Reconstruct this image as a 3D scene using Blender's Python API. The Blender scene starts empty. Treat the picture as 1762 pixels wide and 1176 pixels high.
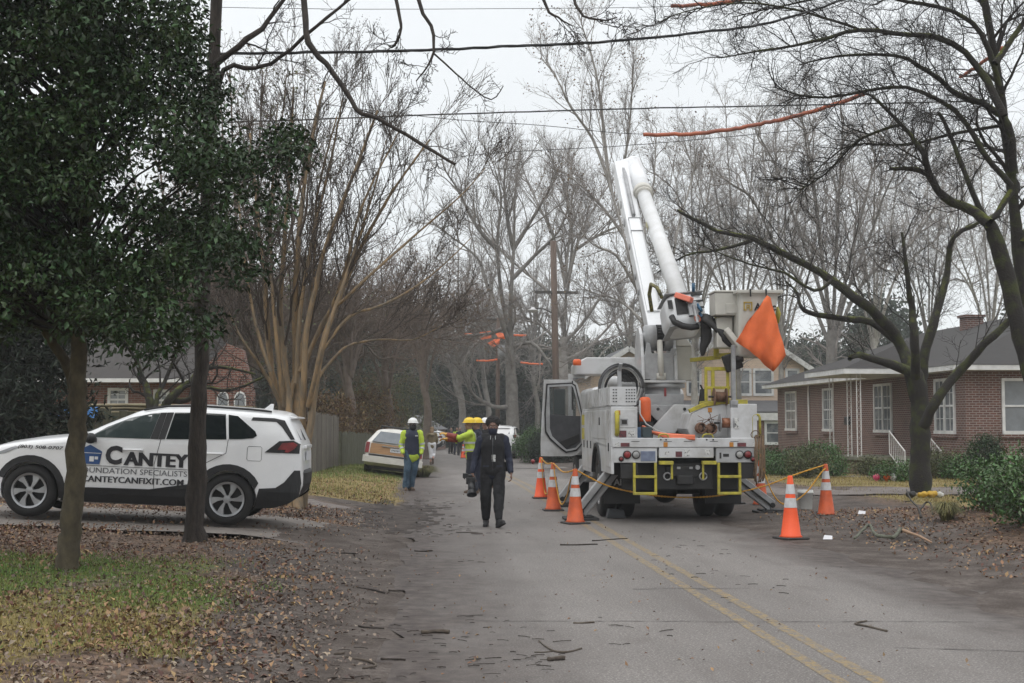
import bpy, bmesh, math, random
import numpy as np
from mathutils import Vector, Matrix
R = math.radians
SC = bpy.context.scene
COL = SC.collection
# ------------------------------------------------------------------ camera
FPX, CXP, CYP, CAMZ = 2200.0, 881.0, 588.0, 1.70
PITCH = math.atan(140.0 / FPX)
cd = bpy.data.cameras.new('camera'); cam = bpy.data.objects.new('camera', cd); COL.objects.link(cam)
cam.location = (0, 0, CAMZ); cam.rotation_euler = (R(90) + PITCH, 0, 0)
cd.sensor_width = 36.0; cd.lens = FPX / 1762 * 36.0; cd.clip_start = 0.1; cd.clip_end = 3000
SC.camera = cam
HAZE = 0.00075
# ------------------------------------------------------------------ render / colour
SC.view_settings.view_transform = 'Standard'; SC.view_settings.look = 'None'
SC.view_settings.exposure = 0.18; SC.view_settings.gamma = 1.0
cy = SC.cycles
cy.use_denoising = True
try: cy.denoiser = 'OPENIMAGEDENOISE'
except Exception: pass
cy.max_bounces = 6; cy.diffuse_bounces = 3; cy.glossy_bounces = 3; cy.transmission_bounces = 4
cy.transparent_max_bounces = 8; cy.volume_bounces = 1; cy.sample_clamp_indirect = 6
cy.use_adaptive_sampling = True; cy.adaptive_threshold = 0.02
# ------------------------------------------------------------------ world: overcast sky
SUN_EL, SUN_AZ = R(52), R(200)
W = bpy.data.worlds.new('World'); SC.world = W; W.use_nodes = True
nt = W.node_tree; nt.nodes.clear()
def wn(t, **k):
    n = nt.nodes.new(t)
    for a, b in k.items(): setattr(n, a, b)
    return n
out = wn('ShaderNodeOutputWorld'); bg = wn('ShaderNodeBackground'); bg.inputs['Strength'].default_value = 0.1
sky = wn('ShaderNodeTexSky', sky_type='NISHITA', sun_disc=False, sun_elevation=SUN_EL, sun_rotation=SUN_AZ)
tc = wn('ShaderNodeTexCoord'); sep = wn('ShaderNodeSeparateXYZ'); nt.links.new(tc.outputs['Generated'], sep.inputs[0])
ramp = wn('ShaderNodeValToRGB')
e = ramp.color_ramp.elements
e[0].position = 0.0; e[0].color = (0.312, 0.322, 0.330, 1); e[1].position = 1.0; e[1].color = (0.68, 0.685, 0.69, 1)
m = ramp.color_ramp.elements.new(0.32); m.color = (0.325, 0.335, 0.342, 1)
m = ramp.color_ramp.elements.new(0.55); m.color = (0.46, 0.468, 0.475, 1)
nt.links.new(sep.outputs['Z'], ramp.inputs[0])
noi = wn('ShaderNodeTexNoise'); noi.inputs['Scale'].default_value = 2.2; noi.inputs['Detail'].default_value = 4
nt.links.new(tc.outputs['Generated'], noi.inputs['Vector'])
mr = wn('ShaderNodeMapRange'); mr.inputs[1].default_value = 0.3; mr.inputs[2].default_value = 0.7; mr.inputs[3].default_value = 26.4; mr.inputs[4].default_value = 28.4
nt.links.new(noi.outputs['Fac'], mr.inputs[0])
vm = wn('ShaderNodeVectorMath', operation='SCALE'); nt.links.new(ramp.outputs[0], vm.inputs[0]); nt.links.new(mr.outputs[0], vm.inputs['Scale'])
mx = wn('ShaderNodeMix', data_type='RGBA'); mx.inputs[0].default_value = 0.93
nt.links.new(sky.outputs[0], mx.inputs[6]); nt.links.new(vm.outputs[0], mx.inputs[7])
nt.links.new(mx.outputs[2], bg.inputs['Color']); nt.links.new(bg.outputs[0], out.inputs['Surface'])
sl = bpy.data.lights.new('sun', 'SUN'); so = bpy.data.objects.new('sun', sl); COL.objects.link(so)
sl.energy = 0.6; sl.angle = R(40); sl.color = (1.0, 0.97, 0.93)
dirv = Vector((math.sin(SUN_AZ) * math.cos(SUN_EL), math.cos(SUN_AZ) * math.cos(SUN_EL), math.sin(SUN_EL)))
so.rotation_euler = dirv.to_track_quat('Z', 'Y').to_euler()

# ------------------------------------------------------------------ geometry of the place
ROADDX = -0.073                       # the street runs slightly to the left of the view axis
def P(px, py, Y):                     # a point seen at (px, py) at distance Y
    u, v = (px - CXP) / FPX, (CYP - py) / FPX
    yy = math.cos(PITCH) - v * math.sin(PITCH); zz = math.sin(PITCH) + v * math.cos(PITCH)
    return Vector((u * Y / yy, Y, CAMZ + zz * Y / yy))
def sm(a): a = min(1.0, max(0.0, a)); return a * a * (3 - 2 * a)
def zroad(Y): return -0.008 * min(80.0, max(0.0, Y - 35))
TL, TR = -0.1, 5.15                   # left and right edge of the asphalt
def gz(X, Y):
    t = X - ROADDX * Y; z = zroad(Y)
    if t < TL:
        d = TL - t; z += 0.24 * sm(d / 2.6) + 0.045 * min(9.0, max(0.0, d - 2.6))
        if 38 < Y < 48: z -= 0.0
    elif t > TR:
        d = t - TR; z += 0.06 * sm(d / 3.0)
        if Y < 26: z += 0.30 * sm((d - 1.6) / 2.5) * sm((26 - Y) / 7)
    return z
def RT(s, t): return t + ROADDX * s, s

# ------------------------------------------------------------------ naming helpers
def setp(o, label=None, cat=None, group=None, kind=None):
    if label: o['label'] = label
    if cat: o['category'] = cat
    if group: o['group'] = group
    if kind: o['kind'] = kind
    return o
def thing(name, label, cat, loc=(0, 0, 0), rot=(0, 0, 0), group=None):
    o = bpy.data.objects.new(name, None); COL.objects.link(o)
    o.location = loc; o.rotation_euler = rot; o.empty_display_size = 0.2
    return setp(o, label, cat, group)
def mobj(name, me, mats, parent=None):
    o = bpy.data.objects.new(name, me); COL.objects.link(o)
    if mats is not None and len(me.materials) == 0:
        for m_ in (mats if isinstance(mats, (list, tuple)) else [mats]): me.materials.append(m_)
    if parent is not None: o.parent = parent
    return o
def dup(root, loc=None, rot=None, label=None, scale=None):
    r = root.copy(); COL.objects.link(r)
    if loc is not None: r.location = loc
    if rot is not None: r.rotation_euler = rot
    if scale is not None: r.scale = scale if hasattr(scale, '__len__') else (scale,) * 3
    if label: r['label'] = label
    for ch in list(root.children):
        c = ch.copy(); COL.objects.link(c); c.parent = r
        for g in list(ch.children):
            d = g.copy(); COL.objects.link(d); d.parent = c
    return r

# ------------------------------------------------------------------ materials
MATS = {}
def mat(name, col, rough=0.6, col2=None, scale=6.0, bump=0.0, bscale=None, metal=0.0, spec=0.5, detail=5, island=0.0, coat=0.0, alpha=1.0, trans=0.0, lo=0.35, hi=0.65, stretch=None, obj=True):
    if name in MATS: return MATS[name]
    m = bpy.data.materials.new(name); m.use_nodes = True; MATS[name] = m
    n = m.node_tree; b = n.nodes['Principled BSDF']
    b.inputs['Base Color'].default_value = (*col, 1); b.inputs['Roughness'].default_value = rough
    b.inputs['Metallic'].default_value = metal; b.inputs['Specular IOR Level'].default_value = spec
    b.inputs['Coat Weight'].default_value = coat; b.inputs['Alpha'].default_value = alpha
    b.inputs['Transmission Weight'].default_value = trans
    L = n.links
    tcn = n.nodes.new('ShaderNodeTexCoord'); vec = tcn.outputs['Object']
    if stretch:
        mp = n.nodes.new('ShaderNodeMapping'); mp.inputs['Scale'].default_value = stretch
        L.new(vec, mp.inputs['Vector']); vec = mp.outputs[0]
    colsock = None
    if col2 is not None:
        no = n.nodes.new('ShaderNodeTexNoise'); no.inputs['Scale'].default_value = scale; no.inputs['Detail'].default_value = detail
        no.inputs['Roughness'].default_value = 0.6
        L.new(vec, no.inputs['Vector'])
        r_ = n.nodes.new('ShaderNodeMapRange'); r_.inputs[1].default_value = lo; r_.inputs[2].default_value = hi
        L.new(no.outputs['Fac'], r_.inputs[0])
        mi = n.nodes.new('ShaderNodeMix'); mi.data_type = 'RGBA'
        mi.inputs[6].default_value = (*col, 1); mi.inputs[7].default_value = (*col2, 1)
        L.new(r_.outputs[0], mi.inputs[0]); colsock = mi.outputs[2]
    if island:
        ge = n.nodes.new('ShaderNodeNewGeometry'); hs = n.nodes.new('ShaderNodeHueSaturation')
        r2 = n.nodes.new('ShaderNodeMapRange'); r2.inputs[3].default_value = 1 - island; r2.inputs[4].default_value = 1 + island
        L.new(ge.outputs['Random Per Island'], r2.inputs[0]); L.new(r2.outputs[0], hs.inputs['Value'])
        r3 = n.nodes.new('ShaderNodeMapRange'); r3.inputs[3].default_value = 0.5 - island * .05; r3.inputs[4].default_value = 0.5 + island * .05
        L.new(ge.outputs['Random Per Island'], r3.inputs[0]); L.new(r3.outputs[0], hs.inputs['Hue'])
        if colsock: L.new(colsock, hs.inputs['Color'])
        else: hs.inputs['Color'].default_value = (*col, 1)
        colsock = hs.outputs[0]
    if colsock: L.new(colsock, b.inputs['Base Color'])
    if bump:
        nb = n.nodes.new('ShaderNodeTexNoise'); nb.inputs['Scale'].default_value = bscale or scale * 3; nb.inputs['Detail'].default_value = 6
        L.new(vec, nb.inputs['Vector'])
        bp = n.nodes.new('ShaderNodeBump'); bp.inputs['Strength'].default_value = bump; bp.inputs['Distance'].default_value = 0.02
        L.new(nb.outputs['Fac'], bp.inputs['Height']); L.new(bp.outputs[0], b.inputs['Normal'])
    return m

# ------------------------------------------------------------------ mesh building
def mesh_np(name, V, F, smooth=False):
    V = np.asarray(V, np.float32); F = np.asarray(F, np.int32)
    me = bpy.data.meshes.new(name); k = F.shape[1]
    me.vertices.add(len(V)); me.vertices.foreach_set('co', V.ravel())
    me.loops.add(F.size); me.loops.foreach_set('vertex_index', F.ravel())
    me.polygons.add(len(F)); me.polygons.foreach_set('loop_start', np.arange(0, F.size, k, dtype=np.int32))
    me.update(calc_edges=True)
    if smooth: me.polygons.foreach_set('use_smooth', np.ones(len(F), bool))
    me.validate(); return me
class MB:
    def __init__(s): s.v = []; s.f = []; s.m = []; s.cm = 0
    def add(s, vs, fs):
        o = len(s.v); s.v += [tuple(v) for v in vs]
        for f in fs: s.f.append([i + o for i in f]); s.m.append(s.cm)
        return s
    def box(s, x0, x1, y0, y1, z0, z1, M=None):
        vs = [Vector((x, y, z)) for z in (z0, z1) for y in (y0, y1) for x in (x0, x1)]
        if M is not None: vs = [M @ v for v in vs]
        return s.add(vs, [(0, 2, 3, 1), (4, 5, 7, 6), (0, 1, 5, 4), (2, 6, 7, 3), (0, 4, 6, 2), (1, 3, 7, 5)])
    def frus(s, c0, sx0, sy0, c1, sx1, sy1):
        vs = []
        for c, a, b in ((c0, sx0, sy0), (c1, sx1, sy1)):
            for y in (-b, b):
                for x in (-a, a): vs.append((c[0] + x, c[1] + y, c[2]))
        return s.add(vs, [(0, 2, 3, 1), (4, 5, 7, 6), (0, 1, 5, 4), (2, 6, 7, 3), (0, 4, 6, 2), (1, 3, 7, 5)])
    def bar(s, p, q, w, h, up=(0, 0, 1), w2=None, h2=None):
        p, q = Vector(p), Vector(q); d = (q - p).normalized(); up = Vector(up)
        if abs(d.dot(up)) > 0.98: up = Vector((0, 1, 0)) if abs(d.y) < .9 else Vector((1, 0, 0))
        u = d.cross(up).normalized(); v = u.cross(d).normalized(); vs = []
        for c, a, b in ((p, w / 2, h / 2), (q, (w2 or w) / 2, (h2 or h) / 2)):
            vs += [c - u * a - v * b, c + u * a - v * b, c + u * a + v * b, c - u * a + v * b]
        return s.add(vs, [(0, 1, 2, 3), (7, 6, 5, 4), (0, 4, 5, 1), (1, 5, 6, 2), (2, 6, 7, 3), (3, 7, 4, 0)])
    def tube(s, pts, r, n=8, cap=True, sx=1.0, sy=1.0, ref=None):
        pts = [Vector(p) for p in pts]; k = len(pts)
        rs = r if hasattr(r, '__len__') else [r] * k
        d0 = (pts[-1] - pts[0]).normalized() if (pts[-1] - pts[0]).length > 1e-6 else Vector((0, 0, 1))
        rf = Vector(ref) if ref else (Vector((1, 0, 0)) if abs(d0.x) < .8 else Vector((0, 1, 0)))
        vs = []; u = None
        for i in range(k):
            d = (pts[min(i + 1, k - 1)] - pts[max(i - 1, 0)]).normalized()
            if u is None: u = (rf - d * rf.dot(d)).normalized()
            else:
                u = (u - d * u.dot(d)); u = u.normalized() if u.length > 1e-5 else d.orthogonal().normalized()
            w = d.cross(u)
            for j in range(n):
                a = 2 * math.pi * j / n
                vs.append(pts[i] + u * (math.cos(a) * rs[i] * sx) + w * (math.sin(a) * rs[i] * sy))
        fs = [(i * n + j, i * n + (j + 1) % n, (i + 1) * n + (j + 1) % n, (i + 1) * n + j) for i in range(k - 1) for j in range(n)]
        if cap: fs += [tuple(range(n))[::-1], tuple(range((k - 1) * n, k * n))]
        return s.add(vs, fs)
    def cap(s, p, q, r1, r2, n=14, sx=1.0, sy=1.0, ref=None):     # capsule
        p, q = Vector(p), Vector(q); d = (q - p)
        d = d.normalized() if d.length > 1e-6 else Vector((0, 0, 1))
        pts, rs = [], []
        for k in range(5):
            a = (k / 5) * math.pi / 2; pts.append(p - d * r1 * math.cos(a)); rs.append(max(.0008, r1 * math.sin(a)))
        pts += [p, q]; rs += [r1, r2]
        for k in range(4, -1, -1):
            a = (k / 5) * math.pi / 2; pts.append(q + d * r2 * math.cos(a)); rs.append(max(.0008, r2 * math.sin(a)))
        return s.tube(pts, rs, n, True, sx, sy, ref)
    def ell(s, c, rx, ry, rz, n=16, m=10, M=None):
        vs, fs = [], []
        for i in range(m + 1):
            a = math.pi * i / m
            for j in range(n):
                b = 2 * math.pi * j / n
                v = Vector((rx * math.sin(a) * math.cos(b), ry * math.sin(a) * math.sin(b), rz * math.cos(a) ))
                if M is not None: v = M @ v
                vs.append(Vector(c) + v)
        for i in range(m):
            for j in range(n): fs.append((i * n + j, (i + 1) * n + j, (i + 1) * n + (j + 1) % n, i * n + (j + 1) % n))
        return s.add(vs, fs)
    def lathe(s, prof, n=24, M=None, cap=True):
        vs = []
        for r_, z in prof:
            for j in range(n):
                a = 2 * math.pi * j / n; v = Vector((r_ * math.cos(a), r_ * math.sin(a), z)); vs.append(M @ v if M is not None else v)
        k = len(prof)
        fs = [(i * n + j, i * n + (j + 1) % n, (i + 1) * n + (j + 1) % n, (i + 1) * n + j) for i in range(k - 1) for j in range(n)]
        if cap: fs += [tuple(range(n))[::-1], tuple(range((k - 1) * n, k * n))]
        return s.add(vs, fs)
    def prism(s, poly, fn, t0, t1):                                # poly (a,b) extruded, fn(a,b,t)->xyz
        k = len(poly); vs = [fn(a, b, t0) for a, b in poly] + [fn(a, b, t1) for a, b in poly]
        fs = [tuple(range(k))[::-1], tuple(range(k, 2 * k))] + [(i, (i + 1) % k, k + (i + 1) % k, k + i) for i in range(k)]
        return s.add(vs, fs)
    def mesh(s, name, smooth=False, fix=True):
        me = bpy.data.meshes.new(name); me.from_pydata(s.v, [], s.f); me.update()
        if any(s.m): me.polygons.foreach_set('material_index', s.m)
        if fix:
            b = bmesh.new(); b.from_mesh(me); bmesh.ops.recalc_face_normals(b, faces=b.faces); b.to_mesh(me); b.free()
        if smooth: me.polygons.foreach_set('use_smooth', [True] * len(me.polygons))
        return me
    def build(s, name, mats, parent=None, smooth=False, bevel=0, segs=2, label=None, auto=None):
        o = mobj(name, s.mesh(name, smooth), mats, parent)
        if bevel:
            b = o.modifiers.new('bevel', 'BEVEL'); b.width = bevel; b.segments = segs; b.limit_method = 'ANGLE'; b.angle_limit = R(40)
            if not smooth: b.harden_normals = False
        if label: o['label'] = label
        return o
def bake(me, mods, name, smooth=True):
    o = bpy.data.objects.new('tmp', me); COL.objects.link(o)
    for t, kw in mods:
        mo = o.modifiers.new(t, t)
        for a, b in kw.items(): setattr(mo, a, b)
    dg = bpy.context.evaluated_depsgraph_get(); dg.update()
    r = bpy.data.meshes.new_from_object(o.evaluated_get(dg)); r.name = name
    bpy.data.objects.remove(o); bpy.data.meshes.remove(me)
    if smooth: r.polygons.foreach_set('use_smooth', [True] * len(r.polygons))
    return r
def text_mesh(txt, height, bold=0.0, width=1.0, shear=0.0, spacing=1.0, res=3):
    c = bpy.data.curves.new('txt', 'FONT'); c.body = txt; c.size = 1.0; c.offset = bold; c.shear = shear; c.space_character = spacing; c.resolution_u = res
    o = bpy.data.objects.new('txt', c); COL.objects.link(o)
    dg = bpy.context.evaluated_depsgraph_get(); dg.update()
    me = bpy.data.meshes.new_from_object(o.evaluated_get(dg)); bpy.data.objects.remove(o); bpy.data.curves.remove(c)
    ys = [v.co.y for v in me.vertices]; xs = [v.co.x for v in me.vertices]
    h0, h1, x0 = min(ys), max(ys), min(xs); k = height / (h1 - h0)
    pts = [((v.co.x - x0) * k * width, (v.co.y - h0) * k) for v in me.vertices]
    fs = [tuple(p.vertices) for p in me.polygons]; bpy.data.meshes.remove(me)
    return pts, fs, max(p[0] for p in pts)
def text_fit(txt, height, length, fn, mb, **kw):                  # place text: fn(u, v) -> xyz
    pts, fs, w = text_mesh(txt, height, **kw); k = length / w
    mb.add([fn(a * k, b) for a, b in pts], fs); return mb

# ------------------------------------------------------------------ branches and leaves
def tubes_np(paths):                                              # paths: (pts, radii, sides)
    Vs, Fs, off = [], [], 0; groups = {}
    for p, r_, n in paths: groups.setdefault((len(p), n), []).append((p, r_))
    for (k, n), L in groups.items():
        Pn = np.array([a for a, _ in L], np.float64).reshape(len(L), k, 3); Rn = np.array([b for _, b in L], np.float64)
        T = np.gradient(Pn, axis=1); T /= np.linalg.norm(T, axis=2, keepdims=True) + 1e-9
        mean = Pn[:, -1] - Pn[:, 0]; ax = np.argmin(np.abs(mean), axis=1); ref = np.eye(3)[ax][:, None, :]
        U = np.cross(T, np.broadcast_to(ref, T.shape)); U /= np.linalg.norm(U, axis=2, keepdims=True) + 1e-9
        Wv = np.cross(T, U); a = np.arange(n) * 2 * math.pi / n
        ring = U[:, :, None, :] * np.cos(a)[None, None, :, None] + Wv[:, :, None, :] * np.sin(a)[None, None, :, None]
        V = Pn[:, :, None, :] + ring * Rn[:, :, None, None]
        B = len(L); Vs.append(V.reshape(-1, 3))
        base = (np.arange(B) * k * n)[:, None, None]; i = (np.arange(k - 1) * n)[None, :, None]; j = np.arange(n)[None, None, :]
        a0 = base + i + j; a1 = base + i + (j + 1) % n
        Fs.append((np.stack([a0, a1, a1 + n, a0 + n], -1) + off).reshape(-1, 4)); off += B * k * n
    return np.concatenate(Vs), np.concatenate(Fs)
def leaves_np(C, size, rng, up=0.3, aspect=0.5, fold=0.18, jitter=0.35, D=None):   # diamond leaves folded along the midrib
    C = np.asarray(C, np.float64); n = len(C)
    d = rng.normal(size=(n, 3)) if D is None else np.asarray(D) + rng.normal(size=(n, 3)) * .5
    d /= np.linalg.norm(d, axis=1, keepdims=True) + 1e-9
    nn = rng.normal(size=(n, 3)); nn[:, 2] += up * 4; nn -= d * (nn * d).sum(1, keepdims=True); nn /= np.linalg.norm(nn, axis=1, keepdims=True) + 1e-9
    s = np.cross(d, nn); L = (size * (1 + rng.uniform(-jitter, jitter, n)))[:, None]
    b = C; tip = C + d * L - nn * L * .12; l = C + d * L * .45 + s * L * aspect * .5 + nn * L * fold; r_ = C + d * L * .45 - s * L * aspect * .5 + nn * L * fold
    V = np.stack([b, r_, tip, l], 1).reshape(-1, 3)
    F = np.arange(n * 4).reshape(n, 4); T = np.concatenate([F[:, [0, 1, 2]], F[:, [0, 2, 3]]]); return V, T
def merge_np(*parts):
    Vs, Fs, o = [], [], 0
    for V, F in parts: Vs.append(V); Fs.append(F + o); o += len(V)
    return np.concatenate(Vs), np.concatenate(Fs)
def nrm(a):
    l = math.sqrt(a[0] * a[0] + a[1] * a[1] + a[2] * a[2]) + 1e-9; return (a[0] / l, a[1] / l, a[2] / l)
def perp_dir(d, ang, rnd):
    az = rnd.uniform(0, 2 * math.pi); a = (0, 0, 1) if abs(d[2]) < .9 else (1, 0, 0)
    u = nrm((d[1] * a[2] - d[2] * a[1], d[2] * a[0] - d[0] * a[2], d[0] * a[1] - d[1] * a[0]))
    v = (d[1] * u[2] - d[2] * u[1], d[2] * u[0] - d[0] * u[2], d[0] * u[1] - d[1] * u[0])
    c, s_, ca, sa = math.cos(ang), math.sin(ang), math.cos(az), math.sin(az)
    return nrm(tuple(d[i] * c + (u[i] * ca + v[i] * sa) * s_ for i in range(3)))
class Tree:
    def __init__(s, seed, wig=0.12, trop=0.05, ang=(25, 55), nch=(0, 6, 6, 6), ratio=0.5, rr=0.5, maxl=4, minr=0.004, start=0.25, tipr=0.35):
        s.rnd = random.Random(seed); s.rng = np.random.default_rng(seed)
        s.wig, s.trop, s.ang, s.nch, s.ratio, s.rr, s.maxl, s.minr, s.start, s.tipr = wig, trop, ang, nch, ratio, rr, maxl, minr, start, tipr
        s.paths = []; s.tips = []; s.knob = .38
    def limb(s, pts, r0, r1, lv=1, n=8, kids=None, kl=1.5, sub=3, start=None, kr=None, lift=0):
        pts = [Vector(p) for p in pts]; q = []
        for i in range(len(pts) - 1):                              # Catmull-Rom
            p0, p1, p2, p3 = pts[max(i - 1, 0)], pts[i], pts[i + 1], pts[min(i + 2, len(pts) - 1)]
            for k in range(sub):
                t = k / sub
                q.append(0.5 * ((2 * p1) + (p2 - p0) * t + (2 * p0 - 5 * p1 + 4 * p2 - p3) * t * t + (3 * p1 - p0 - 3 * p2 + p3) * t ** 3))
        q.append(pts[-1]); k = len(q); jit = s.rnd
        for i in range(1, k - 1):
            rr = min(.017, (r0 + (r1 - r0) * (i / (k - 1))) * s.knob); q[i] = q[i] + Vector((jit.uniform(-rr, rr), jit.uniform(-rr, rr), jit.uniform(-rr, rr)))
        rs = [(r0 + (r1 - r0) * (i / (k - 1))) * jit.uniform(.92, 1.08) for i in range(k)]
        s.paths.append(([tuple(p) for p in q], rs, n, lv))
        if kids:
            st = s.start if start is None else start
            for c in range(kids):
                t = st + (1 - st) * (c + s.rnd.random()) / kids; f = t * (k - 1); i = min(int(f), k - 2)
                p = q[i].lerp(q[i + 1], f - i); d = (q[i + 1] - q[i]).normalized()
                a = R(s.rnd.uniform(*s.ang)); nd = perp_dir(tuple(d), a, s.rnd); nd = nrm((nd[0], nd[1], nd[2] + lift))
                s.grow(tuple(p), nd, kl * s.rnd.uniform(.6, 1.25) * (1.15 - .5 * t), (kr or rs[i] * s.rr) * s.rnd.uniform(.7, 1), lv + 1)
        return q
    def grow(s, p, d, L, r, lv):
        rnd = s.rnd; last = lv >= s.maxl; n = 3 if last else (4 if lv == s.maxl - 1 else 6); st = L / n
        pts = [p]; ds = [d]; w = s.wig * (1.0 + .25 * lv)
        for i in range(n):
            d = nrm((d[0] + rnd.gauss(0, w), d[1] + rnd.gauss(0, w), d[2] + rnd.gauss(0, w) + s.trop))
            p = (p[0] + d[0] * st, p[1] + d[1] * st, p[2] + d[2] * st); pts.append(p); ds.append(d)
        r = max(r, s.minr); r1 = max(r * s.tipr, s.minr * .6)
        rs = [r + (r1 - r) * i / n for i in range(n + 1)]
        s.paths.append((pts, rs, 3 if r < .02 else (5 if r < .08 else 8), lv))
        if last: s.tips.append((pts[-1], ds[-1])); return
        nc = s.nch[min(lv, len(s.nch) - 1)]; nc = max(1, int(nc * rnd.uniform(.7, 1.3) + .5))
        for c in range(nc):
            t = s.start + (1 - s.start) * (c + rnd.random()) / nc; f = t * n; i = min(int(f), n - 1); g = f - i
            q = tuple(pts[i][k] + (pts[i + 1][k] - pts[i][k]) * g for k in range(3))
            s.grow(q, perp_dir(ds[i], R(rnd.uniform(*s.ang)), rnd), L * s.ratio * rnd.uniform(.65, 1.2) * (1.2 - .5 * t), rs[i] * s.rr * rnd.uniform(.7, 1.05), lv + 1)
        s.tips.append((pts[-1], ds[-1]))
    def split(s, lv):                                              # trunk/limb paths, twig paths
        return [p[:3] for p in s.paths if p[3] <= lv], [p[:3] for p in s.paths if p[3] > lv]
    def along(s, lv, n, rng):                                      # random points on twigs of level >= lv
        L = [p for p in s.paths if p[3] >= lv]; idx = rng.integers(0, len(L), n); out = []; D = []
        for i in idx:
            pts = L[i][0]; f = rng.random() * (len(pts) - 1); k = min(int(f), len(pts) - 2); g = f - k
            a, b = pts[k], pts[k + 1]; out.append([a[j] + (b[j] - a[j]) * g for j in range(3)]); D.append([b[j] - a[j] for j in range(3)])
        D = np.array(D); D /= np.linalg.norm(D, axis=1, keepdims=True) + 1e-9
        return np.array(out), D
def tree_obj(T, name, label, cat, base, mt, mc, group=None, lv=2, leaf=None, scale=1.0):
    """trunk (trunk and limbs) and crown (twigs, with leaves or seed heads when leaf=(V,F,material))"""
    root = thing(name, label, cat, base, group=group)
    A, B = T.split(lv); b = np.array(base)
    V, F = tubes_np(A); mobj('trunk', mesh_np('trunk', V - b, F, True), mt, root)
    if B:
        V, F = tubes_np(B)
        cr = mobj('crown', mesh_np('crown', V - b, F, True), mc, root)
    if leaf:
        mobj('seed_heads' if leaf[3:] else 'leaves', mesh_np('leaves', leaf[0] - b, leaf[1]), leaf[2], cr if B else root)
    return root
# ------------------------------------------------------------------ setting: ground, road, drives
def smooth_noise(seed, cell):
    rng = np.random.default_rng(seed); G = rng.random((256, 256))
    def f(x, y):
        x = x / cell + 100; y = y / cell + 100; i = int(math.floor(x)); j = int(math.floor(y)); a = x - i; b = y - j
        a = a * a * (3 - 2 * a); b = b * b * (3 - 2 * b); g = lambda p, q: G[p % 256, q % 256]
        return (g(i, j) * (1 - a) + g(i + 1, j) * a) * (1 - b) + (g(i, j + 1) * (1 - a) + g(i + 1, j + 1) * a) * b
    return f
N1, N2, N3 = smooth_noise(1, 1.3), smooth_noise(2, 0.45), smooth_noise(3, 4.0)
def zone(X, Y):                                   # grass, mud, yellow-ness of the grass
    t = X - ROADDX * Y; n = N1(X, Y) * .6 + N2(X, Y) * .4; big = N3(X, Y); g = mud = yel = 0.0
    if t < 1.0:
        d = TL - t
        mud = sm(1.25 - d / 1.9 + (n - .5) * 1.3)
        if 13 < Y < 23.5: mud = max(mud, sm(1.6 - d / 1.7 + (n - .5) * 1.5))
        if Y < 16: g = sm((d - 1.35) / 1.3 + (n - .5) * 1.6) * sm((13.6 - Y) / 1.6 + .5) * sm(.15 + 1.5 * (n * .7 + big * .5)); yel = sm((10.8 - Y) / 1.6 + (n - .5)) * .75 + .12
        elif Y < 26: g = sm(d - .8) * .35 * n; yel = .5
        else: g = sm((d - .1) * 1.3 + (n - .5)) * .95; yel = (.35 + .65 * sm((42 - Y) / 9 + (n - .5) * 1.4)) if Y < 60 else .3
        if 23.3 < Y < 25.3: g *= .1; mud = max(mud, .55)
    if t > 4.0:
        d = t - TR
        mud = sm(1.4 - d / 3.2 + (n - .5) * .9) if Y < 24 else sm(1.6 - d / 4.6 + (n - .5) * .6)
        if Y > 24: g = sm((d - 4.2) / 1.5 + (n - .5)) * (1.0 if Y > 33 or Y < 29 else .12); yel = .85 if Y < 60 else .4
        else: g = sm((d - 2.4) / 2 + (n - .5)) * .35; yel = .2
        if 29 <= Y <= 33 and d > 2: mud = .6
    return (g, mud, yel)
def bump(x, y, t):
    d = TL - t if t < TL else t - TR
    return 0.0 if TL < t < TR else ((N2(x, y) - .5) * .035 + (N1(x, y) - .5) * .05) * sm(d / .9)
def spaced(lo, hi, near0, near1, fine, coarse):
    xs = [near0]
    while xs[-1] < near1: xs.append(xs[-1] + fine)
    st = fine
    while xs[-1] < hi: st = min(coarse, st * 1.12); xs.append(xs[-1] + st)
    st = fine
    while xs[0] > lo: st = min(coarse, st * 1.12); xs.insert(0, xs[0] - st)
    return xs
gx = spaced(-420, 420, -12, 16, 0.20, 25); gy = spaced(-60, 900, 6, 40, 0.20, 25)
V, Cc = [], []
for y in gy:
    for x in gx:
        t = x - ROADDX * y; z = gz(x, y) + bump(x, y, t)
        if TL - .02 < t < TR + .02: z -= 0.03
        if 16.0 < y < 21.2 and t < TL: z -= .04 * sm((TL - t - 1.5) / 1.2) * sm((y - 16.0) / .8) * sm((21.2 - y) / .8)
        V.append((x, y, z)); Cc.append((*zone(x, y), 1.0))
nx, ny = len(gx), len(gy)
ii = np.arange(nx - 1)[None, :] + (np.arange(ny - 1) * nx)[:, None]
F = np.stack([ii, ii + 1, ii + 1 + nx, ii + nx], -1).reshape(-1, 4)
gm = mesh_np('ground', V, F, True)
ca = gm.color_attributes.new('zone', 'FLOAT_COLOR', 'POINT'); ca.data.foreach_set('color', np.array(Cc, np.float32).ravel())
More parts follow.
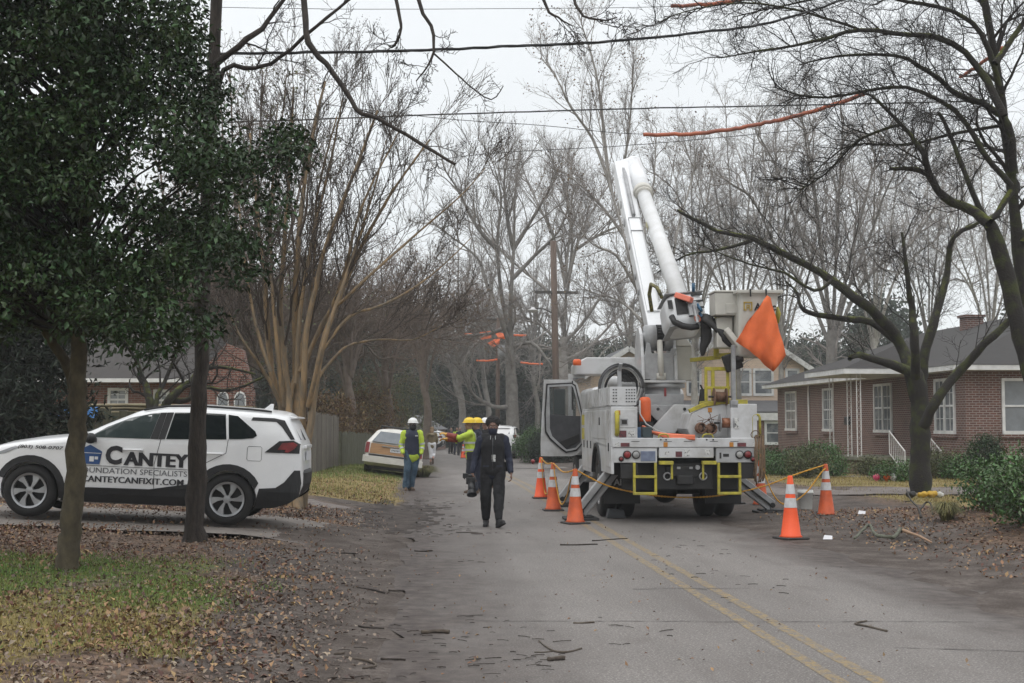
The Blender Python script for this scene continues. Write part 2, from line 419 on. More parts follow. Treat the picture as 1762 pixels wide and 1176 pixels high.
def ground_mat():
    m = bpy.data.materials.new('ground'); m.use_nodes = True; n = m.node_tree; L = n.links; b = n.nodes['Principled BSDF']
    tcn = n.nodes.new('ShaderNodeTexCoord'); at = n.nodes.new('ShaderNodeVertexColor'); at.layer_name = 'zone'
    sp = n.nodes.new('ShaderNodeSeparateColor'); L.new(at.outputs[0], sp.inputs[0])
    def noise(sc, det=6, ro=.65):
        q = n.nodes.new('ShaderNodeTexNoise'); q.inputs['Scale'].default_value = sc; q.inputs['Detail'].default_value = det; q.inputs['Roughness'].default_value = ro
        L.new(tcn.outputs['Object'], q.inputs['Vector']); return q.outputs['Fac']
    def mixc(f, a, c):
        q = n.nodes.new('ShaderNodeMix'); q.data_type = 'RGBA'
        if isinstance(f, (int, float)): q.inputs[0].default_value = f
        else: L.new(f, q.inputs[0])
        for s_, i in ((a, 6), (c, 7)):
            if isinstance(s_, tuple): q.inputs[i].default_value = (*s_, 1)
            else: L.new(s_, q.inputs[i])
        return q.outputs[2]
    def rng(s_, lo, hi):
        q = n.nodes.new('ShaderNodeMapRange'); q.inputs[1].default_value = lo; q.inputs[2].default_value = hi; L.new(s_, q.inputs[0]); return q.outputs[0]
    def mth(op, a, c):
        q = n.nodes.new('ShaderNodeMath'); q.operation = op; q.use_clamp = True
        for s_, i in ((a, 0), (c, 1)):
            if isinstance(s_, (int, float)): q.inputs[i].default_value = s_
            else: L.new(s_, q.inputs[i])
        return q.outputs[0]
    vo = n.nodes.new('ShaderNodeTexVoronoi'); vo.inputs['Scale'].default_value = 16; L.new(tcn.outputs['Object'], vo.inputs['Vector'])
    vb = n.nodes.new('ShaderNodeSeparateColor'); L.new(vo.outputs['Color'], vb.inputs[0])
    litter = mixc(rng(vb.outputs[0], 0.1, .9), (0.075, 0.050, 0.036), (0.20, 0.135, 0.095))
    litter = mixc(rng(noise(9), .45, .7), litter, (0.06, 0.044, 0.034))
    mudc = mixc(rng(noise(2.2), .4, .65), (0.052, 0.040, 0.033), (0.125, 0.105, 0.093))
    mudc = mixc(rng(noise(14), .45, .7), mudc, (0.055, 0.042, 0.035))
    mudc = mixc(rng(noise(55, 3), .56, .72), mudc, (0.16, 0.135, 0.12))
    gr = mixc(rng(noise(30, 4), .35, .65), (0.06, 0.10, 0.022), (0.12, 0.16, 0.045))
    gy_ = mixc(rng(noise(26, 4), .35, .65), (0.16, 0.12, 0.045), (0.27, 0.20, 0.085))
    gr = mixc(mth('ADD', sp.outputs[2], mth('SUBTRACT', noise(3), .5)), gr, gy_)
    f1 = rng(mth('ADD', sp.outputs[1], mth('MULTIPLY', mth('SUBTRACT', noise(5), .35), .6)), .45, .75)
    c = mixc(f1, litter, mudc)
    f2 = rng(mth('ADD', sp.outputs[0], mth('MULTIPLY', mth('SUBTRACT', noise(7), .4), .8)), .42, .72)
    c = mixc(f2, c, gr)
    L.new(c, b.inputs['Base Color']); b.inputs['Roughness'].default_value = .85; b.inputs['Specular IOR Level'].default_value = .25
    bp = n.nodes.new('ShaderNodeBump'); bp.inputs['Strength'].default_value = .7; bp.inputs['Distance'].default_value = .03
    L.new(noise(22, 8), bp.inputs['Height']); L.new(bp.outputs[0], b.inputs['Normal']); return m
setp(mobj('ground', gm, ground_mat()), kind='structure')

def strip(name, s_list, t_of, ncross, zoff, m, wob=0.0, kind='structure', uvs=True):
    V, U = [], []
    for s in s_list:
        a, b = t_of(s)
        for k in range(ncross + 1):
            t = a + (b - a) * k / ncross
            X, Y = RT(s, t); V.append((X, Y, zroad(Y) + zoff)); U.append((t, s))
    w = ncross + 1; ii = np.arange(ncross)[None, :] + (np.arange(len(s_list) - 1) * w)[:, None]
    F = np.stack([ii, ii + 1, ii + 1 + w, ii + w], -1).reshape(-1, 4)
    me = mesh_np(name, V, F); uv = me.uv_layers.new(name='uv'); lv = np.zeros(len(me.loops), np.int32); me.loops.foreach_get('vertex_index', lv)
    uv.data.foreach_set('uv', np.array(U, np.float32)[lv].ravel())
    return setp(mobj(name, me, m), kind=kind)
def road_mat(name, edge=True, wear=None):
    m = bpy.data.materials.new(name); m.use_nodes = True; n = m.node_tree; L = n.links; b = n.nodes['Principled BSDF']
    uv = n.nodes.new('ShaderNodeUVMap'); uv.uv_map = 'uv'; sp = n.nodes.new('ShaderNodeSeparateXYZ'); L.new(uv.outputs[0], sp.inputs[0])
    def noise(sc, det=5, st=(1, 1, 1), ro=.6):
        mp = n.nodes.new('ShaderNodeMapping'); mp.inputs['Scale'].default_value = st; L.new(uv.outputs[0], mp.inputs[0])
        q = n.nodes.new('ShaderNodeTexNoise'); q.inputs['Scale'].default_value = sc; q.inputs['Detail'].default_value = det; q.inputs['Roughness'].default_value = ro
        L.new(mp.outputs[0], q.inputs['Vector']); return q.outputs['Fac']
    def rng(s_, lo, hi, a=0., c=1.):
        q = n.nodes.new('ShaderNodeMapRange'); q.inputs[1].default_value = lo; q.inputs[2].default_value = hi; q.inputs[3].default_value = a; q.inputs[4].default_value = c; L.new(s_, q.inputs[0]); return q.outputs[0]
    def mixc(f, a, c):
        q = n.nodes.new('ShaderNodeMix'); q.data_type = 'RGBA'; L.new(f, q.inputs[0])
        for s_, i in ((a, 6), (c, 7)):
            if isinstance(s_, tuple): q.inputs[i].default_value = (*s_, 1)
            else: L.new(s_, q.inputs[i])
        return q.outputs[2]
    def mth(op, a, c):
        q = n.nodes.new('ShaderNodeMath'); q.operation = op
        for s_, i in ((a, 0), (c, 1)):
            if isinstance(s_, (int, float)): q.inputs[i].default_value = s_
            else: L.new(s_, q.inputs[i])
        return q.outputs[0]
    base = mixc(rng(noise(.55, 6, (1.6, .5, 1)), .35, .68), (0.112, 0.100, 0.092), (0.182, 0.166, 0.154))
    base = mixc(rng(noise(24, 6), .46, .66, 0, .6), base, (0.085, 0.077, 0.072)); base = mixc(rng(noise(60, 3), .52, .70), base, (0.33, 0.31, 0.29))
    base = mixc(rng(noise(45, 3), .56, .75), base, (0.085, 0.078, 0.074))
    base = mixc(rng(noise(1.1, 6, (3.0, .25, 1)), .56, .78, 0, .55), base, (0.10, 0.085, 0.078))
    base = mixc(rng(noise(1.4, 8), .60, .74, 0, .45), base, (0.085, 0.068, 0.06))
    if edge:
        nb = mth('MULTIPLY', mth('SUBTRACT', noise(1.3, 7, (1, .6, 1)), .5), 1.7)
        el = rng(mth('ADD', sp.outputs[0], nb), 1.25, .05)
        er = rng(mth('ADD', sp.outputs[0], nb), TR - .75, TR + .15)
        dirt = mixc(rng(noise(6, 6), .38, .68), (0.040, 0.030, 0.026), (0.098, 0.080, 0.071))
        base = mixc(el, base, dirt); base = mixc(er, base, dirt)
    if wear:
        L.new(base, b.inputs['Base Color'])
        paint = mixc(rng(noise(9, 6), .35, .7), (0.27, 0.19, 0.075), (0.19, 0.15, 0.095))
        pm = rng(noise(16, 7, (1, .6, 1), .75), .57, .43)
        base = mixc(pm, base, paint)
    L.new(base, b.inputs['Base Color']); b.inputs['Roughness'].default_value = .72; b.inputs['Specular IOR Level'].default_value = .35
    bp = n.nodes.new('ShaderNodeBump'); bp.inputs['Strength'].default_value = .35; bp.inputs['Distance'].default_value = .01
    L.new(noise(90, 4), bp.inputs['Height']); L.new(bp.outputs[0], b.inputs['Normal']); return m
ss = list(np.arange(-30, 40, .35)) + list(np.arange(40, 320, 2.0))
rr_ = random.Random(5)
def edges(s): return TL - .25 + .5 * (N2(s, 3) - .5) + .5 * (N1(s, 9) - .5), TR + .2 + .45 * (N2(s, 33) - .5) + .8 * (N1(s, 50) - .5)
RM = road_mat('asphalt'); strip('road', ss, edges, 12, 0.002, RM)
LM = road_mat('lane_paint', False, True)
strip('centre_line', ss, lambda s: (2.72, 2.83), 1, .004, LM)
strip('centre_line', ss, lambda s: (2.98, 3.09), 1, .004, LM)
# the side street that leaves to the right beyond the truck
V = []
for X in np.arange(-1.2, 60, 1.5): V += [(X, 51.5 + .06 * X - (1.0 if X > 4 else 0), zroad(52) + .016 + .004), (X, 57.5 + .06 * X, zroad(57) + .010 + .004)]
F = [(2 * i, 2 * i + 2, 2 * i + 3, 2 * i + 1) for i in range(len(V) // 2 - 1)]
sm_ = mesh_np('side_street', V, F); uv = sm_.uv_layers.new(name='uv')
lv = np.zeros(len(sm_.loops), np.int32); sm_.loops.foreach_get('vertex_index', lv); uv.data.foreach_set('uv', (np.array(V)[:, :2][lv]).astype(np.float32).ravel())
setp(mobj('side_street', sm_, road_mat('side_asphalt', False)), kind='structure')
# cracks across the asphalt
CR = mat('crack_fill', (0.075, 0.067, 0.063), .9)
mb = MB()
for (s0, ta, tb, sl_) in ((16.9, .2, 2.2, 0), (18.0, .1, 1.5, .02), (11.1, .5, 5.0, -.01), (22.0, 0, 2.2, .03), (13.2, 2.2, 3.4, .05), (9.8, 3.6, 5.0, -.16)):
    n_ = int((tb - ta) / .07); rr2 = random.Random(int(s0 * 10)); o = 0; pr = None
    for k in range(n_ + 1):
        o = o * .9 + rr2.gauss(0, .007); t = ta + (tb - ta) * k / n_; s = s0 + sl_ * (t - ta) + o; w = rr2.uniform(.002, .011)
        X, Y = RT(s, t); cur = [(X, Y - w, zroad(Y) + .0065), (X, Y + w, zroad(Y) + .0065)]
        if pr: mb.add([pr[0], cur[0], cur[1], pr[1]], [(0, 1, 2, 3)])
        pr = cur
setp(mb.build('road_crack', CR), kind='structure')
# dark churned mud where the drive meets the street
def mud_sheet(name, s0, s1, t0, t1, sc, tc, ss_, ts_, seed, thr=.5, st=.045):
    vs, fs, idx = [], [], {}
    nz = smooth_noise(seed, .55); nz2 = smooth_noise(seed + 1, .16)
    def vid(i, j):
        if (i, j) not in idx:
            s, t = s0 + i * st, t0 + j * st; X, Y = RT(s, t); idx[(i, j)] = len(vs); zg = gz(X, Y) + bump(X, Y, t) if t < TL else zroad(Y) + .002
            vs.append((X, Y, max(zg, zroad(Y) + .002) + .003 + .004 * nz2(X, Y)))
        return idx[(i, j)]
    for i in range(int((s1 - s0) / st)):
        for j in range(int((t1 - t0) / st)):
            s, t = s0 + (i + .5) * st, t0 + (j + .5) * st
            k = 1.15 * math.exp(-((s - sc) / ss_) ** 2 - ((t - tc) / ts_) ** 2) + .75 * (nz(t * 1.6, s * .6) - .5) + .75 * (nz2(t * 1.5, s * .6) - .5)
            if k > thr: fs.append((vid(i, j), vid(i, j + 1), vid(i + 1, j + 1), vid(i + 1, j)))
    me = bpy.data.meshes.new(name); me.from_pydata(vs, [], fs); me.update(); me.polygons.foreach_set('use_smooth', [True] * len(me.polygons))
    return setp(mobj(name, me, mat('wet_mud', (0.022, 0.017, 0.0145), .8, (0.075, 0.060, 0.052), 3, .8, 26, spec=.2)), kind='structure')
mud_sheet('mud_track', 18.5, 30, -2.2, 1.0, 23.2, -.45, 3.4, .75, 31)
# concrete drive on the left, gravel path beyond it, gravel drive on the right
def sheet(name, s0, s1, t0, t1, m, zoff=.03, nt_=26, ns=6, jit=.0, jag=0.0):
    V = []
    for j in range(ns + 1):
        for i in range(nt_ + 1):
            te = t1 + jag * (N2(j * 1.3 + 5, s0) - .5) * 2; t = t0 + (te - t0) * i / nt_; s = s0 + (s1 - s0) * j / ns + (jit * (N1(t * 1.7, j * 3) - .5) if j in (0, ns) else 0)
            X, Y = RT(s, t); V.append((X, Y, gz(X, Y) + (-.02 + (zoff + .02) * sm((abs(t - (TL if t < 2 else TR)) - .8) / 1.5))))
    w = nt_ + 1; ii = np.arange(nt_)[None, :] + (np.arange(ns) * w)[:, None]
    F = np.stack([ii, ii + 1, ii + 1 + w, ii + w], -1).reshape(-1, 4)
    return setp(mobj(name, mesh_np(name, V, F, True), m), kind='structure')
CONC = mat('drive_concrete', (0.185, 0.163, 0.145), .8, (0.11, 0.093, 0.082), 2.2, .25, 40, lo=.4, hi=.75)
sheet('driveway', 16.9, 20.4, -24, -1.25, CONC, .012, 60, 12, .28, .6)
GRAV = mat('gravel', (0.19, 0.165, 0.15), .9, (0.11, 0.09, 0.08), 6, .5, 60)
sheet('gravel_path', 23.4, 25.2, -16, -.9, GRAV, .02, 40, 4, .5)
sheet('gravel_drive', 29.2, 32.6, 7.6, 24, GRAV, .02, 40, 4, .9)
sheet('front_walk', 39.4, 40.5, 8.0, 17.0, CONC, .02, 20, 3, .1)

# ------------------------------------------------------------------ houses
def brick_mat(name, c1, c2, cm, bw=.22, bh=.075, mort=.012):
    m = bpy.data.materials.new(name); m.use_nodes = True; n = m.node_tree; L = n.links; b = n.nodes['Principled BSDF']
    tcn = n.nodes.new('ShaderNodeTexCoord'); sp = n.nodes.new('ShaderNodeSeparateXYZ'); L.new(tcn.outputs['Object'], sp.inputs[0])
    ad = n.nodes.new('ShaderNodeMath'); L.new(sp.outputs[0], ad.inputs[0]); L.new(sp.outputs[1], ad.inputs[1])
    cb = n.nodes.new('ShaderNodeCombineXYZ'); L.new(ad.outputs[0], cb.inputs[0]); L.new(sp.outputs[2], cb.inputs[1])
    br = n.nodes.new('ShaderNodeTexBrick'); L.new(cb.outputs[0], br.inputs['Vector'])
    br.inputs['Color1'].default_value = (*c1, 1); br.inputs['Color2'].default_value = (*c2, 1); br.inputs['Mortar'].default_value = (*cm, 1)
    br.inputs['Scale'].default_value = 1; br.inputs['Mortar Size'].default_value = mort; br.inputs['Brick Width'].default_value = bw; br.inputs['Row Height'].default_value = bh; br.inputs['Bias'].default_value = -.1
    no = n.nodes.new('ShaderNodeTexNoise'); no.inputs['Scale'].default_value = 1.3; no.inputs['Detail'].default_value = 6; L.new(tcn.outputs['Object'], no.inputs['Vector'])
    hs = n.nodes.new('ShaderNodeHueSaturation'); L.new(br.outputs[0], hs.inputs['Color'])
    mr_ = n.nodes.new('ShaderNodeMapRange'); mr_.inputs[3].default_value = .6; mr_.inputs[4].default_value = 1.4; L.new(no.outputs['Fac'], mr_.inputs[0]); L.new(mr_.outputs[0], hs.inputs['Value'])
    L.new(hs.outputs[0], b.inputs['Base Color']); b.inputs['Roughness'].default_value = .85
    bp = n.nodes.new('ShaderNodeBump'); bp.inputs['Strength'].default_value = .5; bp.inputs['Distance'].default_value = .01; bp.invert = True
    L.new(br.outputs['Fac'], bp.inputs['Height']); L.new(bp.outputs[0], b.inputs['Normal']); return m
BRICK = brick_mat('brown_brick', (0.13, 0.055, 0.040), (0.080, 0.036, 0.029), (0.25, 0.215, 0.195))
BRICKR = brick_mat('red_brick', (0.18, 0.068, 0.046), (0.115, 0.044, 0.033), (0.19, 0.155, 0.135))
def lap_mat(name, c, c2, step=.18, axis=2):
    m = bpy.data.materials.new(name); m.use_nodes = True; n = m.node_tree; L = n.links; b = n.nodes['Principled BSDF']
    tcn = n.nodes.new('ShaderNodeTexCoord'); sp = n.nodes.new('ShaderNodeSeparateXYZ'); L.new(tcn.outputs['Object'], sp.inputs[0])
    dv = n.nodes.new('ShaderNodeMath'); dv.operation = 'DIVIDE'; dv.inputs[1].default_value = step; L.new(sp.outputs[axis], dv.inputs[0])
    fr = n.nodes.new('ShaderNodeMath'); fr.operation = 'FRACT'; L.new(dv.outputs[0], fr.inputs[0])
    mr_ = n.nodes.new('ShaderNodeMapRange'); mr_.inputs[1].default_value = .0; mr_.inputs[2].default_value = .12; L.new(fr.outputs[0], mr_.inputs[0])
    no = n.nodes.new('ShaderNodeTexNoise'); no.inputs['Scale'].default_value = 3; no.inputs['Detail'].default_value = 6; L.new(tcn.outputs['Object'], no.inputs['Vector'])
    mi = n.nodes.new('ShaderNodeMix'); mi.data_type = 'RGBA'; mi.inputs[6].default_value = (*c2, 1); mi.inputs[7].default_value = (*c, 1); L.new(mr_.outputs[0], mi.inputs[0])
    hs = n.nodes.new('ShaderNodeHueSaturation'); L.new(mi.outputs[2], hs.inputs['Color'])
    m2 = n.nodes.new('ShaderNodeMapRange'); m2.inputs[3].default_value = .8; m2.inputs[4].default_value = 1.2; L.new(no.outputs['Fac'], m2.inputs[0]); L.new(m2.outputs[0], hs.inputs['Value'])
    L.new(hs.outputs[0], b.inputs['Base Color']); b.inputs['Roughness'].default_value = .8
    bp = n.nodes.new('ShaderNodeBump'); bp.inputs['Strength'].default_value = .6; bp.inputs['Distance'].default_value = .02
    L.new(fr.outputs[0], bp.inputs['Height']); L.new(bp.outputs[0], b.inputs['Normal']); return m
SIDING = lap_mat('peach_siding', (0.60, 0.465, 0.36), (0.34, 0.26, 0.2))
SHING = lap_mat('dark_shingle', (0.028, 0.025, 0.024), (0.014, 0.013, 0.013), .07)
SHINGG = lap_mat('grey_shingle', (0.13, 0.13, 0.135), (0.07, 0.07, 0.075), .07)
WHITE = mat('white_trim', (0.66, 0.66, 0.65), .55, (0.5, 0.5, 0.49), 3, .05)
SOFFIT = mat('soffit', (0.5, 0.5, 0.49), .7)
GLASS = mat('window_glass', (0.09, 0.10, 0.11), .12, (0.22, 0.23, 0.235), 1.4, spec=.6, lo=.42, hi=.6)
SCREEN = mat('window_blind', (0.2, 0.215, 0.23), .5, (0.15, 0.16, 0.17), 2)
def window(parent, fn, u0, u1, z0, z1, cols=2, rows=2, units=1, fr=.09, pane=None, name='window'):
    """fn(u, z, d): point on the wall, d metres in front of it"""
    mb = MB()
    def bx(a, b, c, d, e0, e1): mb.prism([(a, c), (b, c), (b, d), (a, d)], lambda u, z, t: fn(u, z, t), e0, e1)
    bx(u0, u1, z0 - .02, z0 + fr, -.02, .09); bx(u0, u1, z1 - fr, z1, -.02, .06)
    us = [u0 + (u1 - u0) * k / units for k in range(units + 1)]
    for k, u in enumerate(us):
        a, b = (u, u + fr) if k == 0 else ((u - fr, u) if k == units else (u - fr / 2 - .01, u + fr / 2 + .01)); bx(a, b, z0 + fr + .001, z1 - fr - .001, -.02, .06)
    zm = (z0 + z1) / 2
    for k in range(units):
        a, b = us[k] + fr, us[k + 1] - fr
        bx(a - .002, b + .002, zm - .03, zm + .03, -.02, .05)
        for c in range(1, cols): u = a + (b - a) * c / cols; bx(u - .009, u + .009, z0 + fr, z1 - fr, -.01, .035)
        for q in range(1, rows):
            for (lo, hi) in ((z0 + fr, zm - .03), (zm + .03, z1 - fr)): z = lo + (hi - lo) * q / rows; bx(a, b, z - .009, z + .009, -.01, .033)
    w = mb.build(name, WHITE, parent)
    g = MB(); g.prism([(u0 + .03, z0 + .03), (u1 - .03, z0 + .03), (u1 - .03, z1 - .03), (u0 + .03, z1 - .03)], lambda u, z, t: fn(u, z, t), -.03, .014)
    g.build('pane', pane or GLASS, w); return w
# ---- brown brick ranch house on the right; local y runs along the street
hx, hy = RT(40, 17.1)
RH = thing('brick_house', 'low brown brick house with dark hipped roof and small porch, behind the mossy tree', 'house', (hx, hy, 0), (0, 0, R(4.18)))
LEN, DEP, EV = 21.0, 10.5, 3.33
mb = MB(); mb.box(0, DEP, 0, LEN, -.3, EV)
mb.build('wall', BRICK, RH)
mb = MB()
# hipped roof with white eaves
def hip(mb, x0, x1, y0, y1, z0, zr, run):
    xm = (x0 + x1) / 2
    mb.add([(x0, y0, z0), (x1, y0, z0), (x1, y1, z0), (x0, y1, z0), (xm, y0 + run, zr), (xm, y1 - run, zr)], [(0, 1, 4), (1, 2, 5, 4), (2, 3, 5), (3, 0, 4, 5), (3, 2, 1, 0)])
hip(mb, -.62, DEP + .6, -.62, LEN + .6, EV + .165, EV + 2.35, 5.4)
rf = mb.build('roof', SHING, RH)
mb = MB(); mb.box(-.6, DEP + .58, -.6, LEN + .58, EV + .002, EV + .16); mb.build('eave', WHITE, rf)
mb = MB(); mb.box(4.3, 5.0, 9.6, 10.2, EV + 1.0, EV + 2.5); mb.box(4.23, 5.07, 9.53, 10.27, EV + 2.5, EV + 2.6); mb.build('chimney', BRICK, RH)
fs = lambda u, z, d: (-d, u, z)          # street-facing wall
fe = lambda u, z, d: (u, -d, z)          # wall facing the camera
for (a, b, un, c, r_) in ((17.9, 19.6, 1, 2, 2), (12.8, 14.1, 1, 2, 2), (6.2, 8.0, 2, 2, 2), (0.75, 2.35, 2, 2, 2)):
    window(RH, fs, a, b, 1.36, 3.14, c, r_, un)
window(RH, fe, 1.15, 3.0, 1.36, 3.1, 1, 1, 1, pane=SCREEN)
mb = MB()
for (a, b) in ((17.8, 19.7), (12.7, 14.2), (6.1, 8.1), (.65, 2.45)):
    mb = MB(); mb.box(-.09, -.003, a, b, 1.22, 1.335); mb.build('brick_sill', BRICK, RH)
mb = MB(); mb.box(1.05, 3.1, -.09, -.003, 1.22, 1.335); mb.build('brick_sill', BRICK, RH)
# porch platform, steps, roof, ironwork
PB = mat('porch_brick', (0.2, 0.15, 0.09), .85, (0.11, 0.09, 0.05), 4, .3)
SLAB = mat('porch_slab', (0.2, 0.19, 0.15), .8, (0.1, 0.11, 0.06), 3, .2)
mb = MB(); mb.box(-2.4, -.004, 3.0, 6.1, -.2, .45); pl = mb.build('porch_base', PB, RH)
mb = MB(); mb.box(-2.5, -.006, 2.9, 6.2, .452, .56); mb.build('porch_floor', SLAB, pl)
mb = MB()
for k in range(3): mb.box(-1.35, -.2, 2.88 - .34 * (k + 1), 2.88 - .34 * k - .004, -.2, .40 - .17 * k)
mb.build('step', SLAB, RH)
mb = MB(); x0, y0, y1 = -3.0, 2.6, 7.0; zt = EV + .18
mb.add([(x0, y0, zt), (-.2, y0, zt), (-.2, y1, zt), (x0, y1, zt), (-.2, y0 + 1.6, zt + 1.05), (-.2, y1 - 1.6, zt + 1.05)], [(0, 1, 4), (3, 5, 2), (0, 4, 5, 3), (1, 2, 5, 4), (3, 2, 1, 0)])
pr = mb.build('porch_roof', SHING, RH)
mb = MB(); mb.box(x0 + .02, -.64, y0 + .02, y1 - .02, EV - .0, zt - .004); mb.build('fascia', WHITE, pr)
IRON = mat('white_iron', (0.72, 0.72, 0.70), .5, (0.6, 0.58, 0.55), 8)
for (x, y) in ((-2.35, 3.05), (-2.35, 4.0), (-2.35, 5.9), (-.12, 3.05)):
    mb = MB()
    for dx in (-.07, .07): mb.box(x + dx - .012, x + dx + .012, y - .012, y + .012, .56, EV)
    for k in range(13):
        z = .7 + k * .2; mb.tube([(x + .055 * math.cos(a), y, z + .09 * math.sin(a)) for a in np.linspace(0, 6.28, 9)], .004, 4)
    mb.build('porch_post', IRON, RH)
for x in (-1.38, -.17):
    mb = MB(); a0, a1 = Vector((x, 2.9, 1.42)), Vector((x, 1.55, .78)); b0, b1 = Vector((x, 2.9, .68)), Vector((x, 1.55, .05))
    mb.bar(a0, a1, .035, .035); mb.bar(b0, b1, .025, .025)
    for k in range(9): f = k / 8; mb.bar(a0.lerp(a1, f), b0.lerp(b1, f), .03 if k in (0, 8) else .016, .03 if k in (0, 8) else .016)
    mb.bar((x, 1.55, .1), (x, 1.55, -.1), .03, .03); mb.build('stair_railing', IRON, RH)
mb = MB(); mb.box(-.2, -.02, 10.6, 10.95, 1.62, 1.95); mb.build('mailbox', mat('dark_box', (.03, .03, .032), .5), RH, bevel=.02)
mb = MB(); mb.tube([(-.05, 16.0, 0.0), (-.05, 16.0, EV)], .04, 8); mb.build('downpipe', IRON, RH)
# ---- tan house beyond the truck
TH = thing('sided_house', 'two storey peach sided house with white trim and round gable vent, behind the truck', 'house', (7.2, 78, -.35), (0, 0, R(3)))
mb = MB()
mb.box(-2.4, 2.2, 0, 9, 0, 5.1); mb.add([(-2.4, 0, 5.1), (2.2, 0, 5.1), (-.1, 0, 6.55), (-2.4, 9, 5.1), (2.2, 9, 5.1), (-.1, 9, 6.55)], [(0, 1, 2), (3, 5, 4), (0, 2, 5, 3), (1, 4, 5, 2)])
mb.box(3.4, 11.2, 1.5, 12, 0, 5.6); mb.add([(3.4, 1.5, 5.6), (11.2, 1.5, 5.6), (7.3, 1.5, 8.2), (3.4, 12, 5.6), (11.2, 12, 5.6), (7.3, 12, 8.2)], [(0, 1, 2), (3, 5, 4), (0, 2, 5, 3), (1, 4, 5, 2)])
mb.box(2.2, 3.4, 3, 9, 0, 5.0)
tw = mb.build('wall', SIDING, TH)
mb = MB()
def gable(mb, x0, x1, z0, xm, z1, y0, y1, th=.18, ov=.45):
    k = (z1 - z0) / (xm - x0)
    for sx in (x0 - ov, x1 + ov):
        zb = z1 - k * abs(sx - xm); vs = []
        for y in (y0 - ov, y1 + ov): vs += [(sx, y, zb + .02), (xm, y, z1 + .02), (xm, y, z1 + th), (sx, y, zb + th)]
        mb.add(vs, [(0, 1, 2, 3), (7, 6, 5, 4), (0, 4, 5, 1), (3, 2, 6, 7), (0, 3, 7, 4), (1, 5, 6, 2)])
gable(mb, -2.4, 2.2, 5.1, -.1, 6.55, 0, 9); gable(mb, 3.4, 11.2, 5.6, 7.3, 8.2, 1.5, 12)
mb.build('roof', SHINGG, TH)
mb = MB()
def barge(mb, x0, x1, z0, xm, z1, y, ov=.5):
    k = (z1 - z0) / (xm - x0)
    for sx in (x0 - ov, x1 + ov): mb.bar((sx, y, z1 - k * abs(sx - xm) + .02), (xm, y, z1 + .02), .09, .3)
barge(mb, -2.4, 2.2, 5.1, -.1, 6.55, -.5); barge(mb, 3.4, 11.2, 5.6, 7.3, 8.2, 1.0)
mb.build('bargeboard', WHITE, TH)
mb = MB(); mb.tube([(-.1, -.07, 5.78), (-.1, 0.02, 5.78)], .3, 20); vt = mb.build('gable_vent', WHITE, TH)
mb = MB(); mb.tube([(-.1, -.085, 5.78), (-.1, -.06, 5.78)], .19, 16); mb.build('vent_louvre', mat('vent_grey', (.35, .35, .36), .6), vt)
fq = lambda u, z, d: (u, 1.5 - d, z); fg = lambda u, z, d: (u, -d, z)
for (a, b) in ((3.75, 4.7), (6.55, 7.85), (7.95, 9.25), (10.0, 10.9)): window(TH, fq, a, b, 3.75, 5.45, 1, 1, 1, .14)
for (a, b) in ((-1.6, -.4), (.4, 1.6)): window(TH, fg, a, b, 2.9, 4.4, 1, 1, 1, .14)
mb = MB(); mb.add([(3.2, -1.5, 2.75), (11.6, -1.5, 2.75), (11.6, 1.497, 3.45), (3.2, 1.497, 3.45), (3.2, -1.5, 2.65), (11.6, -1.5, 2.65), (11.6, 1.497, 2.65), (3.2, 1.497, 2.65)], [(0, 1, 2, 3), (7, 6, 5, 4), (0, 4, 5, 1), (1, 5, 6, 2), (3, 2, 6, 7), (0, 3, 7, 4)])
pr = mb.build('porch_roof', SHINGG, TH)
mb = MB(); mb.box(3.2, 11.6, -1.5, 1.49, 2.2, 2.64); mb.build('porch_beam', WHITE, pr)
mb = MB(); mb.box(3.4, 11.2, -1.2, -1.0, 0, 2.19); mb.build('lower_wall', BRICKR, TH)
fl = lambda u, z, d: (u, -1.2 - d, z)
for (a, b) in ((4.3, 5.6), (7.95, 9.2), (9.5, 10.8)): window(TH, fl, a, b, .75, 2.15, 1, 1, 1, .14)
mb = MB(); mb.box(2.1, 3.5, 1.5, 2.9, 0, 7.6); mb.build('chimney', brick_mat('grey_brick', (.2, .13, .11), (.14, .1, .09), (.3, .28, .26)), TH)
# ---- red brick house on the left, behind the drive
LH = thing('brick_house', 'red brick house with grey roof and two arched windows, left behind the white car', 'house', (-13.2, 41, .72), (0, 0, R(2)))
mb = MB(); mb.box(-9, 3.3, 0, 9, -1, 2.35)
mb.prism([(3.1, -1), (4.95, -1), (4.95, 1.9), (4.6, 3.3), (4.1, 3.5), (3.1, 2.4)], lambda a, b, t: (a, t, b), -.5, -.004)
lw = mb.build('wall', BRICKR, LH)
mb = MB(); mb.add([(-9.5, -.6, 2.3), (3.6, -.6, 2.3), (3.6, 9.5, 2.3), (-9.5, 9.5, 2.3), (-9.5, 4.5, 5.0), (2.2, 4.5, 5.0)], [(0, 1, 5, 4), (1, 2, 5), (2, 3, 4, 5), (0, 4, 3), (3, 2, 1, 0)])
mb.build('roof', lap_mat('brown_shingle', (0.042, 0.037, 0.035), (0.024, 0.022, 0.02), .07), LH)
mb = MB(); mb.box(-9.5, 3.1, -.68, -.61, 2.26, 2.38); mb.build('fascia', WHITE, LH)
fh = lambda u, z, d: (u, -d, z)
for (a, b, c, d) in ((-5.6, -4.3, .9, 2.05), (.25, .9, 1.35, 2.1), (1.7, 2.2, 1.35, 2.05)): window(LH, fh, a, b, c, d, 2, 2, 1)
